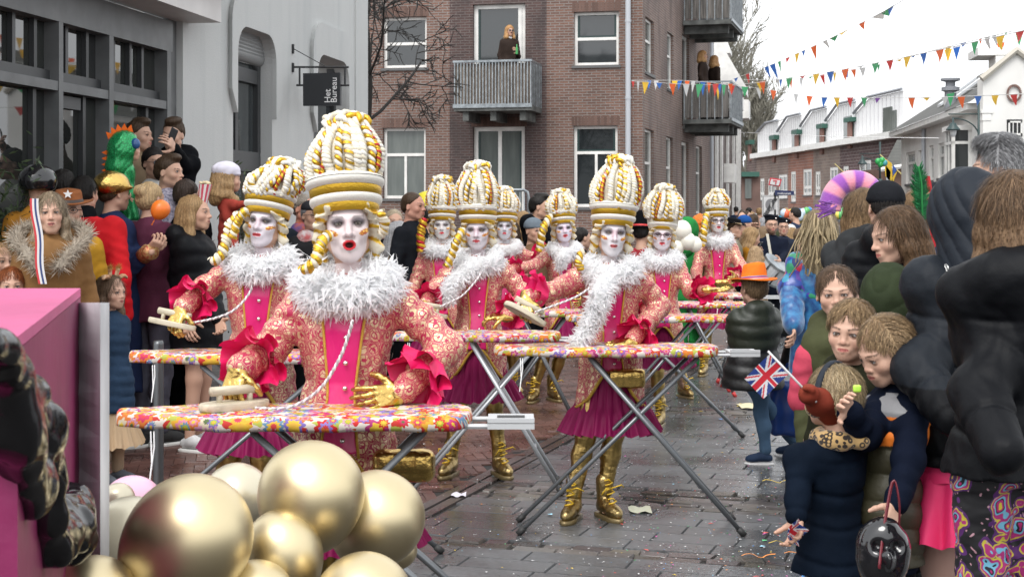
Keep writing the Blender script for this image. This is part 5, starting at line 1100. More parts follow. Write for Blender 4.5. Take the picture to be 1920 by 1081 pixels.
m_skirt = mat('magenta_satin', col=(.21, .004, .066), rough=.5, spec=.2); m_gold = mat('gold_leather', col=(.62, .42, .13), rough=.25, metal=1, bump=(45, .5), var=(6, .2)); m_legg = mat('gold_leggings', col=(.40, .28, .10), rough=.30, metal=1, bump=(22, .55), stretch=(1, 1, 2.2), var=(5, .3))
m_boot = mat('gold_boot', col=(.42, .31, .14), rough=.33, metal=1, bump=(60, .5), var=(9, .35)); m_trim = mat('gold_trim', col=(.66, .42, .07), rough=.45, metal=.6, bump=(300, .8)); m_lace = mat('yellow_lace', col=(.70, .45, .03), rough=.5)
m_wigw = mat('wig_cream', attr=True, rough=.55, bump=(60, .25), sheen=.3); 
def foil(t, b, mp, out):
    c = nd(t, 'SeparateColor', {0: out}); f = nd(t, 'MapRange', {0: mth(t, 'SUBTRACT', c.outputs[0], c.outputs[2]), 1: .30, 2: .45, 3: 0.0, 4: .75}).outputs[0]; t.links.new(f, b.inputs['Metallic']); t.links.new(mth(t, 'SUBTRACT', .6, mth(t, 'MULTIPLY', f, .35)), b.inputs['Roughness'])
m_foam = mat('wig_foam', attr=True, bump=(160, .25), build=foil); m_boa = mat('white_feathers', attr=True, rough=.9, spec=.05, trans=.62)
CR = (.66, .60, .47); GO = (.62, .38, .035); RE = (.40, .010, .025); WH_ = (.70, .68, .62)
def rope(mb, path, r, turns, c1, c2, n=70, seed=0, amp=1.0):
    """two flat strips wound round one another along a path"""
    pts = spline(path, n); t = np.gradient(pts, axis=0); t /= np.linalg.norm(t, axis=1)[:, None]; up = np.array([0, 1, 0.01]); fr = []
    for i in range(n):
        a = unit(np.cross(t[i], up)); b_ = unit(np.cross(a, t[i])); up = b_; fr.append((a, b_))
    for k, c in ((0, c1), (1, c2)):
        q = []
        for i in range(n):
            ph = seed+2*math.pi*turns*i/(n-1)+k*math.pi; q.append(pts[i]+(fr[i][0]*math.cos(ph)+fr[i][1]*math.sin(ph))*r*.52*amp)
        env = np.clip(np.minimum(np.arange(n), np.arange(n)[::-1])/4+.35, 0, 1); cc = np.array(c)
        if cc.ndim == 1: mb.tube(q, r*.62*env, 7, cc*rnd.uniform(.92, 1.05))
    return mb
def spring(mb, path, r, turns, w, c, n=90, seed=0):
    """a curling ribbon wound round a path"""
    pts = spline(path, n); t = np.gradient(pts, axis=0); t /= np.linalg.norm(t, axis=1)[:, None]; up = np.array([0.01, 1, 0]); V = []
    for i in range(n):
        a = unit(np.cross(t[i], up)); b_ = unit(np.cross(a, t[i])); up = b_; ph = seed+2*math.pi*turns*i/(n-1); o = pts[i]+(a*math.cos(ph)+b_*math.sin(ph))*r; V.append([o-t[i]*w/2, o+(a*math.cos(ph)+b_*math.sin(ph))*w*.06, o+t[i]*w/2])
    return mb.grid(np.array(V), c)
def wig(p, hgt=.34, rad=.128, seed=0, ns=25, lean=(0, 0), style=0, curls=(1, 1), band=1.0, ringlets=True, top=1.0):
    rg = random.Random(seed); k = p.hk; T = lambda q: np.asarray(q, float) @ p.HM.T + p.headp
    hgt -= .075*k; zb = .250*k; zt = zb+hgt; ax = lambda z: np.array([lean[0]*(z-zb)/hgt, .012+lean[1]*(z-zb)/hgt, z]); det = min(1, p.s/260)
    def prof(f): return rad*(.94+.10*math.sin(math.pi*min(f, .7)/.7))*math.sqrt(max(1-(max(f-.35, 0)/.66)**2.2, .0))
    g = Sdf(); 
    for f in np.linspace(-.25, .84, 9): g.ell(ax(zb+hgt*f), (min(prof(max(f, 0))*.84, max((.95-f)*hgt, .02)),)*3, k=.03)
    v, fc = g.mesh(max(2/p.s, .008)); root = mesh_obj('wig', T(v), fc, m_wigw, p.root, True, np.array(CR)*(.85+.15*nz(v, 60))[:, None])
    mb = MB(); n = int(34+60*det)
    for i in range(ns):
        a0 = 2*math.pi*i/ns+rg.uniform(-.08, .08); path = []; sw = rg.uniform(-.22, .22); ph = rg.uniform(0, 6)
        for f in np.linspace(-.05, .985, 9):
            a = a0+sw*f+.05*math.sin(f*5+ph); r = prof(max(f, 0))*(1.0+rg.uniform(-.03, .05)); path.append(ax(zb+hgt*f)+[r*math.cos(a), r*math.sin(a), 0])
        path.append(ax(zt+.012+rg.uniform(-.01, .02))+[rg.uniform(-.02, .02), rg.uniform(-.02, .02), 0])
        kind = [1, 0, 1, 2, 0, 3, 0][(i*3+style) % 7]; w = rad*.105
        if kind == 0: rope(mb, T(path), w*1.25, 12*hgt/.26, CR, WH_, n, rg.random()*6)
        elif kind == 1: rope(mb, T(path), w*1.05, 10*hgt/.26, GO, WH_, n, rg.random()*6)
        elif kind == 2: rope(mb, T(path), w*.95, 13*hgt/.26, GO, GO, n, 0, .4); spring(mb, T(path), w*.98, 13*hgt/.26, w*.55, RE, n*2, 1)
        else: rope(mb, T(path), w*1.15, 10*hgt/.26, CR, CR, n, rg.random()*6); spring(mb, T(path), w*1.35, 10*hgt/.26, w*.8, GO, n*2, 2)
    for i in range(14):       # loops on the crown
        a = rg.uniform(0, 6.28); r = rad*rg.uniform(.15, .6); c = ax(zt-.012*1.0)+[r*math.cos(a), r*math.sin(a), -.03*(r/rad)]; d = np.array([-math.sin(a), math.cos(a), 0]); rope(mb, T([c-d*.04, c-d*.03+[0, 0, .03], c+[0, 0, .045], c+d*.03+[0, 0, .03], c+d*.04]), rad*.14, 2, rg.choice((CR, GO, WH_)), rg.choice((CR, WH_, GO)), 14)
    mb.build('ringlet_strands', m_foam, root, True)
    # stacked bands round the brow
    mb = MB(); th = np.linspace(0, 2*math.pi, 49)
    def ring(z0, z1, r0, r1, c, bul=.005, tilt=.10, lift=.020):
        V = []
        for u in np.linspace(0, 1, 6):
            z = z0+(z1-z0)*u; r = r0+(r1-r0)*u+bul*math.sin(math.pi*u); V.append([[r*math.cos(a)*.98, .012+r*math.sin(a)*1.06, z+lift*(-math.sin(a)) * 1.0 - .010] for a in th[:-1]])
        mb.grid(T(np.array(V)), c, 0, True)
    b0 = .152*k; r_ = .100*k; h_ = .0275*band*k
    for j, c in enumerate((GO, WH_, GO, WH_)): ring(b0+j*h_, b0+(j+1)*h_*.99, r_+.0055*j, r_+.0055*(j+1)+(.005 if c is WH_ else 0), c, .006 if c is WH_ else .002)
    ring(b0+4*h_, b0+4.4*h_, r_+.03, r_+.005, WH_); mb.build('brow_band', m_foam, root, True)
    # rolls framing the face and side curls
    g = Sdf(); R_ = .088*k
    for q in (-1, 1):
        if curls[(q+1)//2]: g.chain(np.array([(q*.055*k, -.070*k, .168*k), (q*.080*k, -.030*k, .140*k), (q*.088*k, .005, .095*k), (q*.086*k, .02, .045*k), (q*.080*k, .03, .0)]), [.013*k, .016*k, .019*k, .021*k, .013*k], k=.012)
    g.ell((0, .05*k, .115*k), (.088*k, .066*k, .075*k), k=.03); g.chain([(-.05*k, .085*k, .05*k), (0, .10*k, .0), (.05*k, .085*k, .05*k)], [.03*k]*3, k=.02)
    v, fc = g.mesh(max(1.3/p.s, .005)); dd = v-np.array([0, .02, .08]); v = v+unitr(dd)*(.006*np.sin(v[:, 2]*170+5*nz(v, 20))+.003*nz(v, 90))[:, None]
    a_ = np.clip(.5+.5*np.sin(v[:, 2]*120+v[:, 0]*60+4*nz(v, 22, 2)), 0, 1)[:, None]; mesh_obj('side_curls', T(v), fc, m_foam, root, True, np.array(CR)*(.9+.0*a_)*(a_ < .82)+np.array(GO)*(a_ >= .82))
    return root
def unitr(d): return d/(np.linalg.norm(d, axis=1)[:, None]+1e-9)
def ringlet(p, pts, r=.016, c=(GO, CR), n=60, turns=9, name='ringlet'):
    mb = MB(); q = np.array([p.loc(x) for x in pts]); rope(mb, q, r, turns, c[0], c[1], n); spring(mb, q, r*1.25, turns*.8, r*.7, c[0], n*2); return mb.build(name, m_foam, p.root, True)
def boa(p, n, rx=.118, ry=.095, th=.054, z=0., tail=None, L=.055, seed=1, full=1.0, rim=None):
    """feather boa: a fluffy core and many curved plumes standing off it"""
    n = int(n*2.4); rg = np.random.RandomState(seed); b = p.b; c = p.chest*.55+p.headp*.45+[0, -.020, -.018*b+z]; a = np.linspace(-.5*math.pi, 1.5*math.pi, 22)
    pts = [c+[rx*b*math.cos(t), ry*b*math.sin(t)-.01, .035*math.sin(t)+.0*t] for t in a]; rr_ = [th*b]*len(pts)
    if tail is not None:
        tl = spline([pts[0]]+[p.loc(q) for q in tail], 14)[1:]; pts += list(tl); rr_ += list(np.linspace(th*b, th*b*.62, len(tl)))
    pts = np.array(pts); rr_ = np.array(rr_); g = Sdf(); g.chain(pts, rr_*.86, k=.03); v, f = g.mesh(max(2.5/p.s, .012))
    v = v+(.012*nz(v, 55)+.006*nz(v, 120, 2))[:, None]*unitr(v-c); root = mesh_obj('feather_boa', v, f, m_boa, p.root, True, np.full((len(v), 3), .96))
    i = rg.randint(0, len(pts)-1, n); u = rg.rand(n)[:, None]; o = pts[i]*(1-u)+pts[i+1]*u; r = rr_[i]; d = rg.normal(size=(n, 3)); d[:, 1] -= .5; d = unitr(d); st = o+d*r[:, None]*.45
    fl = unitr(d+rg.normal(size=(n, 3))*.65+np.array([0, 0, -.45])); Ls = L*b*(.5+rg.rand(n))*(.6+.4*r/rr_.max()); w = Ls*.085*(.5+rg.rand(n)); s_ = unitr(np.cross(fl, rg.normal(size=(n, 3)))); cu = unitr(np.cross(s_, fl)); V = np.zeros((n, 9, 3)); 
    for j, (t, ww) in enumerate(((0, .25), (.35, 1), (.70, .8), (1.0, .0))):
        ce = st+fl*(Ls*t)[:, None]+cu*(Ls*.42*t*t*np.sign(rg.rand(n)-.3))[:, None]+np.array([0, 0, -.12])*(Ls*t*t)[:, None]
        if j < 3: V[:, 2*j] = ce-s_*(w*ww)[:, None]; V[:, 2*j+1] = ce+s_*(w*ww)[:, None]
        else: V[:, 6] = ce; V[:, 7] = ce; V[:, 8] = ce
    base = np.arange(n)[:, None]*9; F_ = np.vstack([base+[0, 1, 3, 2], base+[2, 3, 5, 4]]); T_ = base+[4, 5, 6]
    cc = np.repeat(np.array([.97, .97, .98])[None]*(.92+.08*rg.rand(n, 1)), 9, 0); fs_ = [tuple(x) for x in F_]+[tuple(x) for x in T_]
    mesh_obj('feathers', V.reshape(-1, 3), fs_, m_boa, root, False, cc); return root
def ruffle(p, a, bdir, r0, r1, L, n=9, amp=.35, name='cuff_ruffle', tiers=2, parent=None, seed=0, m=None):
    """flared wavy cuff tiers: a centre, bdir direction of the flare"""
    mb = MB(); d = unit(bdir); u = unit(np.cross(d, [0, .3, 1])); v = np.cross(d, u); rg = random.Random(seed); S_ = 72; K_ = 7
    for k in range(tiers):
        ph = rg.uniform(0, 6); a0 = a-d*L*.42*k; V = []
        for i in range(K_):
            f = i/(K_-1); row_ = []
            for j in range(S_):
                t = 2*math.pi*j/S_; w = math.sin(n*t+ph)+.5*math.sin((n*2-3)*t+ph*2); rad = r0+(r1-r0)*f*(1+amp*w*.45*f)+.004*math.sin(5*t); row_.append(a0+d*(L*.75*f+amp*L*.34*f*math.cos(n*t+ph+.8))+(u*math.cos(t+.12*f*math.sin(n*t*2+ph))+v*math.sin(t+.12*f*math.sin(n*t*2+ph)))*rad)
            V.append(row_)
        mb.grid(np.array(V), (1, 1, 1), 0, True)
    return mb.build(name, m or m_ruf, parent or p.root, True, False)
def skirt(p, z0, z1, r0, r1, n=26, amp=.10, m=None, name='skirt', cx=None, tier=True, ryk=.78, S_=220, K_=14):
    V = []; c = p.hipc if cx is None else cx
    for i in range(K_):
        f = i/(K_-1); z = z1+(z0-z1)*f; row_ = []; fl = f if f < .62 or not tier else .62+(f-.62)*1.6; kk = 0 if not tier or f < .62 else .018*p.b
        for j in range(S_):
            t = 2*math.pi*j/S_; w = math.sin(n*t+2*math.sin(2*t)+.6*math.sin(f*4))+.45*math.sin(n*1.7*t+1+(3 if kk else 0)); r = (r0+(r1-r0)*fl)*(1+amp*w*f*.7)+kk; row_.append([c[0]+r*math.cos(t), c[1]+r*math.sin(t)*ryk, z+.008*w*f])
        V.append(row_)
    mb = MB(); mb.grid(np.array(V), (1, 1, 1), 0, True); return mb.build(name, m or m_skirt, p.root, True, False)
MK = dict(base=(.66, .615, .635), shadow=(.022, .020, .024), glit=(.45, .16, .03), nose=.5)
def dancer(px, ey, Y, label, elb, wri, head=(0, 0, 0), lean=(0, 0), h=None, wg={}, mouth=0., smile=0., ff=(None, None), hands=None, boaN=1500, btail=None, skz=.52, hs=1., face=0, legs_=True, pouch=False, mk=None, ruf=(1, 1), lips=(.50, .02, .03), glasses=False, rl=(), w=.98, zb=0., rufd=(None, None), eyes=(.13, .10, .08), bz=0., brx=.118, child=0., jx=1.):
    p = Person(px, ey, Y, label, face, h, lean, head=head, elb=elb, wri=wri, foot=ff if ff[0] is not None else None, hs=hs, w=w, female=.7, group='dancers in brocade coats and tall wigs', zb=zb); b = p.b; det = min(1, p.s/260)
    r__ = random.Random(int(px)); M_ = dict(MK); M_['base'] = tuple(c*r__.uniform(.86, 1.0) for c in MK['base']); q__ = r__.uniform(.02, .09); M_['shadow'] = (q__, q__*.85, q__); M_['nose'] = r__.uniform(.1, .6); M_.update(mk or {}); p.body(mouth=mouth, smile=smile, makeup=M_, gloved=True, lips=lips, eyes=eyes, brow=(.3, .28, .28))
    hb = np.array([*p.hipc[:2]]); hem = .60*b; wz_ = p.hz+.13*b
    t = Sdf(); p.torso(t, hem, 1.12, .16, k=.03, depth=1.12, waist=.80, fold=(9, .05, .5))
    t.fn(lambda X, Y, Z: np.maximum(Z-hem-(.24*b)*np.exp(-((X-hb[0])/(.125*b))**2), Y-hb[1]+.035*b), k=.012, op='-')
    for i in (0, 1): p.sleeve(t, i, .063*jx, .058*jx, .046, cut=.92, wr=.0045*b)
    coat = p.sdf_obj('coat', t, m_broc, cell=max(1.6/p.s, .006), noise=[(24, .0045*b, .8), (55, .0022*b, 1.1)])
    # gold edging: runs round the hem and the front opening
    bare = Sdf(); p.torso(bare, hem, 1.12, .16, k=.03, depth=1.12, waist=.80, fold=(9, .05, .5))
    def front_y(x, z, off=.004, yc=None):
        ys = np.linspace(hb[1]-.30*b, p.chest[1]+.02, 60); q = np.stack([np.full(60, x), ys, np.full(60, z)], 1); d = bare.ev(q); k_ = np.argmax(d < 0); return ys[k_]-off if d[k_] < 0 else np.nan
    v_ = Sdf(); p.torso(v_, hem+.16*b, 1.15, .10, k=.03, depth=1.165, waist=.82); cxm = lambda z: hb[0]+(p.chest[0]-hb[0])*np.clip((z-p.hz)/(p.sz-p.hz), 0, 1); wv = lambda z: (.046+.030*np.abs((z-wz_)/(.3*b))**1.2)*b
    v_.fn(lambda X, Y, Z: -np.maximum(np.maximum(np.maximum(np.abs(X-cxm(Z))-wv(Z), Y-hb[1]+.0), hem+.235*b+.15*(X-cxm(Z))**2/b-Z), Z-p.sz+.03), k=.003, op='-')
    p.sdf_obj('waistcoat', v_, m_satin, cell=max(1.6/p.s, .006), noise=[(34, .003*b, .5)])
    mb = MB()
    for q in (-1, 1):
        pts = []
        for z in np.linspace(hem+.22*b, p.sz-.0*b, 24):
            x = cxm(z)+q*wv(z); y = front_y(x, z, .012)
            if y == y: pts.append([x, y, z])
        if len(pts) > 3: mb.tube(pts, .0085*b, 6, flat=.6)
    pts = []
    for a in np.linspace(0, 2*math.pi, 70):      # hem edging
        for r in np.linspace(.30*b, .05*b, 70):
            x, y = hb[0]+r*math.cos(a), hb[1]+r*math.sin(a)*.85; zc = hem+(.24*b)*math.exp(-((x-hb[0])/(.125*b))**2) if y < hb[1]-.03*b else hem; zc += .006
            if bare.ev(np.array([[x, y, zc+.004]]))[0] < 0: pts.append([x, y, zc]); break
    if len(pts) > 10: mb.tube(pts+[pts[0]], .0095*b, 5)
    mb.build('gold_edging', m_trim, coat, True, False)
    mb = MB()
    for z in np.linspace(hem+.28*b, p.sz-.16*b, 5):
        y = front_y(cxm(z)+.012*b, z, .014)
        if y == y: th = np.linspace(0, math.pi/2, 4); mb = MB(); mb.lathe([(.009*b*math.cos(x), .006*b*math.sin(x)) for x in th], (cxm(z)+.012*b, y-.004, z), 8, M=rotm(0, 90, 0)); mb.build('button', mat('silver_button', col=(.75, .72, .68), rough=.2, metal=1), coat, True, False)
    for i in (0, 1):
        g = Sdf(); hd = (hands or (dict(), dict()))[i]; p.hand(g, i, hd.get('curl', .5), hd.get('d'), hd.get('n'), 1.05); w_ = p.wri[i]; e_ = p.elb[i]; g.cone(w_-unit(w_-e_)*.07*b, w_, .040*b, .030*b, k=.015, wr=.003); p.sdf_obj('glove', g, m_gold, cell=min(max(.9/p.s, .0033), .010), noise=[(150, .0008, 1.0)])
        if ruf[i]: d = unit(w_-e_); dd = rufd[i] if rufd[i] is not None else d; ruffle(p, w_-d*(.135*b), dd, .045*b, .105*b, .105*b, 6, .55, seed=i, tiers=2 if det > .5 else 1)
    skirt(p, (skz-.02)*b, .86*b, .13*b, .238*b, S_=int(110+140*det))
    if legs_:
        p.legs(m_legg, (.082, .056, .040), z1=.12, name='leggings', noise=[(30, .0022*b, 2.4), (75, .0010*b, 2.0)])
        for i in (0, 1):
            tt = Sdf(); d = p.M.T @ np.array([(-.35, .45)[i], -1, 0.]); boot(tt, p.ank[i]+[0, 0, .022*b], d, b, .12*b); o = p.sdf_obj('boot', tt, m_boot, cell=max(1.3/p.s, .005), noise=[(90, .0012, 1)]); mb = MB(); foot_sole(mb, p.ank[i], d, b, (.20, .15, .07), h=.03); mb.build('sole', mat('boot_sole', attr=True, rough=.4, metal=.5), o, True)
            if det > .3:
                mb = MB(); du = unit([*d[:2], 0]); l = np.array([-du[1], du[0], 0]); a = p.ank[i]+[0, 0, .022*b]
                for k in range(6):
                    f = k/5; c = a+du*(.088-.058*f)*b+np.array([0, 0, (.078+.12*f)*b])+du*.006; ww = .024*b; mb.tube([c-l*ww, c+du*.010+[0, 0, .006], c+l*ww+[0, 0, .012*(-1)**k]], .0042*b, 5)
                c = a+du*.075*b+np.array([0, 0, .16*b]); mb.tube([c, c+l*.05*b+du*.03+[0, 0, .02], c+l*.08*b+[0, 0, .0]], .004*b, 5); mb.tube([c, c-l*.045*b+du*.03+[0, 0, .01], c-l*.06*b+[0, 0, -.03]], .004*b, 5); mb.build('laces', m_lace, o, True, False)
    if pouch: tt = Sdf(); c = p.hipc+np.array(pouch)*b; tt.box(c, (.105*b, .035*b, .055*b), rad=.03*b); tt.box(c+[0, -.015*b, .015*b], (.10*b, .032*b, .035*b), rad=.02*b, k=.005); p.sdf_obj('belt_pouch', tt, m_gold, noise=[(60, .002, 1)])
    boa(p, int(boaN), tail=btail, seed=int(px), z=bz, rx=brx); wig(p, seed=int(px), style=int(px) % 7, **wg)
    if glasses: p.eyewear((.06, .03, .02), False)
    for q in rl: ringlet(p, **q)
    return p
def flower_cover(t, b, mp, out):
    uv = nd(t, 'TexCoord').outputs['Object']
    sx = nd(t, 'SeparateXYZ', {0: uv}); uv = nd(t, 'CombineXYZ', {0: sx.outputs[0], 1: mth(t, 'SUBTRACT', sx.outputs[2], mth(t, 'MULTIPLY', sx.outputs[1], -1.0)), 2: 0.0}).outputs[0]
    base = mixc(t, mth(t, 'GREATER_THAN', nd(t, 'TexNoise', {'Vector': uv, 'Scale': 22.0, 'Detail': 1.0}).outputs[0], .56), (.74, .70, .62), (.45, .50, .08))
    base = mixc(t, mth(t, 'GREATER_THAN', nd(t, 'TexNoise', {'Vector': nd(t, 'VectorMath', {0: uv, 1: (3, 1, 2)}, operation='ADD').outputs[0], 'Scale': 26.0, 'Detail': 1.0}).outputs[0], .58), base, (.55, .03, .02))
    ramp_cols = [[(.45, .04, .20), (.70, .20, .03), (.22, .16, .50), (.62, .02, .02), (.60, .30, .45), (.75, .42, .03), (.14, .30, .45)], [(.30, .22, .60), (.75, .50, .04), (.40, .50, .03), (.60, .03, .12), (.70, .62, .45), (.70, .25, .35), (.75, .25, .02)], [(.80, .60, .05), (.10, .16, .05), (.65, .05, .05), (.75, .45, .05)]]
    c = base
    for sc_, off, rmax in ((10.5, (0, 0, 0), .40), (17.0, (5.3, 2.1, 0), .34)):
        p = nd(t, 'VectorMath', {0: uv, 1: off}, operation='ADD').outputs[0]; p2 = nd(t, 'VectorMath', {0: p, 1: (1, 1, 1.0)}, operation='MULTIPLY').outputs[0]
        v = nd(t, 'TexVoronoi', {'Vector': p2, 'Scale': sc_, 'Randomness': .65}, feature='F1', voronoi_dimensions='2D'); loc = nd(t, 'VectorMath', {0: nd(t, 'VectorMath', {0: p2, 'Scale': sc_}, operation='SCALE').outputs[0], 1: nd(t, 'VectorMath', {0: v.outputs['Position'], 'Scale': sc_}, operation='SCALE').outputs[0]}, operation='SUBTRACT').outputs[0]
        s3 = nd(t, 'SeparateXYZ', {0: loc}); ang = mth(t, 'ARCTAN2', s3.outputs[1], s3.outputs[0]); rd = nd(t, 'SeparateColor', {0: v.outputs['Color']})
        npet = mth(t, 'ADD', 6.0, mth(t, 'FLOOR', mth(t, 'MULTIPLY', rd.outputs[0], 6.0))); pet = mth(t, 'MULTIPLY', mth(t, 'COSINE', mth(t, 'MULTIPLY', ang, npet)), .06)
        R_ = mth(t, 'ADD', mth(t, 'ADD', rmax-.08, mth(t, 'MULTIPLY', rd.outputs[1], .12)), pet); dist = v.outputs['Distance']
        def ramp(fac, cols):
            r = nd(t, 'ValToRGB', {0: fac}); r.color_ramp.interpolation = 'CONSTANT'; e = r.color_ramp.elements
            while len(e) < len(cols): e.new(.5)
            for i, cc in enumerate(cols): e[i].position = i/len(cols); e[i].color = (*cc, 1)
            return r.outputs[0]
        c1, c2, c3 = ramp(rd.outputs[0], ramp_cols[0]), ramp(rd.outputs[1], ramp_cols[1]), ramp(rd.outputs[2], ramp_cols[2])
        c = mixc(t, mth(t, 'LESS_THAN', dist, R_), c, c1); c = mixc(t, mth(t, 'LESS_THAN', dist, mth(t, 'MULTIPLY', R_, .62)), c, c2); c = mixc(t, mth(t, 'LESS_THAN', dist, mth(t, 'MULTIPLY', R_, .30)), c, c3)
    c = mixc(t, 1.0, c, (.80, .76, .76), 'MULTIPLY'); t.links.new(c, b.inputs['Base Color'])
m_cover = mat('flower_cover', rough=.75, build=flower_cover, bump=(30, .2)); m_tube = mat('grey_tube', col=(.17, .18, .19), rough=.35, metal=.6); m_tubel = mat('pale_tube', col=(.42, .44, .46), rough=.35, metal=.4); m_tray = mat('tray_plastic', col=(.45, .46, .47), rough=.4); m_cap = mat('rubber_cap', col=(.02, .02, .02), rough=.6); m_capr = mat('red_cap', col=(.45, .03, .03), rough=.5)
def board(pl, pr_, Y, z, label, legs, yaw=0, tubes=None, caps=None, tray=True, w=.36, th=.048, lw=.35, flip=False):
    """pl, pr_: photo columns of the tip and the square end; legs: list of (top column, foot column) pairs"""
    xl, xr = (pl-CX)*Y/F, (pr_-CX)*Y/F; L = abs(xr-xl); cx_ = (xl+xr)/2; root = empty('ironing_board', (cx_, Y, 0), R(yaw), label, 'ironing board', 'ironing boards with flowery covers'); sg_ = -1 if flip else 1
    n = 64; xs = np.concatenate([np.linspace(0, .12, 16), np.linspace(.14, .90, 18), np.linspace(.91, 1, 14)])
    def half(u): return (w/2)*min(1, (max(u, 0)/.30)**.48)*min(1, (max(1-u, 0)/.05)**.4 if u > .95 else 1)*(1-.06*math.cos(u*6))
    V = []; sec = [(a, b_) for a, b_ in ((0, -1), (.55, -1), (.93, -.92), (1.0, -.5), (1.005, .2), (.97, .75), (.85, 1), (.4, 1.06), (0, 1.08), (-.4, 1.06), (-.85, 1), (-.97, .75), (-1.005, .2), (-1.0, -.5), (-.93, -.92), (-.55, -1))]
    rg = random.Random(int(pl))
    for u in xs:
        h_ = max(half(u), .004); tt = th/2*min(1, (min(u, 1-u)/.012)**.5+.15)
        V.append([[sg_*(u-.5)*L, a*h_, z-th/2+b_*tt+.0016*math.sin(u*60+a*9)+.002*math.sin(u*23+a*3)] for a, b_ in sec])
    mb = MB(); mb.grid(np.array(V), (1, 1, 1), 0, True); mb.add(np.array(V[0]), [tuple(range(16))]); mb.add(np.array(V[-1]), [tuple(range(16))]); mb.build('padded_cover', m_cover, root, True, False)
    tb = tubes or m_tube; zt = z-th-.006
    for k, (a, f) in enumerate(legs):
        xa, xf = (a-CX)*Y/F-cx_, (f-CX)*Y/F-cx_; o = MB(); ww = lw*(1 if k == 0 else .86)
        for q in (-1, 1): o.tube([(xa, q*ww*.40, zt), (xf, q*ww/2, .02)], .0125 if k == 0 else .0115, 8)
        o.tube([(xa, -ww*.40, zt), (xa, ww*.40, zt)], .010, 8); m_ = .72; o.tube([(xa+(xf-xa)*m_, -ww*.47, zt*(1-m_)), (xa+(xf-xa)*m_, ww*.47, zt*(1-m_))], .009, 8); lg = o.build('leg_frame', tb, root, True, False)
        for q in (-1, 1): c = MB(); d = unit(np.array([xf-xa, q*ww*.1, .02-zt])); e = np.array([xf, q*ww/2, .02]); c.tube([e-d*.03, e+d*.016], .017, 8); c.build('foot_cap', caps or m_cap, lg, True, False)
    if tray:
        o = MB(); e = sg_*L/2; 
        for q in (-1, 1): o.tube([(e-sg_*.10, q*.085, zt+.012), (e+sg_*.17, q*.085, zt+.012)], .009, 6)
        o.box((min(e+sg_*.05, e+sg_*.20), -.11, zt+.006), (max(e+sg_*.05, e+sg_*.20), .11, zt+.026)); o.box((min(e+sg_*.05, e+sg_*.20), -.11, zt+.024), (max(e+sg_*.05, e+sg_*.20), -.095, zt+.040)); o.build('iron_rest', m_tray, root, colors=False)
        o = MB(); o.box((min(e+sg_*.08, e+sg_*.17), -.06, zt+.0262), (max(e+sg_*.08, e+sg_*.17), .06, zt+.028)); o.build('rest_mat', m_cap, root, colors=False)
    mb = MB(); x = sg_*(-.5*L+.12*L); mb.tube([(x, -w*.3, zt), (x+.004, -w*.31, zt-.10), (x-.004, -w*.31, zt-.17), (x+.012, -w*.31, zt-.05), (x+.01, -w*.3, zt)], .0022, 4); mb.build('drawstring', mat('cord'), root, False)
    return root
def iron(loc, rot, label, handle=None, sc=1.0, hz_=.062, cord=None):
    """toy iron cut from wood: boat shaped plate, two posts and a dowel"""
    root = empty('wooden_iron', loc, 0, label, 'iron', 'wooden toy irons'); root.rotation_euler = rot; M_ = np.array(root.rotation_euler.to_matrix()); m = mat('pale_wood', col=(.50, .44, .33), rough=.5, var=(12, .25), stretch=(1, 6, 6)); n = 28; t = np.linspace(0, 2*np.pi, n, endpoint=False)
    pl = [(.125*sc*math.cos(a), .052*sc*math.sin(a)*(1-.25*math.cos(a)), 0) for a in t]; mb = MB(); V = [[(x*g, y*g, z) for x, y, _ in pl] for g, z in ((.96, 0), (1, .004), (1, .021), (.96, .025))]; mb.grid(np.array(V), (1, 1, 1), 0, True); mb.add(np.array(V[0]), [tuple(range(n))]); mb.add(np.array(V[-1]), [tuple(range(n))]); mb.build('sole_plate', m, root, True, False)
    mb = MB(); mb.tube([(-.055*sc, 0, .02), (-.055*sc, 0, hz_)], .010, 8); mb.tube([(.055*sc, 0, .02), (.055*sc, 0, hz_)], .010, 8); mb.tube([(-.085*sc, 0, hz_), (.085*sc, 0, hz_)], .0155, 12); mb.build('handle', m, root, True, False)
    if cord is not None:
        inv_ = M_.T; q = np.array([inv_ @ (np.asarray(c)-np.asarray(loc)) for c in cord]); q = spline(q, 90); mb = MB()
        for k in (0, 1):
            tt = np.gradient(q, axis=0); tt = unitr(tt); a = unitr(np.cross(tt, [0.1, 1, .2])); b_ = np.cross(a, tt); L = np.cumsum(np.r_[0, np.linalg.norm(np.diff(q, axis=0), axis=1)]); ph = (L/.030*2*np.pi+k*np.pi)[:, None]; mb.tube(q+(a*np.cos(ph)+b_*np.sin(ph))*.0028, .0038, 5, ((.75, .73, .72), (.42, .36, .38))[k])
        mb.build('cord', mat('iron_cord', attr=True, rough=.6), root, True)
    return root
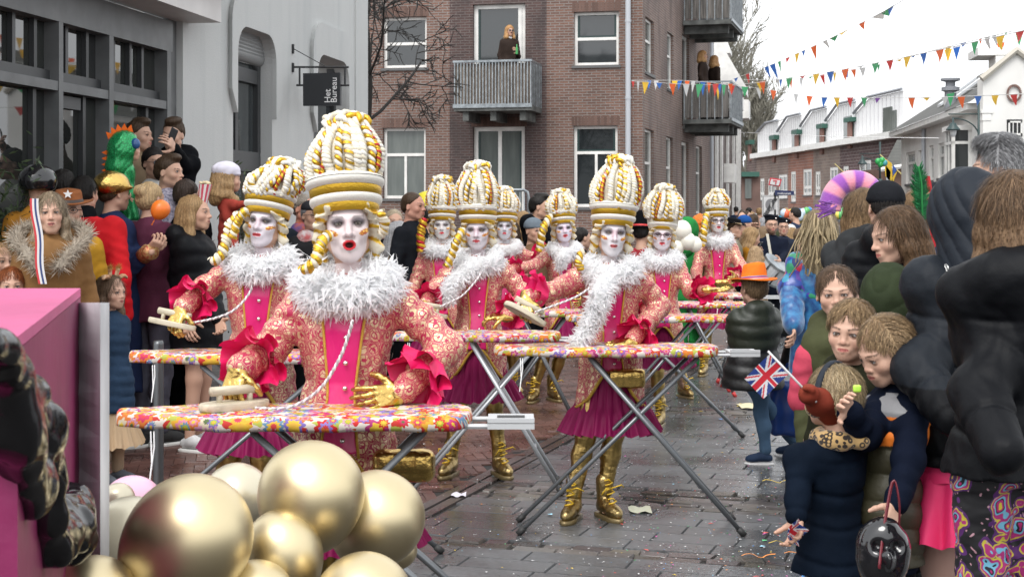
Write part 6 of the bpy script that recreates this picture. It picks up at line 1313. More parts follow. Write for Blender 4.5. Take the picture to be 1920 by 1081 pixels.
# ---------------------------------------------------------------- front dancer
Pt = lambda px, py, Y: P(px, py, Y)
board(218, 886, 4.86, .995, 'nearest ironing board, behind the gold balloons', [(488, 1082), (799, 270)], w=.37)
d1 = dancer(655, 421, 5.12, 'front dancer with open red mouth pressing a wooden iron, tallest wig', elb=(P(500, 665, 5.12), P(838, 650, 5.12)), wri=(P(446, 690, 4.93), P(752, 738, 4.95)), head=(8, -2, -3), hs=1.10, mouth=.0125, wg=dict(hgt=.288, rad=.118, curls=(1, 1), lean=(.015, 0)), hands=(dict(curl=.95, d=(-.15, -.45, -.85), n=(.3, .7, -.6)), dict(curl=.35, d=(-1, -.35, -.10), n=(0, 1, -.2))), boaN=4200, lean=(.02, -.02), pouch=(.22, -.17, -.10), ff=(P(600, 1000, 5.2), P(720, 1000, 5.2)), w=1.0, brx=.125, 
  rl=[dict(pts=[P(618, 440, 4.98), P(606, 450, 4.95), P(597, 470, 4.93), P(590, 492, 4.92), P(568, 508, 4.93)], r=.017, turns=7), dict(pts=[P(712, 398, 4.98), P(722, 420, 5.0), P(716, 440, 5.02)], r=.015, turns=3, c=(CR, GO))])
iron(P(440, 782, 4.86)*[1, 1, 0]+[0, 0, .997], (0, 0, R(38)), 'wooden iron standing on the nearest ironing board', cord=[P(478, 765, 4.86), P(545, 762, 4.84), P(600, 728, 4.82), P(640, 665, 4.82), P(662, 600, 4.80)])
# ---------------------------------------------------------------- second dancer, behind left
board(242, 690, 6.95, .985, 'ironing board with its tip at the bollard, left behind the front dancer', [(390, 822), (624, 195)], w=.34, tray=False)
d2 = dancer(493, 416, 7.15, 'dancer in the second row far left, stern face turned aside, iron raised', elb=(P(385, 540, 7.15), P(585, 560, 7.2)), wri=(P(340, 578, 6.95), P(590, 640, 7.0)), head=(-14, -3, 6), hs=1.03, wg=dict(hgt=.22, rad=.125, lean=(.06, 0)), hands=(dict(curl=.8, d=(-.2, -.4, -.6), n=(.2, .6, -.8)), dict()), boaN=2600, lean=(.02, 0), ff=(P(410, 880, 7.2), P(478, 880, 7.1)),
  rl=[dict(pts=[P(452, 400, 7.1), P(432, 420, 7.08), P(424, 450, 7.05), P(415, 478, 7.03), P(398, 492, 7.03)], r=.022, turns=7, c=(CR, GO)), dict(pts=[P(462, 392, 7.0), P(446, 415, 7.0), P(436, 445, 7.0)], r=.018, turns=5, c=(GO, CR))])
iron(P(322, 612, 6.93), (R(-8), R(10), R(-12)), 'wooden iron held in the air above the left ironing board', sc=.95, cord=[P(350, 606, 6.93), P(400, 597, 6.9), P(440, 580, 6.9), P(470, 545, 6.95), P(474, 515, 6.9)])
# ---------------------------------------------------------------- third dancer, centre right
board(925, 1346, 7.68, .945, 'ironing board in the centre right with crossed dark legs on wet slates', [(1104, 1382), (1302, 975)], w=.36, lw=.36)
d3 = dancer(1145, 436, 7.98, 'smiling dancer at the centre right board, long boa, conical wig', elb=(P(1052, 540, 7.9), P(1238, 575, 8.05)), wri=(P(985, 560, 7.60), P(1180, 643, 7.72)), head=(4, 2, 4), hs=1.06, smile=1., wg=dict(hgt=.320, rad=.122, lean=(.02, 0)), hands=(dict(curl=.9, d=(.05, -.5, -.85), n=(.2, .7, -.6)), dict(curl=.3, d=(-1, -.2, .0), n=(0, .3, -1))), boaN=3200, btail=[P(1130, 540, 7.7), P(1118, 580, 7.68), P(1100, 615, 7.66), P(1078, 650, 7.62)], ff=(P(1076, 978, 7.9), P(1134, 972, 7.95)), pouch=(.08, -.16, -.10), skz=.50, lean=(.0, -.02), lips=(.40, .06, .06), rufd=(np.array([-.9, -.2, .4]), None), w=1.0,
  rl=[dict(pts=[P(1092, 470, 7.85), P(1084, 490, 7.8), P(1090, 505, 7.8)], r=.018, turns=3, c=(GO, CR))])
iron(P(982, 592, 7.55), (R(-22), R(28), R(-6)), 'wooden iron tilted in the raised hand of the centre right dancer', sc=.95, cord=[P(1003, 585, 7.5), P(1040, 572, 7.5), P(1080, 556, 7.55), P(1105, 540, 7.6)])
# ---------------------------------------------------------------- fourth dancer, centre
board(728, 1052, 8.75, .925, 'ironing board with pale legs in front of the middle dancer', [(885, 1050), (1010, 775)], tubes=m_tubel, w=.34)
d4 = dancer(896, 430, 9.2, 'dancer at the pale legged board with lowered eyes and straight face', elb=(P(815, 545, 9.2), P(985, 555, 9.2)), wri=(P(797, 572, 8.9), P(948, 595, 8.95)), head=(-5, 4, 0), hs=1.03, wg=dict(hgt=.325, rad=.122), hands=(dict(curl=.8, d=(.1, -.6, -.7), n=(.2, .6, -.8)), dict(curl=.5, d=(-1, -.1, .1), n=(0, .3, -1))), boaN=2400, btail=[P(850, 530, 9.0), P(838, 560, 8.98)], ff=(P(846, 893, 9.2), P(936, 893, 9.2)), lips=(.40, .05, .06),
  rl=[dict(pts=[P(868, 430, 9.05), P(857, 450, 9.0), P(848, 475, 9.0), P(838, 500, 9.0)], r=.022, turns=7, c=(GO, CR))])
iron(P(803, 592, 8.75), (R(-5), R(10), R(10)), 'wooden iron held low behind the front dancer\'s elbow', sc=.9, cord=[P(825, 575, 8.7), P(865, 555, 8.7), P(893, 525, 8.75), P(902, 510, 8.8)])
# ---------------------------------------------------------------- rows behind
d5 = dancer(829, 421, 12.2, 'dancer half hidden left behind the middle dancer, ringlet over the shoulder', elb=(P(772, 545, 12.2), P(895, 540, 12.3)), wri=(P(790, 580, 11.9), P(880, 580, 12.0)), head=(0, 2, 0), wg=dict(hgt=.31, rad=.120), boaN=1300, ff=(P(806, 765, 12.2), P(860, 765, 12.2)), rl=[dict(pts=[P(795, 410, 12.1), P(789, 440, 12.1), P(790, 470, 12.1)], r=.03, turns=6, c=(GO, RE))])
d6 = dancer(946, 424, 13.2, 'dancer almost wholly hidden behind the middle dancer, only wig and sleeve showing', elb=(P(1010, 485, 13.2), P(985, 500, 13.2)), wri=(P(1020, 470, 13.0), P(975, 540, 13.0)), wg=dict(hgt=.26, rad=.120), boaN=500, legs_=True)
board(905, 1090, 11.6, .86, 'ironing board of the laughing dancer, partly behind the raised iron', [(980, 1075), (1060, 925)], w=.34)
d7 = dancer(1058, 428, 12.7, 'laughing dancer seen between the two central boards, ringlets down her left', elb=(P(1000, 500, 12.5), P(1100, 530, 12.7)), wri=(P(955, 505, 12.2), P(1090, 560, 12.3)), head=(6, -2, -4), mouth=.006, smile=1., wg=dict(hgt=.245, rad=.122), boaN=1300, ff=(P(1003, 755, 12.7), P(1035, 748, 12.8)), btail=[P(1055, 480, 12.4), P(1050, 500, 12.4)], rl=[dict(pts=[P(1032, 405, 12.6), P(1020, 425, 12.5), P(1014, 450, 12.5), P(1012, 470, 12.5)], r=.03, turns=6, c=(GO, CR))])
board(1060, 1372, 10.9, .872, 'ironing board right of the centre with its end reaching the wet slates', [(1180, 1385), (1300, 1120)], w=.34)
d8 = dancer(1240, 440, 11.3, 'bespectacled dancer with round beehive wig, open hand held out', elb=(P(1195, 545, 11.3), P(1295, 548, 11.2)), wri=(P(1215, 590, 10.9), P(1328, 543, 10.9)), head=(-4, 0, 3), wg=dict(hgt=.29, rad=.136), hands=(dict(), dict(curl=.15, d=(1, -.2, .0), n=(0, -.3, 1))), boaN=1800, glasses=True, ff=(P(1238, 797, 11.3), P(1280, 730, 13.0)), mouth=.004, mk=dict(shadow=(.06, .03, .06)))
board(1180, 1405, 13.2, .82, 'far ironing board with pale edge beyond the outstretched glove', [(1290, 1372), (1365, 1235)], caps=m_capr, w=.34)
d9 = dancer(1344, 413, 14.7, 'rearmost dancer in dark glasses with a small wig, gold belt pouch', elb=(P(1305, 510, 14.6), P(1390, 500, 14.6)), wri=(P(1310, 540, 14.2), P(1378, 520, 14.2)), head=(5, 3, 0), wg=dict(hgt=.22, rad=.118), boaN=900, glasses=True, ff=(P(1320, 699, 14.7), P(1385, 697, 14.7)), pouch=(.05, -.16, .05), mouth=.003, rl=[dict(pts=[P(1325, 400, 14.6), P(1320, 430, 14.5), P(1318, 460, 14.5)], r=.03, turns=6, c=(GO, CR))])
board(1330, 1425, 13.9, .86, 'short view of the last ironing board behind the orange straw hat', [(1380, 1420), (1400, 1350)], w=.34, caps=m_capr)
# ================================================================ FOREGROUND: pink float, black foil, balloons
m_pink = mat('pink_paint', col=(.50, .09, .22), rough=.55, var=(3, .15), bump=(40, .15)); m_mag = mat('magenta_paint', col=(.20, .012, .075), rough=.5, var=(4, .2), bump=(30, .15))
fl_ = empty('pink_float', (-1.2, 2.9, 0), 0, 'pink painted wooden float box with a white plank at its corner', 'float'); o0 = np.array([-1.2, 2.9, 0])
A_, B_, C_, D_ = np.array([-1.04, 3.6]), np.array([-.745, 2.25]), np.array([-1.6, 2.0]), np.array([-2.1, 3.6]); zt_ = 1.457
def wall4(mb, p, q, z0, z1): mb.add([(*p, z0), (*q, z0), (*q, z1), (*p, z1)], [(0, 1, 2, 3)])
mb = MB(); pts4 = [A_, B_, C_, D_]; mb.add([(*(p-o0[:2]), zt_) for p in pts4]+[(*(p-o0[:2]), zt_-.02) for p in pts4], [(0, 1, 2, 3), (4, 5, 6, 7), (0, 1, 5, 4), (1, 2, 6, 5), (2, 3, 7, 6), (3, 0, 4, 7)]); mb.build('top_panel', m_pink, fl_, colors=False)
mb = MB(); zz_ = zt_-.021
for p, q in zip(pts4, pts4[1:]+pts4[:1]): wall4(mb, p-o0[:2], q-o0[:2], .35, zz_)
mb.build('side_panel', m_mag, fl_, colors=False)
mb = MB(); pl = np.array([P(147, 567, 3.58)[0], 3.45]); pr2 = P(205, 567, 3.45)
mb.prism([P(150, 567, 3.62)-o0, P(190, 569, 3.50)-o0, P(190, 1500, 3.50)-o0, P(150, 1500, 3.62)-o0], (.012, .0, .0)); n_ = 26
V = [P(143+2.5*math.sin(i*1.9)+1.5*math.sin(i*4.1), 567+i*28, 3.56)-o0 for i in range(n_)]; W2 = [P(188, 567+i*28, 3.40)-o0 for i in range(n_)]
G_ = np.array([V, W2, [P(205, 567+i*28, 3.46)-o0 for i in range(n_)], [P(168, 567+i*28, 3.70)-o0 for i in range(n_)]]); mb.grid(G_); mb.add([V[0], W2[0], G_[2][0], G_[3][0]], [(0, 1, 2, 3)]); mb.build('white_plank', mat('scuffed_white', col=(.70, .70, .72), rough=.6, var=(9, .3), stretch=(1, 1, .3)), fl_, colors=False)
g = Sdf(); Q = lambda a, b: P(a, b, .2534/((960-a)/2800-.2185)-.05)-np.array([-1.0, 2.7, 0])
g.chain([Q(-15, 650), Q(10, 665), Q(35, 740), Q(62, 800), Q(75, 880), Q(78, 960), Q(88, 1020)], [.024, .026, .036, .042, .038, .034, .04], k=.03); g.chain([Q(20, 700), Q(30, 800), Q(55, 920)], [.03, .045, .04], k=.03); g.chain([Q(88, 1020), Q(112, 990), Q(135, 955), Q(140, 945)], [.042, .052, .046, .022], k=.03); g.ell(Q(120, 1010), (.062, .04, .05), k=.02)
v, f = g.mesh(.0045, noise=[(24, .011, .45), (58, .005, .6)]); fo = mesh_obj('black_foil', v, f, mat('black_foil', col=(.006, .006, .007), rough=.14, spec=.6, bump=(10, .5)), None, True); fo.location = (-1.0, 2.7, 0); tag(fo, 'crumpled glossy black plastic foil hanging down the pink float side', 'foil')
m_bal = mat('gold_balloon', col=(.66, .56, .355), rough=.40, metal=1.0, var=(3, .08)); m_balp = mat('pearl_balloon', col=(.60, .55, .42), rough=.32, metal=.55); m_pk = mat('pink_balloon', col=(.72, .42, .55), rough=.3)
def balloon(px, py, Y, r, label, el=1.18, rot=(0, 0), m=None):
    """egg shaped balloon with a knot; rot = tilt from upright in the picture and towards the camera, degrees"""
    c = P(px, py, Y); root = empty('balloon', c, 0, label, 'balloon', 'gold balloons in front'); M_ = np.array(Matrix.Rotation(R(rot[0]), 3, 'Y') @ Matrix.Rotation(R(rot[1]), 3, 'X')); t = np.linspace(0, math.pi, 40)
    prof = [(r*math.sin(x)*(1-.10*math.cos(x)*-1*(-1)), r*el*math.cos(x)-(.10*r*(1-math.cos(x))**2/2 if x > 2 else 0)) for x in t]
    prof = [(r*math.sin(x)*(1-.16*(1-math.cos(x))/2+.08), -r*.12+r*el*(math.cos(x)-.05*(1-math.cos(x)))) for x in t]
    mb = MB(); mb.lathe(prof[:-1]+[(r*.035, prof[-1][1]-.01)], (0, 0, 0), 56, M=M_); mb.build('skin', m or m_bal, root, True, False)
    zk = prof[-1][1]-.01; mb = MB(); mb.lathe([(r*.035, zk), (r*.07, zk-.012), (r*.03, zk-.02), (r*.10, zk-.035), (0, zk-.036)], (0, 0, 0), 12, M=M_); mb.build('knot', m or m_bal, root, True, False); return root
for a in ((585, 918, 3.60, .128, 'topmost gold balloon of the pile, overlapping the nearest ironing board', 1.04, (12, 10)), (356, 1008, 3.30, .139, 'largest gold balloon, lying tilted beside the white plank', 1.16, (38, 15)), (712, 964, 3.75, .119, 'rightmost gold balloon of the pile', 1.02, (35, 10)), (530, 1028, 3.50, .090, 'egg shaped gold balloon squeezed between the largest and the topmost one', 1.15, (-18, 5)), (172, 1118, 3.2, .105, 'gold balloon cut by the lower edge under the white plank', .95, (0, 0)), (480, 1112, 3.35, .085, 'gold balloon at the lower edge below the egg shaped one', 1.0, (0, 0)), (692, 1128, 3.4, .118, 'gold balloon at the lower edge below the rightmost one', 1.0, (60, 0)), (748, 1030, 4.0, .05, 'small gold balloon end peeping out behind the rightmost one', 1.1, (60, 0))):
    balloon(*a)
for a in ((246, 1004, 3.7, .105, 'pale gold balloon beside the white plank, behind the largest one', 1.05, (10, 0)), (447, 928, 3.95, .090, 'pale gold balloon behind the egg shaped and the topmost one', 1.05, (40, 0)), (222, 935, 4.0, .045, 'little pale balloon just right of the white plank', 1.1, (0, 0))): balloon(*a, m=m_balp)
balloon(248, 945, 4.25, .088, 'single pink balloon behind the pale gold ones', 1.05, (0, 0), m_pk)
# ================================================================ ONLOOKERS
def cloth(c, rough=.8, b=.3, **k): n = 'cloth_%03d_%03d_%03d' % tuple(int(round(x*999)) for x in c)+('_s' if rough < .6 else ''); return mat(n, col=c, rough=rough, var=(7, .18), bump=(16, b*1.6), spec=.05 if max(c) < .03 else .12, **k)
def part(p, name, sd, m, cell=None, noise=None, paint=None, head=False, parent=None):
    v, f = sd.mesh(cell or max(1.4/p.s, .005), noise); c = paint(v) if paint else None
    return mesh_obj(name, p.hp(v) if head else v, f, m, parent or p.root, True, c)
def hat_beret(p, col=(.012, .013, .018), badge=True):
    t = Sdf(); t.ell((.01, .02, .212), (.112, .118, .030), k=.02, M=rotm(0, -8, 10)); t.ell((0, .012, .185), (.088, .100, .022), k=.02); part(p, 'beret', t, cloth(col), head=True)
    if badge: mb = MB(); mb.lathe([(.012, 0), (.012, .004), (0, .006)], (0, 0, 0), 8, M=rotm(0, 90, 0)); o = mb.build('badge', mat('silver_button', col=(.75, .72, .68), rough=.2, metal=1), p.root, True, False); o.location = p.hp([(.035, -.086, .196)])[0]
def hat_cap(p, col=(.02, .022, .03), peak=True):
    t = Sdf(); t.ell((0, .015, .178), (.088, .102, .062), k=.02)
    if peak: t.ell((0, -.105, .165), (.062, .050, .008), k=.02, M=rotm(0, 15, 0))
    t.fn(lambda X, Y, Z: Z-.155+.0*X, k=.006, op='-'); part(p, 'cap', t, cloth(col), head=True)
def hat_beanie(p, col): t = Sdf(); t.ell((0, .018, .165), (.088, .102, .085), k=.02); t.ell((0, .012, .155), (.091, .104, .022), k=.01); t.fn(lambda X, Y, Z: Z-.135+0*X, k=.006, op='-'); part(p, 'beanie', t, cloth(col, b=.6), head=True)
def hat_brim(p, col, crown=.10, brim=.15, band=(.6, .6, .6), curl=.03, star=False, top=1.0, m=None):
    n = 36; th = np.linspace(0, 2*math.pi, n, endpoint=False); V = []; z0 = .165
    for r, z in ((brim*.985, -.004), (brim, 0), (brim*.985, .004), (.100, .008), (.094, .02), (.088*top, crown*.8), (.080*top, crown*.97), (.05, crown*1.0), (.0, crown*.90)):
        V.append([[r*math.cos(a)*.92, .012+r*math.sin(a)*1.06, z0+z+(curl*abs(math.cos(a))**2*(r/brim)**3 if z < .01 else 0)-.012*math.sin(a)*-1] for a in th])
    mb = MB(); mb.grid(p.hp(np.array(V).reshape(-1, 3)).reshape(len(V), n, 3), (1, 1, 1), 0, True); o = mb.build('hat', m or cloth(col, b=.6), p.root, True, False)
    mb = MB(); W_ = []
    for r, z in ((.1005, .012), (.0995, .034), (.097, .012)): W_.append([[r*math.cos(a)*.92*.99, .012+r*math.sin(a)*1.06*.99, z0+z+.012*math.sin(a)] for a in th])
    V = np.array([[[(.1025-.004*k)*math.cos(a)*.92, .012+(.1025-.004*k)*math.sin(a)*1.06, z0+.010+.008*k+.012*math.sin(a)] for a in th] for k in range(4)])
    mb.grid(p.hp(V.reshape(-1, 3)).reshape(4, n, 3), np.repeat(np.array([band, (.55, .03, .04), (.02, .05, .25), band] if band == (.6, .6, .6) else [band]*4)[:, None], n, 1), 0, True); mb.build('hat_band', mat('ribbon', attr=True, rough=.6), o, True)
    if star: mb = MB(); a = [math.pi/2+i*math.pi/5 for i in range(10)]; q = p.hp([((.030 if i % 2 == 0 else .013)*math.cos(x), -.094, z0+.055+(.030 if i % 2 == 0 else .013)*math.sin(x)) for i, x in enumerate(a)]); mb.prism(q, p.hp([(0, -.003, 0)])[0]-p.hp([(0, 0, 0)])[0]); mb.build('star', mat('sign_white'), o, colors=False)
def hood_up(p, m, r=1.0, quilt=None, name='hood'):
    t = Sdf(); t.ell((0, .030, .130), (.112*r, .130*r, .128*r), k=.03); t.cone((0, .055, .08), (0, .075, -.06), .105*r, .11*r, k=.04)
    t.fn(lambda X, Y, Z: np.sqrt((X/.070)**2+((Z-.105)/.098)**2+0*Y)*.07-.07+np.maximum(Y+.03, 0)*3, k=.015, op='-')
    q = quilt or (.05, .004); v, f = t.mesh(max(1.4/p.s, .005)); d = unitr(v-np.array([0, .03, .10])); v = v+d*(q[1]*(np.abs(np.sin(np.pi*(v[:, 1]*.8+v[:, 2]*.6+.012*np.sin(v[:, 0]*30))/q[0]))**.6-.5)+.003*nz(v, 40))[:, None]; mesh_obj(name, p.hp(v), f, m, p.root, True)
def fur(p, pts, r, n, col, L=.045, name='fur_trim', seed=1):
    rg = np.random.RandomState(seed); q = spline(pts, 24); i = rg.randint(0, 23, n); o = q[i]+(q[np.minimum(i+1, 23)]-q[i])*rg.rand(n, 1); d = unitr(rg.normal(size=(n, 3))); b = o+d*r*.5; e = b+unitr(d+rg.normal(size=(n, 3))*.4)*L*(.5+rg.rand(n, 1)); s_ = unitr(np.cross(d, rg.normal(size=(n, 3))))*L*.07
    V = np.stack([b-s_, b+s_, e], 1).reshape(-1, 3); c = np.repeat(np.array(col)*(.6+.8*rg.rand(n, 1)), 3, 0); mb = MB(); mb.tube(q, r*.7, 8, np.array(col)*.8); mb.v.append(V); mb.c.append(c); mb.f += [(3*k+mb.n, 3*k+1+mb.n, 3*k+2+mb.n) for k in range(n)]; mb.m += [0]*n; mb.n += 3*n; return mb.build(name, mat('fur', attr=True, rough=.9, trans=.2), p.root)
DK = (.0045, .005, .0065); NV = (.006, .010, .020); BRN = (.045, .026, .014); BLD = (.27, .17, .08); GRY = (.22, .22, .23); BLK = (.009, .007, .006)
m_nylon = mat('black_nylon', col=(.0045, .005, .0065), rough=.55, spec=.13, bump=(13, .6)); NQ = [(34, .0035, .35), (80, .0028, .5)]
SK2 = (.55, .34, .25)
def guest(px, ey, Y, label, face=0, hair=('short', BRN), coat=(DK, {}), legs=(.03, .04, .07), shoe=(.05, .05, .05), group='spectators along the street', body={}, hat=None, glasses=None, low=False, **kw):
    p = Person(px, ey, Y, label, face, group=group, **kw)
    bk = abs(((face+kw.get('head', (0,))[0]) % 360)-180) < 50
    if bk and p.s < 400: p.hcell = max(p.hcell, .006)
    if low: p.cell = max(p.cell, .025)
    p.body(skin=body.get('skin', SKIN), **{k: v for k, v in body.items() if k != 'skin'})
    if hair: p.hair(hair[0], hair[1], **(hair[2] if len(hair) > 2 else {}))
    if coat: p.coat(coat[0] if isinstance(coat[0], bpy.types.Material) else cloth(coat[0]), **coat[1])
    if legs is not None: p.legs(legs if isinstance(legs, bpy.types.Material) else cloth(legs), (.090, .064, .052))
    if shoe is not None: p.shoes(cloth(shoe))
    if hat: hat(p)
    if glasses: p.eyewear(*glasses)
    return p
Q1 = dict(quilt=(.085, .013), bulk=1.18); Q2 = dict(quilt=(.10, .016), bulk=1.28, sleeves=(.080, .072, .055)); HD = dict(hood='down')
# ---- left side
stn = mat('paving_step', col=(.20, .19, .18), rough=.8, var=(6, .3)); mb = MB(); fl.box(mb, X(225), X(345), 0, .30, -.02, .75); mb.build('stone_step', stn, gb, colors=False)
p = guest(96, 399, 8.5, 'woman in a tan parka with fur hood and striped ribbon in her fair hair', 12, ('long', (.20, .14, .085), dict(col2=(.45, .36, .25), length=.20)), ((.22, .115, .045), dict(hood='down', bulk=1.2, sleeves=(.074, .066, .05))), DK, female=1, head=(6, 0, -2), body=dict(skin=SK2, smile=.3))
fur(p, [p.chest+np.array(q)*p.b for q in ((-.05, -.20, -.10), (-.13, -.15, .0), (-.19, -.03, .07), (-.14, .10, .12), (0, .16, .13), (.14, .10, .12), (.19, -.03, .07), (.13, -.15, .0), (.05, -.20, -.10))], .045, 3200, (.42, .36, .29), .05)
mb = MB(); 
for k, c in enumerate(((.50, .03, .04), (.60, .58, .58), (.03, .05, .15), (.60, .58, .58))): mb.grid(np.array([[p.loc(P(57+k*4+w_*4+(y-375)*.09+2*math.sin(y*.06), y, 8.22)) for w_ in (0, 1)] for y in range(372, 542, 10)]), c)
mb.build('striped_ribbon', mat('ribbon', attr=True, rough=.6), p.root)
guest(128, 394, 9.5, 'man in a brown sheriff hat with a white star behind the parka woman', 15, None, ((.42, .22, .02), {}), female=0, hat=lambda q: hat_brim(q, (.20, .07, .025), .085, .165, (.03, .015, .01), .02, True), glasses=((.02, .02, .02), False))
guest(74, 348, 9.9, 'person in a glossy black round helmet standing by the shrub', 170, None, ((.45, .20, .03), {}), shoe=None, hat=lambda q: part(q, 'helmet', Sdf().ell((0, .02, .15), (.118, .135, .115)).fn(lambda X, Y, Z: Z-.085+0*X, op='-'), mat('helmet_black', col=(.012, .012, .014), rough=.15, coat=.5), head=True))
guest(119, 350, 10.3, 'dark haired man seen from behind above the sheriff hat', 185, ('short', BLK), (DK, {}), shoe=None, low=True)
p = guest(160, 362, 9.9, 'broad man in a bright red belted coat with black collar, back turned', 163, ('short', BLK), ((.50, .012, .018), dict(z0=.42, bulk=1.22, sleeves=(.078, .070, .055))), DK, female=0, w=1.3, elb=(None, None))
mb = MB(); th = np.linspace(0, 6.283, 40); mb.tube([p.hipc+[.205*p.b*math.cos(a), .165*p.b*math.sin(a), .10*p.b] for a in th], .026, 6, flat=.35); mb.build('belt', cloth((.42, .01, .015)), p.root, True, False); t = Sdf(); t.cone(p.chest+[0, .02, .03], p.headp+[0, .02, -.03], .095, .085); part(p, 'collar', t, cloth(DK))
p = guest(216, 362, 10.3, 'man in a shiny gold cap and navy uniform with gold braid, facing away', 135, ('short', BRN, dict(vol=1.08)), ((.015, .025, .07), dict(z0=.35, bulk=1.12, cut=.8)), DK, female=0, elb=(None, P(256, 480, 10.2)), wri=(P(280, 470, 10.0), P(284, 472, 9.95)), body=dict(hands=((.9,), None)), hat=lambda q: part(q, 'gold_cap', Sdf().ell((0, .03, .175), (.112, .125, .100)).ell((.0, -.01, .155), (.098, .115, .03)).fn(lambda X, Y, Z: Z-.118+.25*Y+0*X, op='-'), m_gold, head=True))
mb = MB(); w_, e_ = p.wri[0], p.elb[0]; mb.tube([w_, w_+(e_-w_)*.28], .055, 12, (.50, .36, .15)); w_, e_ = p.wri[1], p.elb[1]; mb.tube([w_, w_+(e_-w_)*.28], .055, 12, (.50, .36, .15)); mb.build('braided_cuff', mat('braid', attr=True, rough=.4, metal=.5, var=(60, .9, (.30, .02, .02))), p.root, True)
def dino_hood(q):
    hood_up(q, m_dino, 1.0); mb = MB()
    for i in range(9): a = 1.9-i*.32; c = np.array([0, .03+.13*math.cos(a)*1.0 if i < 5 else .155, .13+.13*math.sin(a) if i < 5 else .13-.055*(i-4)]); d = unit(c-[0, .03, .10]) if i < 5 else np.array([0, 1, 0]); tt = unit(np.cross(d, [1, 0, 0])); mb.prism(q.hp([c-tt*.03, c+d*.055, c+tt*.03]), q.hp([(.008, 0, 0)])[0]-q.hp([(0, 0, 0)])[0])
    mb.build('orange_spikes', cloth((.70, .13, .02)), q.root, colors=False)
    for s_ in (-1, 1): t = Sdf(); t.ell((s_*.085, -.05, .15), (.035, .04, .045)); part(q, 'blue_goggle', t, mat('goggle_blue', col=(.02, .08, .22), rough=.25), head=True)
def scales(t, b, mp, out):
    v = nd(t, 'TexVoronoi', {'Vector': mp.outputs[0], 'Scale': 60.0}, feature='DISTANCE_TO_EDGE'); t.links.new(mixc(t, nd(t, 'MapRange', {0: v.outputs['Distance'], 1: .0, 2: .12}).outputs[0], (.01, .09, .03), (.02, .32, .10)), b.inputs['Base Color'])
m_dino = mat('green_scales', rough=.25, metal=.4, build=scales)
guest(240, 278, 10.6, 'child in a glittering green dragon suit with orange spikes riding on shoulders', 110, None, (m_dino, dict(z0=.45, bulk=1.25, flare=.25, noise=[(30, .008, .6)])), None, shoe=None, child=1., h=.78, hat=dino_hood, group='children watching the parade')
guest(262, 254, 11.6, 'young man with brown tousled hair and tan jacket in profile on the step', 75, ('quiff', BRN), ((.26, .19, .12), {}), DK, female=0, h=1.78)
p = guest(324, 252, 11.7, 'grinning young man in black holding a phone, highest at the shop corner', -12, ('quiff', BRN), (DK, HD), DK, female=0, h=1.80, body=dict(smile=1.5, skin=SK2), wri=(None, P(326, 278, 11.4)), elb=(None, P(345, 310, 11.6)), head=(0, 8, 4))
def phone(loc, rot, label, sc=1.0):
    r_ = empty('phone', loc, 0, label, 'phone', 'phones held up'); r_.rotation_euler = rot; t = Sdf(); t.box((0, 0, 0), (.037*sc, .0045, .074*sc), rad=.004); v, f = t.mesh(.003); mesh_obj('case', v, f, mat('phone_black', col=(.015, .015, .018), rough=.2), r_, True); mb = MB(); mb.box((.008, .0046, .04), (.030, .0066, .066)); mb.build('camera_bump', mat('phone_black'), r_, colors=False)
phone(P(322, 258, 11.35), (R(10), R(20), R(60)), 'dark phone in the hand of the grinning young man')
guest(290, 306, 11.3, 'man in black sunglasses and white shirt between the two youths', 40, ('short', BLK, dict(vol=1.04)), ((.50, .50, .48), {}), DK, female=0, glasses=((.01, .01, .01), True))
guest(318, 322, 10.9, 'man with a brown quiff in a flowery shirt looking right', 72, ('quiff', BRN), (mat('flower_shirt', col=(.45, .42, .50), rough=.8, var=(60, .8, (.06, .06, .12))), {}), DK, female=0)
guest(284, 372, 10.4, 'fair haired girl with pinned up braids in a plum fleece, back turned', 150, ('bun', (.40, .28, .15)), ((.10, .025, .05), dict(bulk=1.1, sleeves=(.068, .06, .045), cut=.75)), (.10, .10, .13), female=1, elb=(P(258, 450, 10.4), P(306, 460, 10.4)))
guest(352, 366, 10.8, 'man with thinning dark hair seen from behind beside the popcorn carton', 150, ('short', (.035, .022, .016)), (DK, {}), DK, female=0)
pc_ = empty('popcorn_carton', P(380, 362, 10.2), 0, 'red and white striped popcorn carton held up above the crowd', 'carton'); mb = MB()
for k in range(16): a, b = 2*math.pi*k/16, 2*math.pi*(k+1)/16; c = (.50, .06, .10) if k % 2 else (.62, .58, .56); mb.add([(.030*math.cos(a), .030*math.sin(a), -.075), (.030*math.cos(b), .030*math.sin(b), -.075), (.045*math.cos(b)+.02, .045*math.sin(b), .06), (.045*math.cos(a)+.02, .045*math.sin(a), .06)], [(0, 1, 2, 3)], c)
mb.build('striped_carton', mat('ribbon'), pc_); g = Sdf()
for i in range(26): a = rnd.uniform(0, 6.28); r_ = rnd.uniform(0, .035); g.ell((.02+r_*math.cos(a), r_*math.sin(a), .062+rnd.uniform(0, .014)), (.011,)*3, k=.004)
v, f = g.mesh(.005); mesh_obj('popcorn', v, f, mat('popcorn', col=(.62, .52, .33), rough=.8), pc_, True)
p = guest(428, 336, 10.7, 'toddler in a rust red padded jacket and white floppy cap riding on shoulders', 115, ('bob', BLD, dict(length=.03)), ((.36, .055, .04), dict(z0=.50, hood='down', quilt=(.07, .012), bulk=1.3, sleeves=(.085, .075, .06))), (.02, .09, .30), shoe=None, child=1., h=.80, elb=(None, P(440, 385, 10.6)), wri=(None, P(462, 382, 10.5)), group='children watching the parade', hat=lambda q: part(q, 'white_cap', Sdf().ell((0, .02, .19), (.100, .115, .075)).ell((0, .0, .16), (.092, .105, .025)).fn(lambda X, Y, Z: Z-.135+0*X, op='-'), cloth((.62, .60, .68)), head=True, noise=[(50, .004, 1)]))
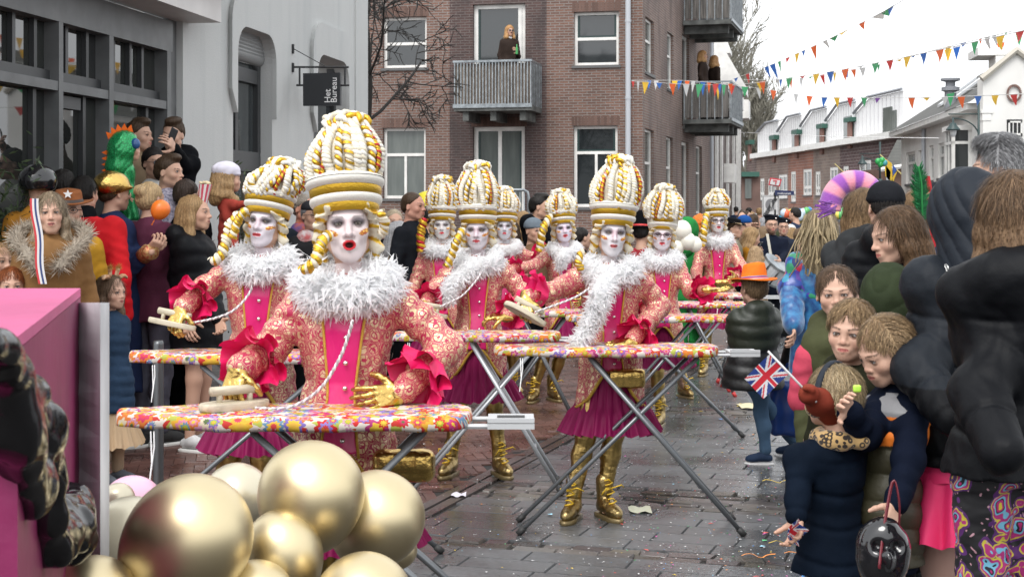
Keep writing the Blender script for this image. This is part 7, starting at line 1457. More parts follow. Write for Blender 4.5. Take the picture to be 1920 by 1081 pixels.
p = guest(368, 398, 10.2, 'blonde woman in a long black padded coat and white trainers, in profile', 78, ('long', BLD, dict(length=.24, back=1)), (m_nylon, dict(z0=.62, hood='down', quilt=(.12, .012), bulk=1.22, sleeves=(.076, .068, .052))), None, (.6, .6, .6), female=1, elb=(P(335, 520, 10.2), P(392, 530, 10.1)), wri=(P(350, 600, 10.0), P(410, 598, 9.9)), body=dict(bare_legs=True))
p = guest(210, 548, 8.9, 'girl with spotted giraffe ears and painted cheek in a navy padded coat', 62, ('long', (.12, .075, .045), dict(length=.22)), ((.022, .045, .085), dict(z0=.62, quilt=(.06, .010), bulk=1.22, sleeves=(.078, .07, .055))), (.30, .22, .15), (.10, .11, .13), child=.6, female=1, hs=.95, group='children watching the parade', body=dict(skin=SK2))
skirt(p, .34*p.b, .70*p.b, .15*p.b, .30*p.b, 18, .06, mat('tulle', col=(.62, .45, .28), rough=.9, trans=.3), 'tulle_skirt', tier=False)
mb = MB(); m_g = mat('giraffe', attr=True, rough=.8, var=(45, .9, (.35, .13, .04)))
for q in (-1, 1): mb.tube(p.hp(spline([(q*.03, -.01, .225), (q*.035, -.015, .25), (q*.04, -.02, .275)], 6)), .012, 8, (.6, .45, .3)); mb.tube(p.hp(spline([(q*.055, -.0, .205), (q*.085, -.02, .225), (q*.12, -.03, .205)], 8)), [.012, .022, .028, .028, .024, .018, .012, .004], 8, (.6, .45, .3), flat=.5)
mb.build('giraffe_ears', m_g, p.root, True)
for q in (-1, 1): fur(p, p.hp([(q*.04, -.02, .275), (q*.041, -.02, .288)]), .016, 160, (.40, .20, .05), .02, 'tuft')
guest(22, 536, 8.4, 'child with short copper red hair beside the pink float', 20, ('short', (.22, .06, .02), dict(col2=(.45, .14, .05))), ((.12, .10, .09), {}), None, None, child=.6, hs=1, group='children watching the parade')
guest(-4, 490, 8.9, 'fair haired child cut off by the left edge above the copper haired one', 60, ('long', (.32, .20, .10)), ((.15, .10, .06), {}), None, None, child=.4, group='children watching the parade')
balloon(302, 391, 9.8, .062, 'round orange balloon before the plum fleece', 1.05, (30, 0), mat('orange_balloon', col=(.75, .17, .02), rough=.35)) 
for px, yb, nm in ((297, 612, 'steel bollard post in front of the long black coat'),):
    r_ = empty('bollard', P(px, 390, 7.9)*[1, 1, 0], 0, nm, 'bollard'); mb = MB(); mb.lathe([(.028, 0), (.028, .93), (.024, .95), (0, .95)], (0, 0, 0), 16); mb.lathe([(.07, 0), (.07, .02), (.045, .022)], (0, 0, 0), 16); mb.build('tube', mat('dark_steel', col=(.12, .125, .13), rough=.35, metal=.8), r_, True, False)
# ---- between the dancers
def scarf(p, c1, c2): t = Sdf(); t.cone(p.chest+[-.06, -.02, .02], p.chest+[.06, -.02, .02], .075*p.b, .075*p.b, k=.03); t.cone(p.chest+[.02, -.09*p.b, .0], p.chest+[.03, -.12*p.b, -.25*p.b], .035, .03, k=.02); part(p, 'scarf', t, mat('scarf_%d' % int(c1[0]*99), col=c1, rough=.8, var=(18, .9, c2)))
p = guest(571, 390, 12.2, 'weathered man with wavy grey-fair hair right behind the second row wig', 55, ('curly', (.20, .17, .14)), ((.015, .02, .03), {}), DK, None, female=0, body=dict(skin=(.55, .26, .18))); scarf(p, (.45, .10, .03), (.03, .06, .25))
p = guest(586, 404, 11.9, 'old man in a dark flat cap with round white badge and checked scarf', 30, ('short', GRY), ((.018, .018, .02), {}), DK, None, female=0, hat=lambda q: hat_cap(q, (.025, .025, .03)), glasses=((.05, .04, .04), False)); scarf(p, (.5, .5, .5), (.35, .03, .03))
guest(603, 372, 13.4, 'man in black cap and orange coat behind the front dancer', 50, ('short', BLK), ((.62, .12, .015), {}), DK, None, female=0, hat=lambda q: hat_cap(q), low=True)
guest(739, 416, 14.0, 'woman with curly grey-blonde hair behind the phone holding lady', 20, ('curly', (.28, .23, .16)), (DK, {}), DK, None, female=1, low=True)
p = guest(752, 440, 12.9, 'grey haired lady with sunglasses on her head and gold black jacket, filming', 78, ('bob', (.30, .30, .31), dict(length=.0, vol=1.05)), (mat('gold_black_jacket', col=(.015, .02, .02), rough=.4, var=(22, .9, (.40, .30, .16))), {}), DK, None, female=1, wri=(None, P(778, 450, 12.5)), elb=(None, P(772, 500, 12.8)), body=dict(skin=SK2)); scarf(p, (.5, .5, .55), (.55, .25, .04))
phone(P(775, 433, 12.5), (0, 0, R(80)), 'dark phone before the face of the grey haired lady')
guest(776, 386, 12.4, 'man with a tight brown crop and dark zip jacket in profile', 62, ('buzz', BRN), ((.012, .014, .018), {}), DK, None, female=0, body=dict(skin=(.52, .27, .20)))
guest(808, 408, 15.0, 'dark haired onlooker below the large yellow balloon', 150, ('short', BLK), (DK, {}), DK, None, low=True)
balloon(803, 385, 15.6, .165, 'large yellow balloon left of the brick house window behind the crowd', 1.05, (0, 0), mat('yellow_balloon', col=(.70, .60, .03), rough=.35))
guest(957, 432, 14.8, 'person with long brown hair, back turned, behind the hidden dancer', 175, ('long', BRN), (DK, {}), DK, None, female=1, low=True); guest(982, 416, 15.4, 'person with short light blond hair beside the long brown hair', 160, ('bob', BLD, dict(length=.02)), ((.03, .035, .05), {}), DK, None, low=True)
guest(1013, 388, 15.0, 'dark haired man in a black hooded jacket looking right by the barrier', 82, ('quiff', BLK), (DK, dict(hood='down', bulk=1.2)), DK, None, female=0); guest(1002, 432, 14.4, 'man in a grey knitted beanie and brown coat looking at the street', 35, None, ((.16, .09, .05), {}), DK, None, female=0, hat=lambda q: hat_beanie(q, (.13, .16, .19)), low=True)
guest(1092, 446, 16.5, 'dark haired head right of the laughing dancer', 120, ('short', BLK), (DK, {}), DK, None, low=True)
guest(1204, 436, 14.9, 'figure with a black top hat with red band between two dancers', 160, ('short', BLK), ((.3, .02, .03), {}), DK, None, low=True, hat=lambda q: hat_brim(q, DK, .16, .15, (.45, .02, .02), .0))
guest(1291, 432, 14.9, 'person in a bright green dragon suit with hood up, back turned', 150, None, ((.02, .22, .05), dict(bulk=1.2)), (.02, .22, .05), None, low=True, hat=lambda q: hood_up(q, cloth((.02, .22, .05))))
guest(1311, 424, 16.5, 'onlooker in an orange wig behind the green dragon suit', 200, ('curly', (.65, .16, .02), dict(vol=1.2)), ((.5, .12, .02), {}), DK, None, low=True)
mb = MB()
for c, r_ in (((0, 0, 0), .09), ((.05, 0, -.10), .08), ((.12, .02, -.13), .07), ((-.05, 0, -.16), .07)): t_ = np.linspace(0, math.pi, 10); mb.lathe([(r_*math.sin(a), r_*1.1*math.cos(a)) for a in t_], c, 12)
o = mb.build('balloon_animal', mat('white_balloon', col=(.7, .68, .6), rough=.35), None, True, False); o.location = P(1279, 432, 14.0); tag(o, 'cream white balloon figure in front of the green dragon suit', 'balloon')
# ---- people on the balconies
def onbalc(px, ey, Y, zf, label, face, **k):
    e = P(px, ey, Y)[2]; p = guest(px, ey, Y, label, face, ('bob', (.42, .20, .07), dict(length=-.07, vol=1.12, col2=(.62, .38, .18))), ((.030, .020, .016), {}), DK, DK, 'people on the balconies', female=0, h=e-zf+.13, hs=1.12, **k)
    t = Sdf(); t.cone((-.022, -.092, .068), (0, -.100, .072), .005, .007); t.cone((.022, -.092, .068), (0, -.100, .072), .005, .007); part(p, 'moustache', t, cloth((.03, .02, .015)), head=True, cell=.004); t = Sdf(); t.cone(p.chest+[0, -.02, .03], p.headp+[0, .02, -.03], .075, .065); part(p, 'shirt_collar', t, cloth((.6, .6, .62))); return p
onbalc(956, 58, 35.1, zf, 'man in a reddish blond wig and brown suit standing in the upper balcony door', 20, glasses=((.02, .02, .02), True), wri=(None, P(968, 96, 34.7)), elb=(None, P(972, 108, 35)))
Yq = fs.Y(ts(1279)+1.0, .6)
onbalc(1319, 104, Yq, zs_, 'taller of the two wigged figures in brown suits on the side balcony', 75, glasses=((.02, .02, .02), False)); onbalc(1341, 113, Yq+.5, zs_, 'shorter of the two wigged figures in brown suits, right on the side balcony', 120)
r_ = empty('bottle', P(969, 92, 34.6), 0, 'small green bottle in the hand of the balcony man', 'bottle'); mb = MB(); mb.lathe([(.03, -.12), (.03, .02), (.012, .06), (.012, .11), (0, .11)], (0, 0, 0), 10); mb.build('glass', mat('green_glass', col=(.03, .25, .06), rough=.1), r_, True, False)
# ---- far along the street
p = guest(1447, 421, 19.0, 'drummer with dark beret, glasses and beard in a navy uniform', 2, ('buzz', BLK), ((.008, .011, .022), dict(z0=.72)), (.012, .014, .02), DK, 'marching band', female=0, h=1.84, hat=hat_beret, glasses=((.02, .02, .02), False), elb=(P(1428, 470, 19), P(1472, 475, 19)), wri=(P(1428, 492, 18.6), P(1462, 490, 18.5)), body=dict(beard=((.08, .045, .03), .8)))
mb = MB(); mb.grid(np.array([[p.loc(P(1436+w_*5+(y-438)*.17, y, 18.70)) for w_ in (0, 1)] for y in range(438, 500, 8)])); mb.build('white_sling', mat('sling_white', col=(.55, .53, .46), rough=.7), p.root, colors=False)
dr = empty('snare_drum', P(1448, 507, 18.4), 0, 'white snare drum slung in front of the bearded drummer', 'drum'); M_ = rotm(0, 25, 32)
for a, b, r_, m_, nm in ((-.10, .10, .175, mat('drum_white', col=(.5, .52, .54), rough=.3), 'shell'), (.10, .125, .185, m_galv, 'top_hoop'), (-.125, -.10, .185, m_galv, 'bottom_hoop')): mb = MB(); mb.lathe([(0, a), (r_, a), (r_, b), (0, b)], (0, 0, 0), 24, M=M_); mb.build(nm, m_, dr, False, False)
mb = MB()
for i in range(8): a = i*math.pi/4; mb.tube([M_ @ np.array([.185*math.cos(a), .185*math.sin(a), z]) for z in (-.11, .11)], .010, 5)
mb.build('tension_rods', mat('rod_black', col=(.02, .02, .02), rough=.3), dr, True, False); 
for px, lab in ((1427, 'drumstick in the right hand of the bearded drummer'), (1466, 'drumstick in the left hand of the bearded drummer')): mb = MB(); o_ = P(px, 488, 18.5); mb.tube([(0, 0, 0), (.10 if px < 1440 else -.08, -.05, -.16)], .010, 5); o = mb.build('drumstick', mat('pale_wood', col=(.50, .44, .33)), None, True, False); o.location = o_; tag(o, lab, 'drumstick', 'drumsticks')
guest(1469, 425, 21, 'second bandsman with beret and glasses right behind the drummer', -5, ('short', BLK), ((.015, .02, .036), dict(z0=.74)), DK, DK, 'marching band', female=0, h=1.78, hat=hat_beret, glasses=((.02, .02, .02), False))
p = guest(1405, 443, 18.6, 'blonde woman in a mustard yellow coat looking down at a phone', 100, ('long', BLD, dict(length=.12)), ((.36, .16, .015), dict(z0=.6, hood='down')), DK, DK, female=1, wri=(None, P(1418, 468, 18.3)), head=(0, 22, 0)); phone(P(1421, 463, 18.2), (R(40), 0, R(60)), 'phone in the hands of the woman in the mustard coat', 1.1)
guest(1398, 421, 20.3, 'person in a royal blue beanie drinking, behind the mustard coat', 95, None, ((.012, .018, .03), {}), DK, DK, hat=lambda q: hat_beanie(q, (.01, .06, .22)), wri=(None, P(1411, 426, 20)))
guest(1431, 440, 19.8, 'person with smooth light brown hair, back turned, left of the drummer', 190, ('long', (.17, .11, .06), dict(length=.1)), ((.05, .07, .06), {}), DK, DK, low=True); guest(1418, 478, 18.0, 'small child in a spotted fur coat in front of the mustard coat', 150, ('bob', (.30, .20, .11), dict(length=.03)), (mat('leopard_fur', col=(.36, .24, .12), rough=.9, var=(30, .9, (.06, .04, .03))), dict(bulk=1.3)), DK, DK, 'children watching the parade', child=.8, low=True)
guest(1481, 437, 22, 'blonde person in a white pompom hat behind the second bandsman', 185, ('long', BLD, dict(length=.14)), (DK, {}), DK, DK, low=True, hat=lambda q: hat_beanie(q, (.62, .62, .60))); guest(1501, 446, 20.5, 'person in a black coat with brown fur hood, back turned', 180, ('curly', (.10, .06, .03), dict(vol=1.25)), (DK, dict(bulk=1.2)), DK, DK, low=True)
guest(1377, 428, 18.4, 'person in a dark feathered hat between rearmost dancer and mustard coat', 60, ('curly', BRN), ((.2, .18, .13), {}), DK, DK, low=True, hat=lambda q: hat_brim(q, DK, .08, .15, (.3, .2, .1)))
rg = random.Random(4); far = []
for i in range(34):
    Y_ = rg.uniform(24, 58); far.append((rg.uniform(1372, 1560), Y_))
protoF = []
hc_ = ('black', 'brown', 'fair', 'grey'); cc_ = ('dark blue', 'black', 'olive', 'red', 'beige')
for k in range(5):
    p = guest(1400+k*20, 405, 26+k*4, 'x', 180*(k % 2)+20*k, (('short', 'long', 'curly', 'bob', 'short')[k], (BLK, BRN, BLD, GRY, BRN)[k]), (((.02, .03, .06), DK, (.05, .055, .03), (.25, .03, .03), (.28, .22, .15))[k], {}), DK, DK, 'distant crowd down the street', female=k % 2, low=True); protoF.append(p.root)
def copy_tree(o, parent=None):
    c = o.copy(); C.objects.link(c); c.parent = parent
    for ch in o.children: copy_tree(ch, c)
    return c
used = [0]*5; kinds_ = {}
for i, (px, Y_) in enumerate(sorted(far, key=lambda q: q[1])):
    k = i % 5; o = protoF[k] if not used[k] else copy_tree(protoF[k]); used[k] += 1; o.location = (P(px, 390, Y_)[0], Y_, 0); s_ = rg.uniform(.94, 1.05); o.scale = (s_,)*3; o.rotation_euler[2] = rg.uniform(0, 6.28)
    kinds_.setdefault(k, []).append((px, o))
for k, v in kinds_.items():
    for i, (px, o) in enumerate(sorted(v, key=lambda q: q[0])): o['label'] = 'far onlooker in %s with %s hair, %s of them from the left' % (cc_[k], ('black', 'brown', 'fair', 'grey', 'brown')[k], ('first', 'second', 'third', 'fourth', 'fifth', 'sixth', 'seventh', 'eighth')[i])
# parade float with balloons
pf_ = empty('balloon_float', P(1525, 390, 33)*[1, 1, 0], 0, 'far parade float topped with a long heap of coloured balloons', 'float'); o0 = np.array(pf_.location); bc = [(.55, .65, .72), (.03, .22, .50), (.45, .55, .65), (.70, .60, .10), (.25, .17, .45), (.10, .40, .12), (.65, .12, .05), (.45, .03, .05), (.60, .60, .62)]
t_ = np.linspace(0, math.pi, 9); rg = random.Random(9); src = {}
for i in range(64):
    px = 1470+i*1.95+rg.uniform(-2, 2); row_ = i % 3; py = 398+row_*6.5+rg.uniform(-2, 2)+max(0, (1480-px))*.2; c = bc[rg.randint(0, 8)]; Y_ = 32+rg.uniform(-.3, .3)
    if c not in src: mb = MB(); mb.lathe([(.085*math.sin(a), .095*math.cos(a)) for a in t_], (0, 0, 0), 10, c); o = mb.build('balloon', mat('balloon_rubber'), pf_, True); src[c] = o
    else: o = src[c].copy(); C.objects.link(o)
    o.location = P(px, py, Y_)-o0
for a, b, c, d, col, nm in ((1462, 1475, 404, 422, (.05, .35, .55), 'blue_panel'), (1480, 1500, 406, 424, (.55, .20, .04), 'orange_panel'), (1484, 1504, 422, 434, (.25, .38, .55), 'striped_panel'), (1500, 1514, 413, 424, (.60, .50, .05), 'yellow_panel'), (1508, 1520, 412, 424, (.03, .06, .20), 'navy_panel'), (1460, 1600, 424, 560, (.16, .15, .15), 'float_body')):
    dy = -.3 if nm != 'float_body' else .2; mb = MB(); mb.prism([P(a, c, 32.5+dy)-o0, P(b, c+1, 32.5+dy)-o0, P(b, d+1, 32.5+dy)-o0, P(a, d, 32.5+dy)-o0], (0, .1 if dy < 0 else 3, 0)); mb.build(nm, cloth(col), pf_, colors=False)
# ---- right side, from far to near
p = guest(1412, 540, 9.5, 'boy in an orange straw hat and two tone green and black padded jacket', 205, ('short', (.20, .13, .07)), (mat('puffer_two_tone', attr=True, rough=.5, var=(7, .15), bump=(60, .2)), dict(z0=.72, quilt=(.085, .013), bulk=1.36, sleeves=(.085, .078, .058), hood='down', paint=lambda v: np.where((v[:, 2:3]+.12*v[:, 0:1] > .76), (.016, .021, .012), (.005, .0055, .006)))), (.06, .11, .18), None, child=.3, hs=.95, h=1.24, female=.2, w=1.3, group='children watching the parade', foot=(P(1435, 868, 9.6), P(1490, 850, 9.9)), hat=lambda q: hat_brim(q, (.75, .17, .02), .120, .165, (.6, .6, .6), .02, top=.92), elb=(P(1410, 620, 9.6), P(1495, 620, 9.7)), wri=(P(1415, 690, 9.5), P(1470, 690, 9.8)))
p.shoes(cloth((.02, .035, .07)), (.55, .55, .55), toe=((-1, .15), (-1, .3)), name='trainer')
t = Sdf(); t.box((0, 0, -.17), (.13, .07, .19), rad=.06); t.cone((-.08, 0, 0), (0, 0, .12), .018, .014); v, f = t.mesh(.012, noise=[(20, .012, .8)]); bg_ = mesh_obj('carrier_bag', v, f, mat('blue_plastic', col=(.006, .035, .17), rough=.35), None, True); bg_.location = P(1478, 715, 9.75); tag(bg_, 'shiny dark blue carrier bag hanging beside the boy in jeans', 'bag')
def flor(t, b, mp, out):
    v = nd(t, 'TexVoronoi', {'Vector': mp.outputs[0], 'Scale': 20.0}); r = nd(t, 'ValToRGB', {0: nd(t, 'SeparateColor', {0: v.outputs['Color']}).outputs[0]}); r.color_ramp.interpolation = 'CONSTANT'; e = r.color_ramp.elements
    for i in range(4): e.new(.5)
    for i, cc in enumerate(((.01, .05, .30), (.38, .01, .04), (.02, .22, .36), (.08, .03, .28), (.02, .25, .12), (.01, .02, .12))): e[i].position = i/6; e[i].color = (*cc, 1)
    t.links.new(r.outputs[0], b.inputs['Base Color'])
m_flor = mat('shiny_flowers', rough=.3, build=flor, sheen=.3); m_vel = mat('blue_velvet', col=(.004, .05, .20), rough=.35, var=(26, .9, (.03, .20, .42)), sheen=.5)
p = guest(1538, 432, 9.2, 'figure with a windblown blonde curly wig and shiny blue flower patterned top, back turned', 168, ('long', (.26, .19, .10), dict(length=.10, vol=1.2, back=1, col2=(.46, .37, .23))), (m_vel, dict(z0=.66, bulk=1.18, flare=.15, sleeves=(.085, .085, .075), noise=[(20, .008, .5), (45, .003, .8)])), (.006, .04, .16), DK, female=.8, elb=(P(1483, 540, 9.2), P(1585, 545, 9.3)), wri=(P(1488, 610, 9.0), P(1570, 620, 9.3)))
t = Sdf(); p.torso(t, 1.16*p.b, 1.24, .0); p.sleeve(t, 0, .092, .091, .085, cut=.05); p.sleeve(t, 1, .092, .091, .085, cut=.05); v, f = t.mesh(p.cell, noise=[(20, .006, .5)]); mesh_obj('flower_yoke', v, f, m_flor, p.root, True)
mb = MB()
for i in range(60): a = rnd.uniform(0, 6.28); o_ = np.array([.09*math.cos(a), .03+.10*math.sin(a), rnd.uniform(.12, .22)]); q_ = [o_, o_*[1.25, 1.25, 1]+[0, .01, -.06], o_*[1.45, 1.3, 1]+[rnd.gauss(0, .02), .02, -.14], o_*[1.5, 1.35, 1]+[rnd.gauss(0, .04), .03, -.24-rnd.random()*.12]]; mb.tube(p.hp(spline(q_, 10)), np.linspace(.010, .004, 10), 4, np.array((.38, .30, .18))*rnd.uniform(.6, 1.3), cap=False)
mb.build('loose_locks', hairmat(), p.root, True)
th = np.linspace(-.1, math.pi*1.02, 30)
def stripes(t, b, mp, out): w = nd(t, 'TexWave', {'Vector': nd(t, 'UVMap').outputs[0], 'Scale': 1.0}); 
hs_ = empty('striped_plush_hat', P(1600, 392, 8.2), 0, 'purple and pink striped plush tail hat arching above the crowd', 'hat'); mb = MB(); q_ = [P(1556+ (1-math.cos(a))*44, 392-50*math.sin(a)-(a*2), 8.2)-np.array(hs_.location) for a in th]; cs = np.repeat(np.array([((.26, .07, .36) if (i//3) % 2 else (.75, .28, .36)) for i in range(30)]), 14, 0); mb.tube(q_, .060+.0*th, 14, cs); mb.build('plush_tail', mat('plush', attr=True, rough=.95, sheen=.4, bump=(120, .5)), hs_, True)
mb = MB(); e_ = P(1556, 392, 8.15)-np.array(hs_.location)
for i in range(12): a = rnd.uniform(2.2, 4.2); mb.tube([e_+[rnd.uniform(.0, .05), 0, rnd.uniform(-.02, .05)], e_+[.09*math.cos(a), -.02, .07*math.sin(a)]], (.010, .002), 5, (.20, .05, .32))
mb.build('fringe', mat('plush'), hs_, True)
p = guest(1620, 398, 7.7, 'person with long fair brown hair in a grey padded jacket raising an arm to film', 175, ('long', (.16, .10, .05), dict(length=.12, vol=1.05)), ((.028, .030, .032), dict(quilt=(.07, .012), bulk=1.2, sleeves=(.082, .075, .058), hood='down', noise=NQ)), DK, DK, female=.8, elb=(P(1578, 500, 7.6), P(1690, 490, 7.7)), wri=(P(1632, 440, 7.5), P(1660, 450, 7.6)), body=dict(hands=(None, None)))
p = guest(1659, 388, 7.3, 'person in a black flecked beanie and black padded jacket behind the brunette', 185, ('short', BLK, dict(strands=False)), (m_nylon, dict(quilt=(.07, .010), bulk=1.25, hood='down')), DK, DK, hat=lambda q: hat_beanie(q, (.014, .015, .018)))
p = guest(1722, 396, 7.9, 'girl with a ponytail and a tall green feather in her hair, red scarf', 172, ('pony', (.30, .19, .10), dict(length=.2)), ((.02, .03, .06), dict(bulk=1.15)), DK, DK, female=1); t = Sdf(); t.cone(p.chest+[0, .02, .02], p.headp+[0, .03, -.03], .095, .085, wr=.004); part(p, 'red_scarf', t, cloth((.45, .02, .03)))
mb = MB(); b0 = P(1730, 430, 7.62); q_ = [p.loc(x) for x in (b0, P(1729, 385, 7.6), P(1728, 345, 7.6), P(1722, 312, 7.6))]; sp = spline(q_, 16); mb.tube(sp, .005, 5, (.02, .25, .06)); ex = p.M.T @ np.array([1, 0, 0]); wd_ = [0, .0, .004, .008, .03, .038, .042, .045, .047, .048, .048, .045, .038, .03, .018, .004]
[mb.tube([sp[2]+(sp[15]-sp[2])*f, sp[2]+(sp[15]-sp[2])*f+ex*k*.5*w_+[0, -.004, .010], sp[2]+(sp[15]-sp[2])*f+ex*k*w_+[0, rnd.uniform(-.01, .01), .030+rnd.uniform(-.012, .012)]], (.0035, .004, .001), 3, np.array((.010, .17, .05))*rnd.uniform(.5, 1.5), cap=False) for k in (-1, 1) for f in np.linspace(0, .97, 64) for w_ in [.050*math.sin(math.pi*min(1, f*.85+.12))**.6*rnd.uniform(.85, 1.1)]]; mb.grid(np.array([[sp[i]+ex*(.03+.012*k)+np.array([0, -.01, -.02]) for k in (0, 1, 2)] for i in range(9, 14)]), (.5, .02, .03)); mb.build('green_feather', mat('dyed_feather', attr=True, rough=.6, trans=.3), p.root, True)
guest(1757, 383, 8.6, 'head in a black beret flecked with white confetti beside the green feather', 180, ('short', BRN), (DK, {}), DK, DK, hat=lambda q: hat_beret(q, badge=False))
p = guest(1874, 322, 5.9, 'tall man with short grey hair at the upper right edge, turned away', -112, ('quiff', (.13, .13, .135), dict(col2=(.42, .42, .43))), ((.03, .035, .045), {}), DK, DK, female=0, hs=1.08, body=dict(skin=SK2))
p = guest(1688, 440, 6.5, 'young brunette in profile with long loose hair and a navy jacket looking down', -76, ('long', (.11, .065, .035), dict(length=.34, col2=(.17, .10, .055), fringe=.190)), (NV, dict(bulk=1.15, hood='down')), DK, DK, female=1, head=(0, 14, 0), hs=1.03, body=dict(skin=SK2))
p = guest(1668, 560, 6.3, 'child hunched in an olive green padded jacket with hood up, back turned', 160, None, ((.026, .036, .017), dict(z0=.5, quilt=(.075, .011), bulk=1.35, sleeves=(.088, .08, .06))), DK, DK, 'children watching the parade', child=.5, hat=lambda q: hood_up(q, cloth((.026, .036, .017)), 1.15, (.06, .007)))
p = guest(1572, 548, 5.9, 'girl with tied back brown hair and parted lips looking straight out', -14, ('bun', (.10, .06, .035), dict(fringe=.182)), ((.06, .065, .03), dict(bulk=.95, hood='down')), DK, DK, 'children watching the parade', child=.8, female=1, hs=1.02, body=dict(skin=SK2, mouth=.004), head=(0, 4, -3))
t = Sdf(); t.cone(p.sh[0]*.7+p.elb[0]*.3, p.elb[0], .070, .068, wr=.003); part(p, 'pink_sleeve', t, cloth((.48, .06, .10)))
p = guest(1591, 622, 5.35, 'boy with blond side swept hair in a dark olive jacket looking doubtful', -28, ('short', (.23, .14, .07), dict(col2=(.44, .30, .16), fringe=.180, vol=1.06)), ((.022, .023, .013), dict(bulk=1.25, hood='down')), DK, DK, 'children watching the parade', child=.8, female=.2, hs=1.06, body=dict(skin=SK2), head=(0, 2, 4))
p = guest(1683, 652, 5.0, 'boy in an olive vest with an orange chest band looking down at a raised hand', -70, ('short', (.25, .155, .08), dict(col2=(.46, .32, .18))), ((.006, .009, .020), dict(z0=.60, bulk=1.1, sleeves=(.078, .07, .055), quilt=(.07, .008))), (.30, .32, .36), DK, 'children watching the parade', child=.85, female=.2, hs=1.10, h=1.27, body=dict(skin=SK2), head=(0, 24, 0), lean=(.03, .045), elb=(P(1622, 815, 4.85), P(1705, 860, 4.8)), wri=(P(1594, 772, 4.75), P(1680, 945, 4.7)), )
t = Sdf(); p.torso(t, .64*p.b, 1.34, .04, quilt=(.085, .012), depth=1.15); part(p, 'padded_vest', t, mat('vest_bands', attr=True, rough=.55, bump=(60, .2)), paint=lambda v: np.where(v[:, 2:3] > p.sz-.035, (.22, .22, .23), np.where(v[:, 2:3] > p.sz-.14+.1*v[:, 0:1], (.80, .20, .02), (.040, .036, .017))))
mk_ = empty('black_mask', P(1655, 1035, 4.55), 0, 'glossy black plastic mask dangling on a red strap before the boy with the vest', 'mask'); t = Sdf(); t.ell((0, 0, 0), (.085, .07, .11)); t.ell((0, .06, 0), (.075, .07, .10), op='-', k=.01); t.ell((-.03, -.07, .03), (.02, .03, .016), op='-'); t.ell((.03, -.07, .03), (.02, .03, .016), op='-'); t.ell((0, -.07, -.01), (.014, .02, .03)); v, f = t.mesh(.005, noise=[(40, .003, 1)]); mesh_obj('shell', v, f, mat('mask_black', col=(.01, .01, .012), rough=.08, coat=.6), mk_, True)
mb = MB(); mb.tube(spline([(.05, 0, .08), (.045, -.02, .16), (.03, -.01, .22), (.0, -.03, .10), (-.03, -.08, -.03)], 20), .008, 5, flat=.4); mb.build('red_strap', mat('strap_red', col=(.16, .02, .03), rough=.3), mk_, True, False)
p = guest(1560, 748, 4.9, 'fair toddler in a long navy coat with leopard ear muffs, back turned', 222, ('short', (.38, .27, .14), dict(col2=(.55, .43, .27), vol=1.12)), ((.0045, .0085, .017), dict(z0=.76, bulk=1.18, flare=.20, quilt=(.11, .008, .009), sleeves=(.088, .080, .060), depth=1.2)), (.24, .14, .045), (.6, .6, .6), 'children watching the parade', child=1., hs=1.0, h=1.14, elb=(P(1500, 860, 4.85), P(1595, 870, 5.0)), wri=(P(1494, 968, 4.75), P(1612, 930, 5.0)), body=dict(hands=((.45,), None)))
m_leo = mat('leopard', rough=.9, sheen=.3, build=lambda t, b, mp, out: t.links.new(mixc(t, mth(t, 'MULTIPLY', mth(t, 'GREATER_THAN', nd(t, 'TexVoronoi', {'Vector': mp.outputs[0], 'Scale': 48.0}).outputs['Distance'], .22), mth(t, 'LESS_THAN', nd(t, 'TexVoronoi', {'Vector': mp.outputs[0], 'Scale': 48.0}).outputs['Distance'], .48)), (.50, .32, .13), (.03, .02, .015)), b.inputs['Base Color']))
for q in (-1, 1): t = Sdf(); t.ell((q*.104, .005, .10), (.030, .046, .052), k=.01); part(p, 'ear_muff', t, m_leo, head=True)
mb = MB(); a_ = np.linspace(.12, math.pi-.12, 16); mb.tube(p.hp(np.stack([.114*np.cos(a_), .01+0*a_, .110+.142*np.sin(a_)], 1)), .013, 6, flat=.5); mb.build('muff_band', cloth((.03, .035, .045)), p.root, True, False)
t = Sdf(); t.chain([p.chest+np.array([.085*math.cos(a), .03+.075*math.sin(a), .040]) for a in np.linspace(0, 6.283, 10)], [.026]*10, k=.02); part(p, 'leopard_collar', t, m_leo, noise=[(60, .003, 1)])
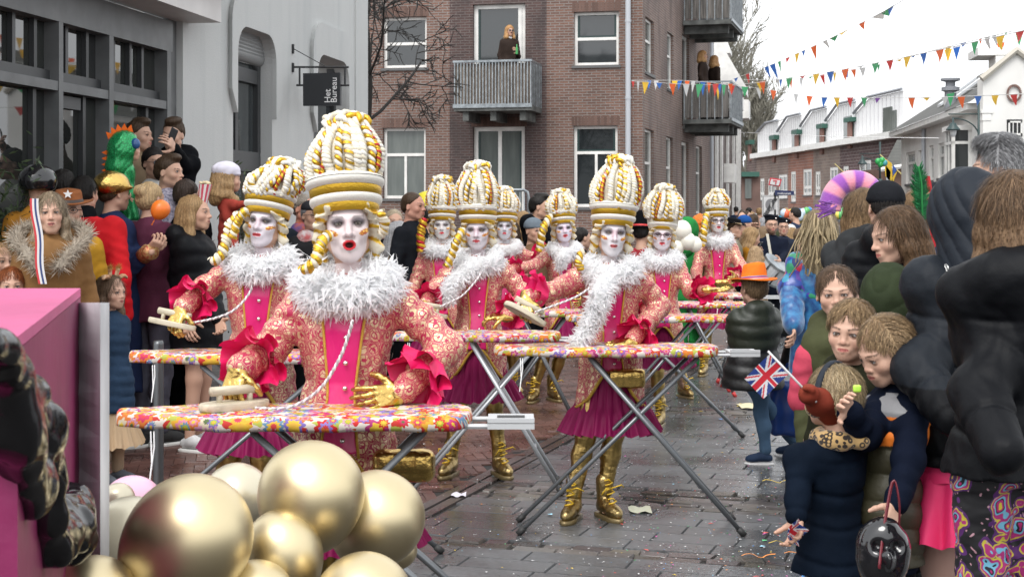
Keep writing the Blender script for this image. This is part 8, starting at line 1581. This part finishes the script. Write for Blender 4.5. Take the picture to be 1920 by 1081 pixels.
def union_flag(loc, rot, w, h_, label, stick=None, bend=.03, crop=None):
    r_ = empty('union_flag', loc, 0, label, 'flag', 'small hand flags'); r_.rotation_euler = rot; nx, ny = 60, 36; U, V_ = np.meshgrid(np.linspace(0, 1, nx+1), np.linspace(0, 1, ny+1)); x = (U[:-1, :-1]+.5/nx)*60; y = (V_[:-1, :-1]+.5/ny)*30
    col = np.tile(np.array([.012, .035, .19]), (ny, nx, 1)); W_, R_ = np.array([.62, .62, .64]), np.array([.50, .015, .03]); L5 = math.sqrt(5)
    for sg in (1, -1): d = (x-30)-sg*2*(y-15); m = np.abs(d)/L5 < 3; col[m] = W_
    for sg in (1, -1):
        d = ((x-30)-sg*2*(y-15))/L5; side = np.where(x < 30, 1, -1)*sg; m = (d*side > 0) & (np.abs(d) < 2); col[m] = R_
    m = (np.abs(x-30) < 5) | (np.abs(y-15) < 5); col[m] = W_; m = (np.abs(x-30) < 3) | (np.abs(y-15) < 3); col[m] = R_
    mb = MB(); P3 = np.stack([(U-.0)*w, bend*np.sin(U*5)*U+bend*.4*np.sin(V_*4), (V_-.5)*h_], -1)
    q00, q10, q11, q01 = P3[:-1, :-1], P3[:-1, 1:], P3[1:, 1:], P3[1:, :-1]; V4 = np.stack([q00, q10, q11, q01], 2).reshape(-1, 3); k = nx*ny; o = mesh_obj('cloth', V4, np.arange(4*k).reshape(-1, 4), mat('flag_cloth', attr=True, rough=.7, trans=.3), r_, False, np.repeat(col.reshape(-1, 3), 4, 0))
    if stick: mb = MB(); mb.tube([(0, 0, h_*.5+.01), (0, 0, -h_*.5-stick)], .004, 6); mb.build('stick', mat('white_stick', col=(.6, .6, .6), rough=.4), r_, True, False)
    return r_
a_, b_ = P(1462, 681, 4.75), P(1520, 742, 4.75); ang = math.atan2(a_[0]-b_[0], a_[2]-b_[2])
union_flag(a_+[0, 0, 0], (0, ang, 0), -.115, .088, 'little British flag on a white stick held up by the toddler', stick=.125, bend=.008)
union_flag(P(1506, 1008, 4.7), (0, R(35), R(30)), -.085, .06, 'second little British flag hanging crumpled near the ground beside the navy coat', bend=.03)
t = Sdf(); t.chain([p.loc(P(1562, 775, 4.88)), p.loc(P(1535, 752, 4.82)), p.loc(P(1520, 742, 4.78))], [.046, .040, .030], k=.02); t.ell(p.loc(P(1514, 738, 4.76)), (.034, .030, .030)); t.cone(p.loc(P(1522, 730, 4.73)), p.loc(P(1510, 727, 4.72)), .012, .010, k=.008); g_ = part(p, 'red_mitten_sleeve', t, cloth((.20, .035, .02)), noise=[(40, .003, 1)])
t = Sdf(); t.box((0, 0, 0), (.013, .008, .012), rad=.006); v, f = t.mesh(.003); o = mesh_obj('sweet', v, f, mat('lime_sweet', col=(.45, .75, .08), rough=.4), None, True); o.location = P(1607, 728, 4.72); tag(o, 'small lime and white sweet between the fingers of the boy with the vest', 'sweet')
# two adults at the right edge
p = guest(1805, 402, 5.05, 'person in a slate grey padded hooded jacket and bright pink skirt, hood up', 196, None, (mat('slate_nylon', attr=True, rough=.55, spec=.13, bump=(13, .6)), dict(z0=.80, paint=lambda v: np.where(v[:, 2:3] > 1.12, (.014, .017, .022), (.005, .0055, .007)), quilt=(.15, .011, .010), noise=[(30, .0028, .3), (75, .0022, .45)], bulk=1.26, sleeves=(.088, .080, .060), depth=1.25, flare=.02)), None, DK, female=.8, elb=(P(1722, 690, 4.9), P(1880, 700, 5.2)), wri=(P(1790, 790, 4.7), P(1860, 800, 5.0)), hat=lambda q: hood_up(q, mat('hood_nylon', col=(.016, .020, .027), rough=.55, spec=.13, bump=(13, .6)), 1.12, (.05, .008)), body=dict(bare_legs=True, skin=(.50, .31, .25), hands=(None, None)), h=1.78)
m_neon = mat('neon_pink', col=(.85, .03, .16), rough=.6, bump=(30, .15)); skirt(p, .56*p.b, .83*p.b, .155*p.b, .235*p.b, 13, .10, m_neon, tier=False, ryk=.9); skirt(p, .745*p.b, .835*p.b, .168*p.b, .182*p.b, 9, .03, m_neon, 'skirt_yoke', tier=False, ryk=.9)
mb = MB(); mb.grid(np.array([[[p.hipc[0]+(.178)*p.b*math.cos(a), p.hipc[1]+.178*p.b*.9*math.sin(a), z*p.b] for a in np.linspace(0, 6.283, 40)[:-1]] for z in (.822, .856)]), (1, 1, 1), 0, True); wb = mb.build('waistband', mat('black_elastic', col=(.015, .015, .015), rough=.7), p.root, True, False); mb = MB()
for i in range(14):
    a = 2*math.pi*i/14; c = np.array([p.hipc[0]+.181*p.b*math.cos(a), p.hipc[1]+.181*.9*p.b*math.sin(a), .840*p.b]); tt = np.array([-math.sin(a), math.cos(a), 0]); mb.add([c+tt*x+[0, 0, z] for x, z in ((-.022, .002), (-.016, -.008), (-.008, -.010), (.024, .012), (-.006, -.002), (-.014, -.001), (-.018, .006))], [tuple(range(7))])
mb.build('tick_marks', mat('sign_white'), wb, colors=False)
mb = MB(); q_ = spline([p.loc(x) for x in (P(1775, 500, 4.72), P(1790, 540, 4.68), P(1808, 570, 4.66))], 20)
for i in range(19): c = q_[i]; d = unit(q_[i+1]-q_[i]); e = unit(np.cross(d, [0, 1, .1*(i % 2)])); f_ = np.cross(d, e) if i % 2 else e; a_ = np.linspace(0, 6.283, 9); mb.tube([c+d*.010*math.cos(x)+f_*.006*math.sin(x) for x in a_], .0016, 4, cap=False)
mb.build('chain_strap', mat('chain_silver', col=(.6, .6, .58), rough=.2, metal=1), p.root, True, False)
def paisley(t, b, mp, out):
    n = nd(t, 'TexNoise', {'Vector': mp.outputs[0], 'Scale': 9.0, 'Detail': 2.0}); dv = nd(t, 'VectorMath', {0: n.outputs['Color'], 'Scale': .16}, operation='SCALE'); p_ = nd(t, 'VectorMath', {0: mp.outputs[0], 1: dv.outputs[0]}, operation='ADD').outputs[0]; v = nd(t, 'TexVoronoi', {'Vector': p_, 'Scale': 14.0}); v2 = nd(t, 'TexVoronoi', {'Vector': p_, 'Scale': 42.0})
    r = nd(t, 'ValToRGB', {0: v.outputs['Distance']}); r.color_ramp.interpolation = 'CONSTANT'; e = r.color_ramp.elements
    for i in range(6): e.new(.5)
    for i, (ps_, cc) in enumerate(((0, (.55, .45, .03)), (.10, (.38, .01, .13)), (.19, (.01, .01, .02)), (.24, (.15, .40, .55)), (.31, (.35, .02, .15)), (.42, (.50, .42, .04)), (.47, (.08, .015, .12)), (.58, (.008, .008, .01)))): e[i].position = ps_; e[i].color = (*cc, 1)
    t.links.new(mixc(t, mth(t, 'LESS_THAN', v2.outputs['Distance'], .18), r.outputs[0], (.45, .25, .30)), b.inputs['Base Color'])
p = guest(1893, 400, 4.35, 'woman with long straight brown hair, black hooded jacket and colourful paisley leggings', 188, ('long', (.13, .075, .04), dict(length=.15, back=1, col2=(.24, .15, .085), vol=1.04)), (m_nylon, dict(z0=.86, quilt=(.17, .011, .010), wr=.0, noise=[(30, .0028, .3), (75, .0022, .45)], bulk=1.18, sleeves=(.088, .080, .062), depth=1.2, extra=lambda t, s: [t.cone(s.chest+[-.09, .09, .03], s.chest+[.09, .09, .03], .085, .085, k=.05, wr=.005), t.cone(s.chest+[0, .12, .03], s.chest+[0, .15, -.12], .10, .04, k=.05)])), mat('paisley_leggings', rough=.7, build=paisley), DK, female=1, hs=1.05, body=dict(hands=(None, None)), elb=(P(1836, 735, 4.2), P(2010, 720, 4.4)), wri=(P(1880, 850, 4.0), P(1960, 840, 4.2)))
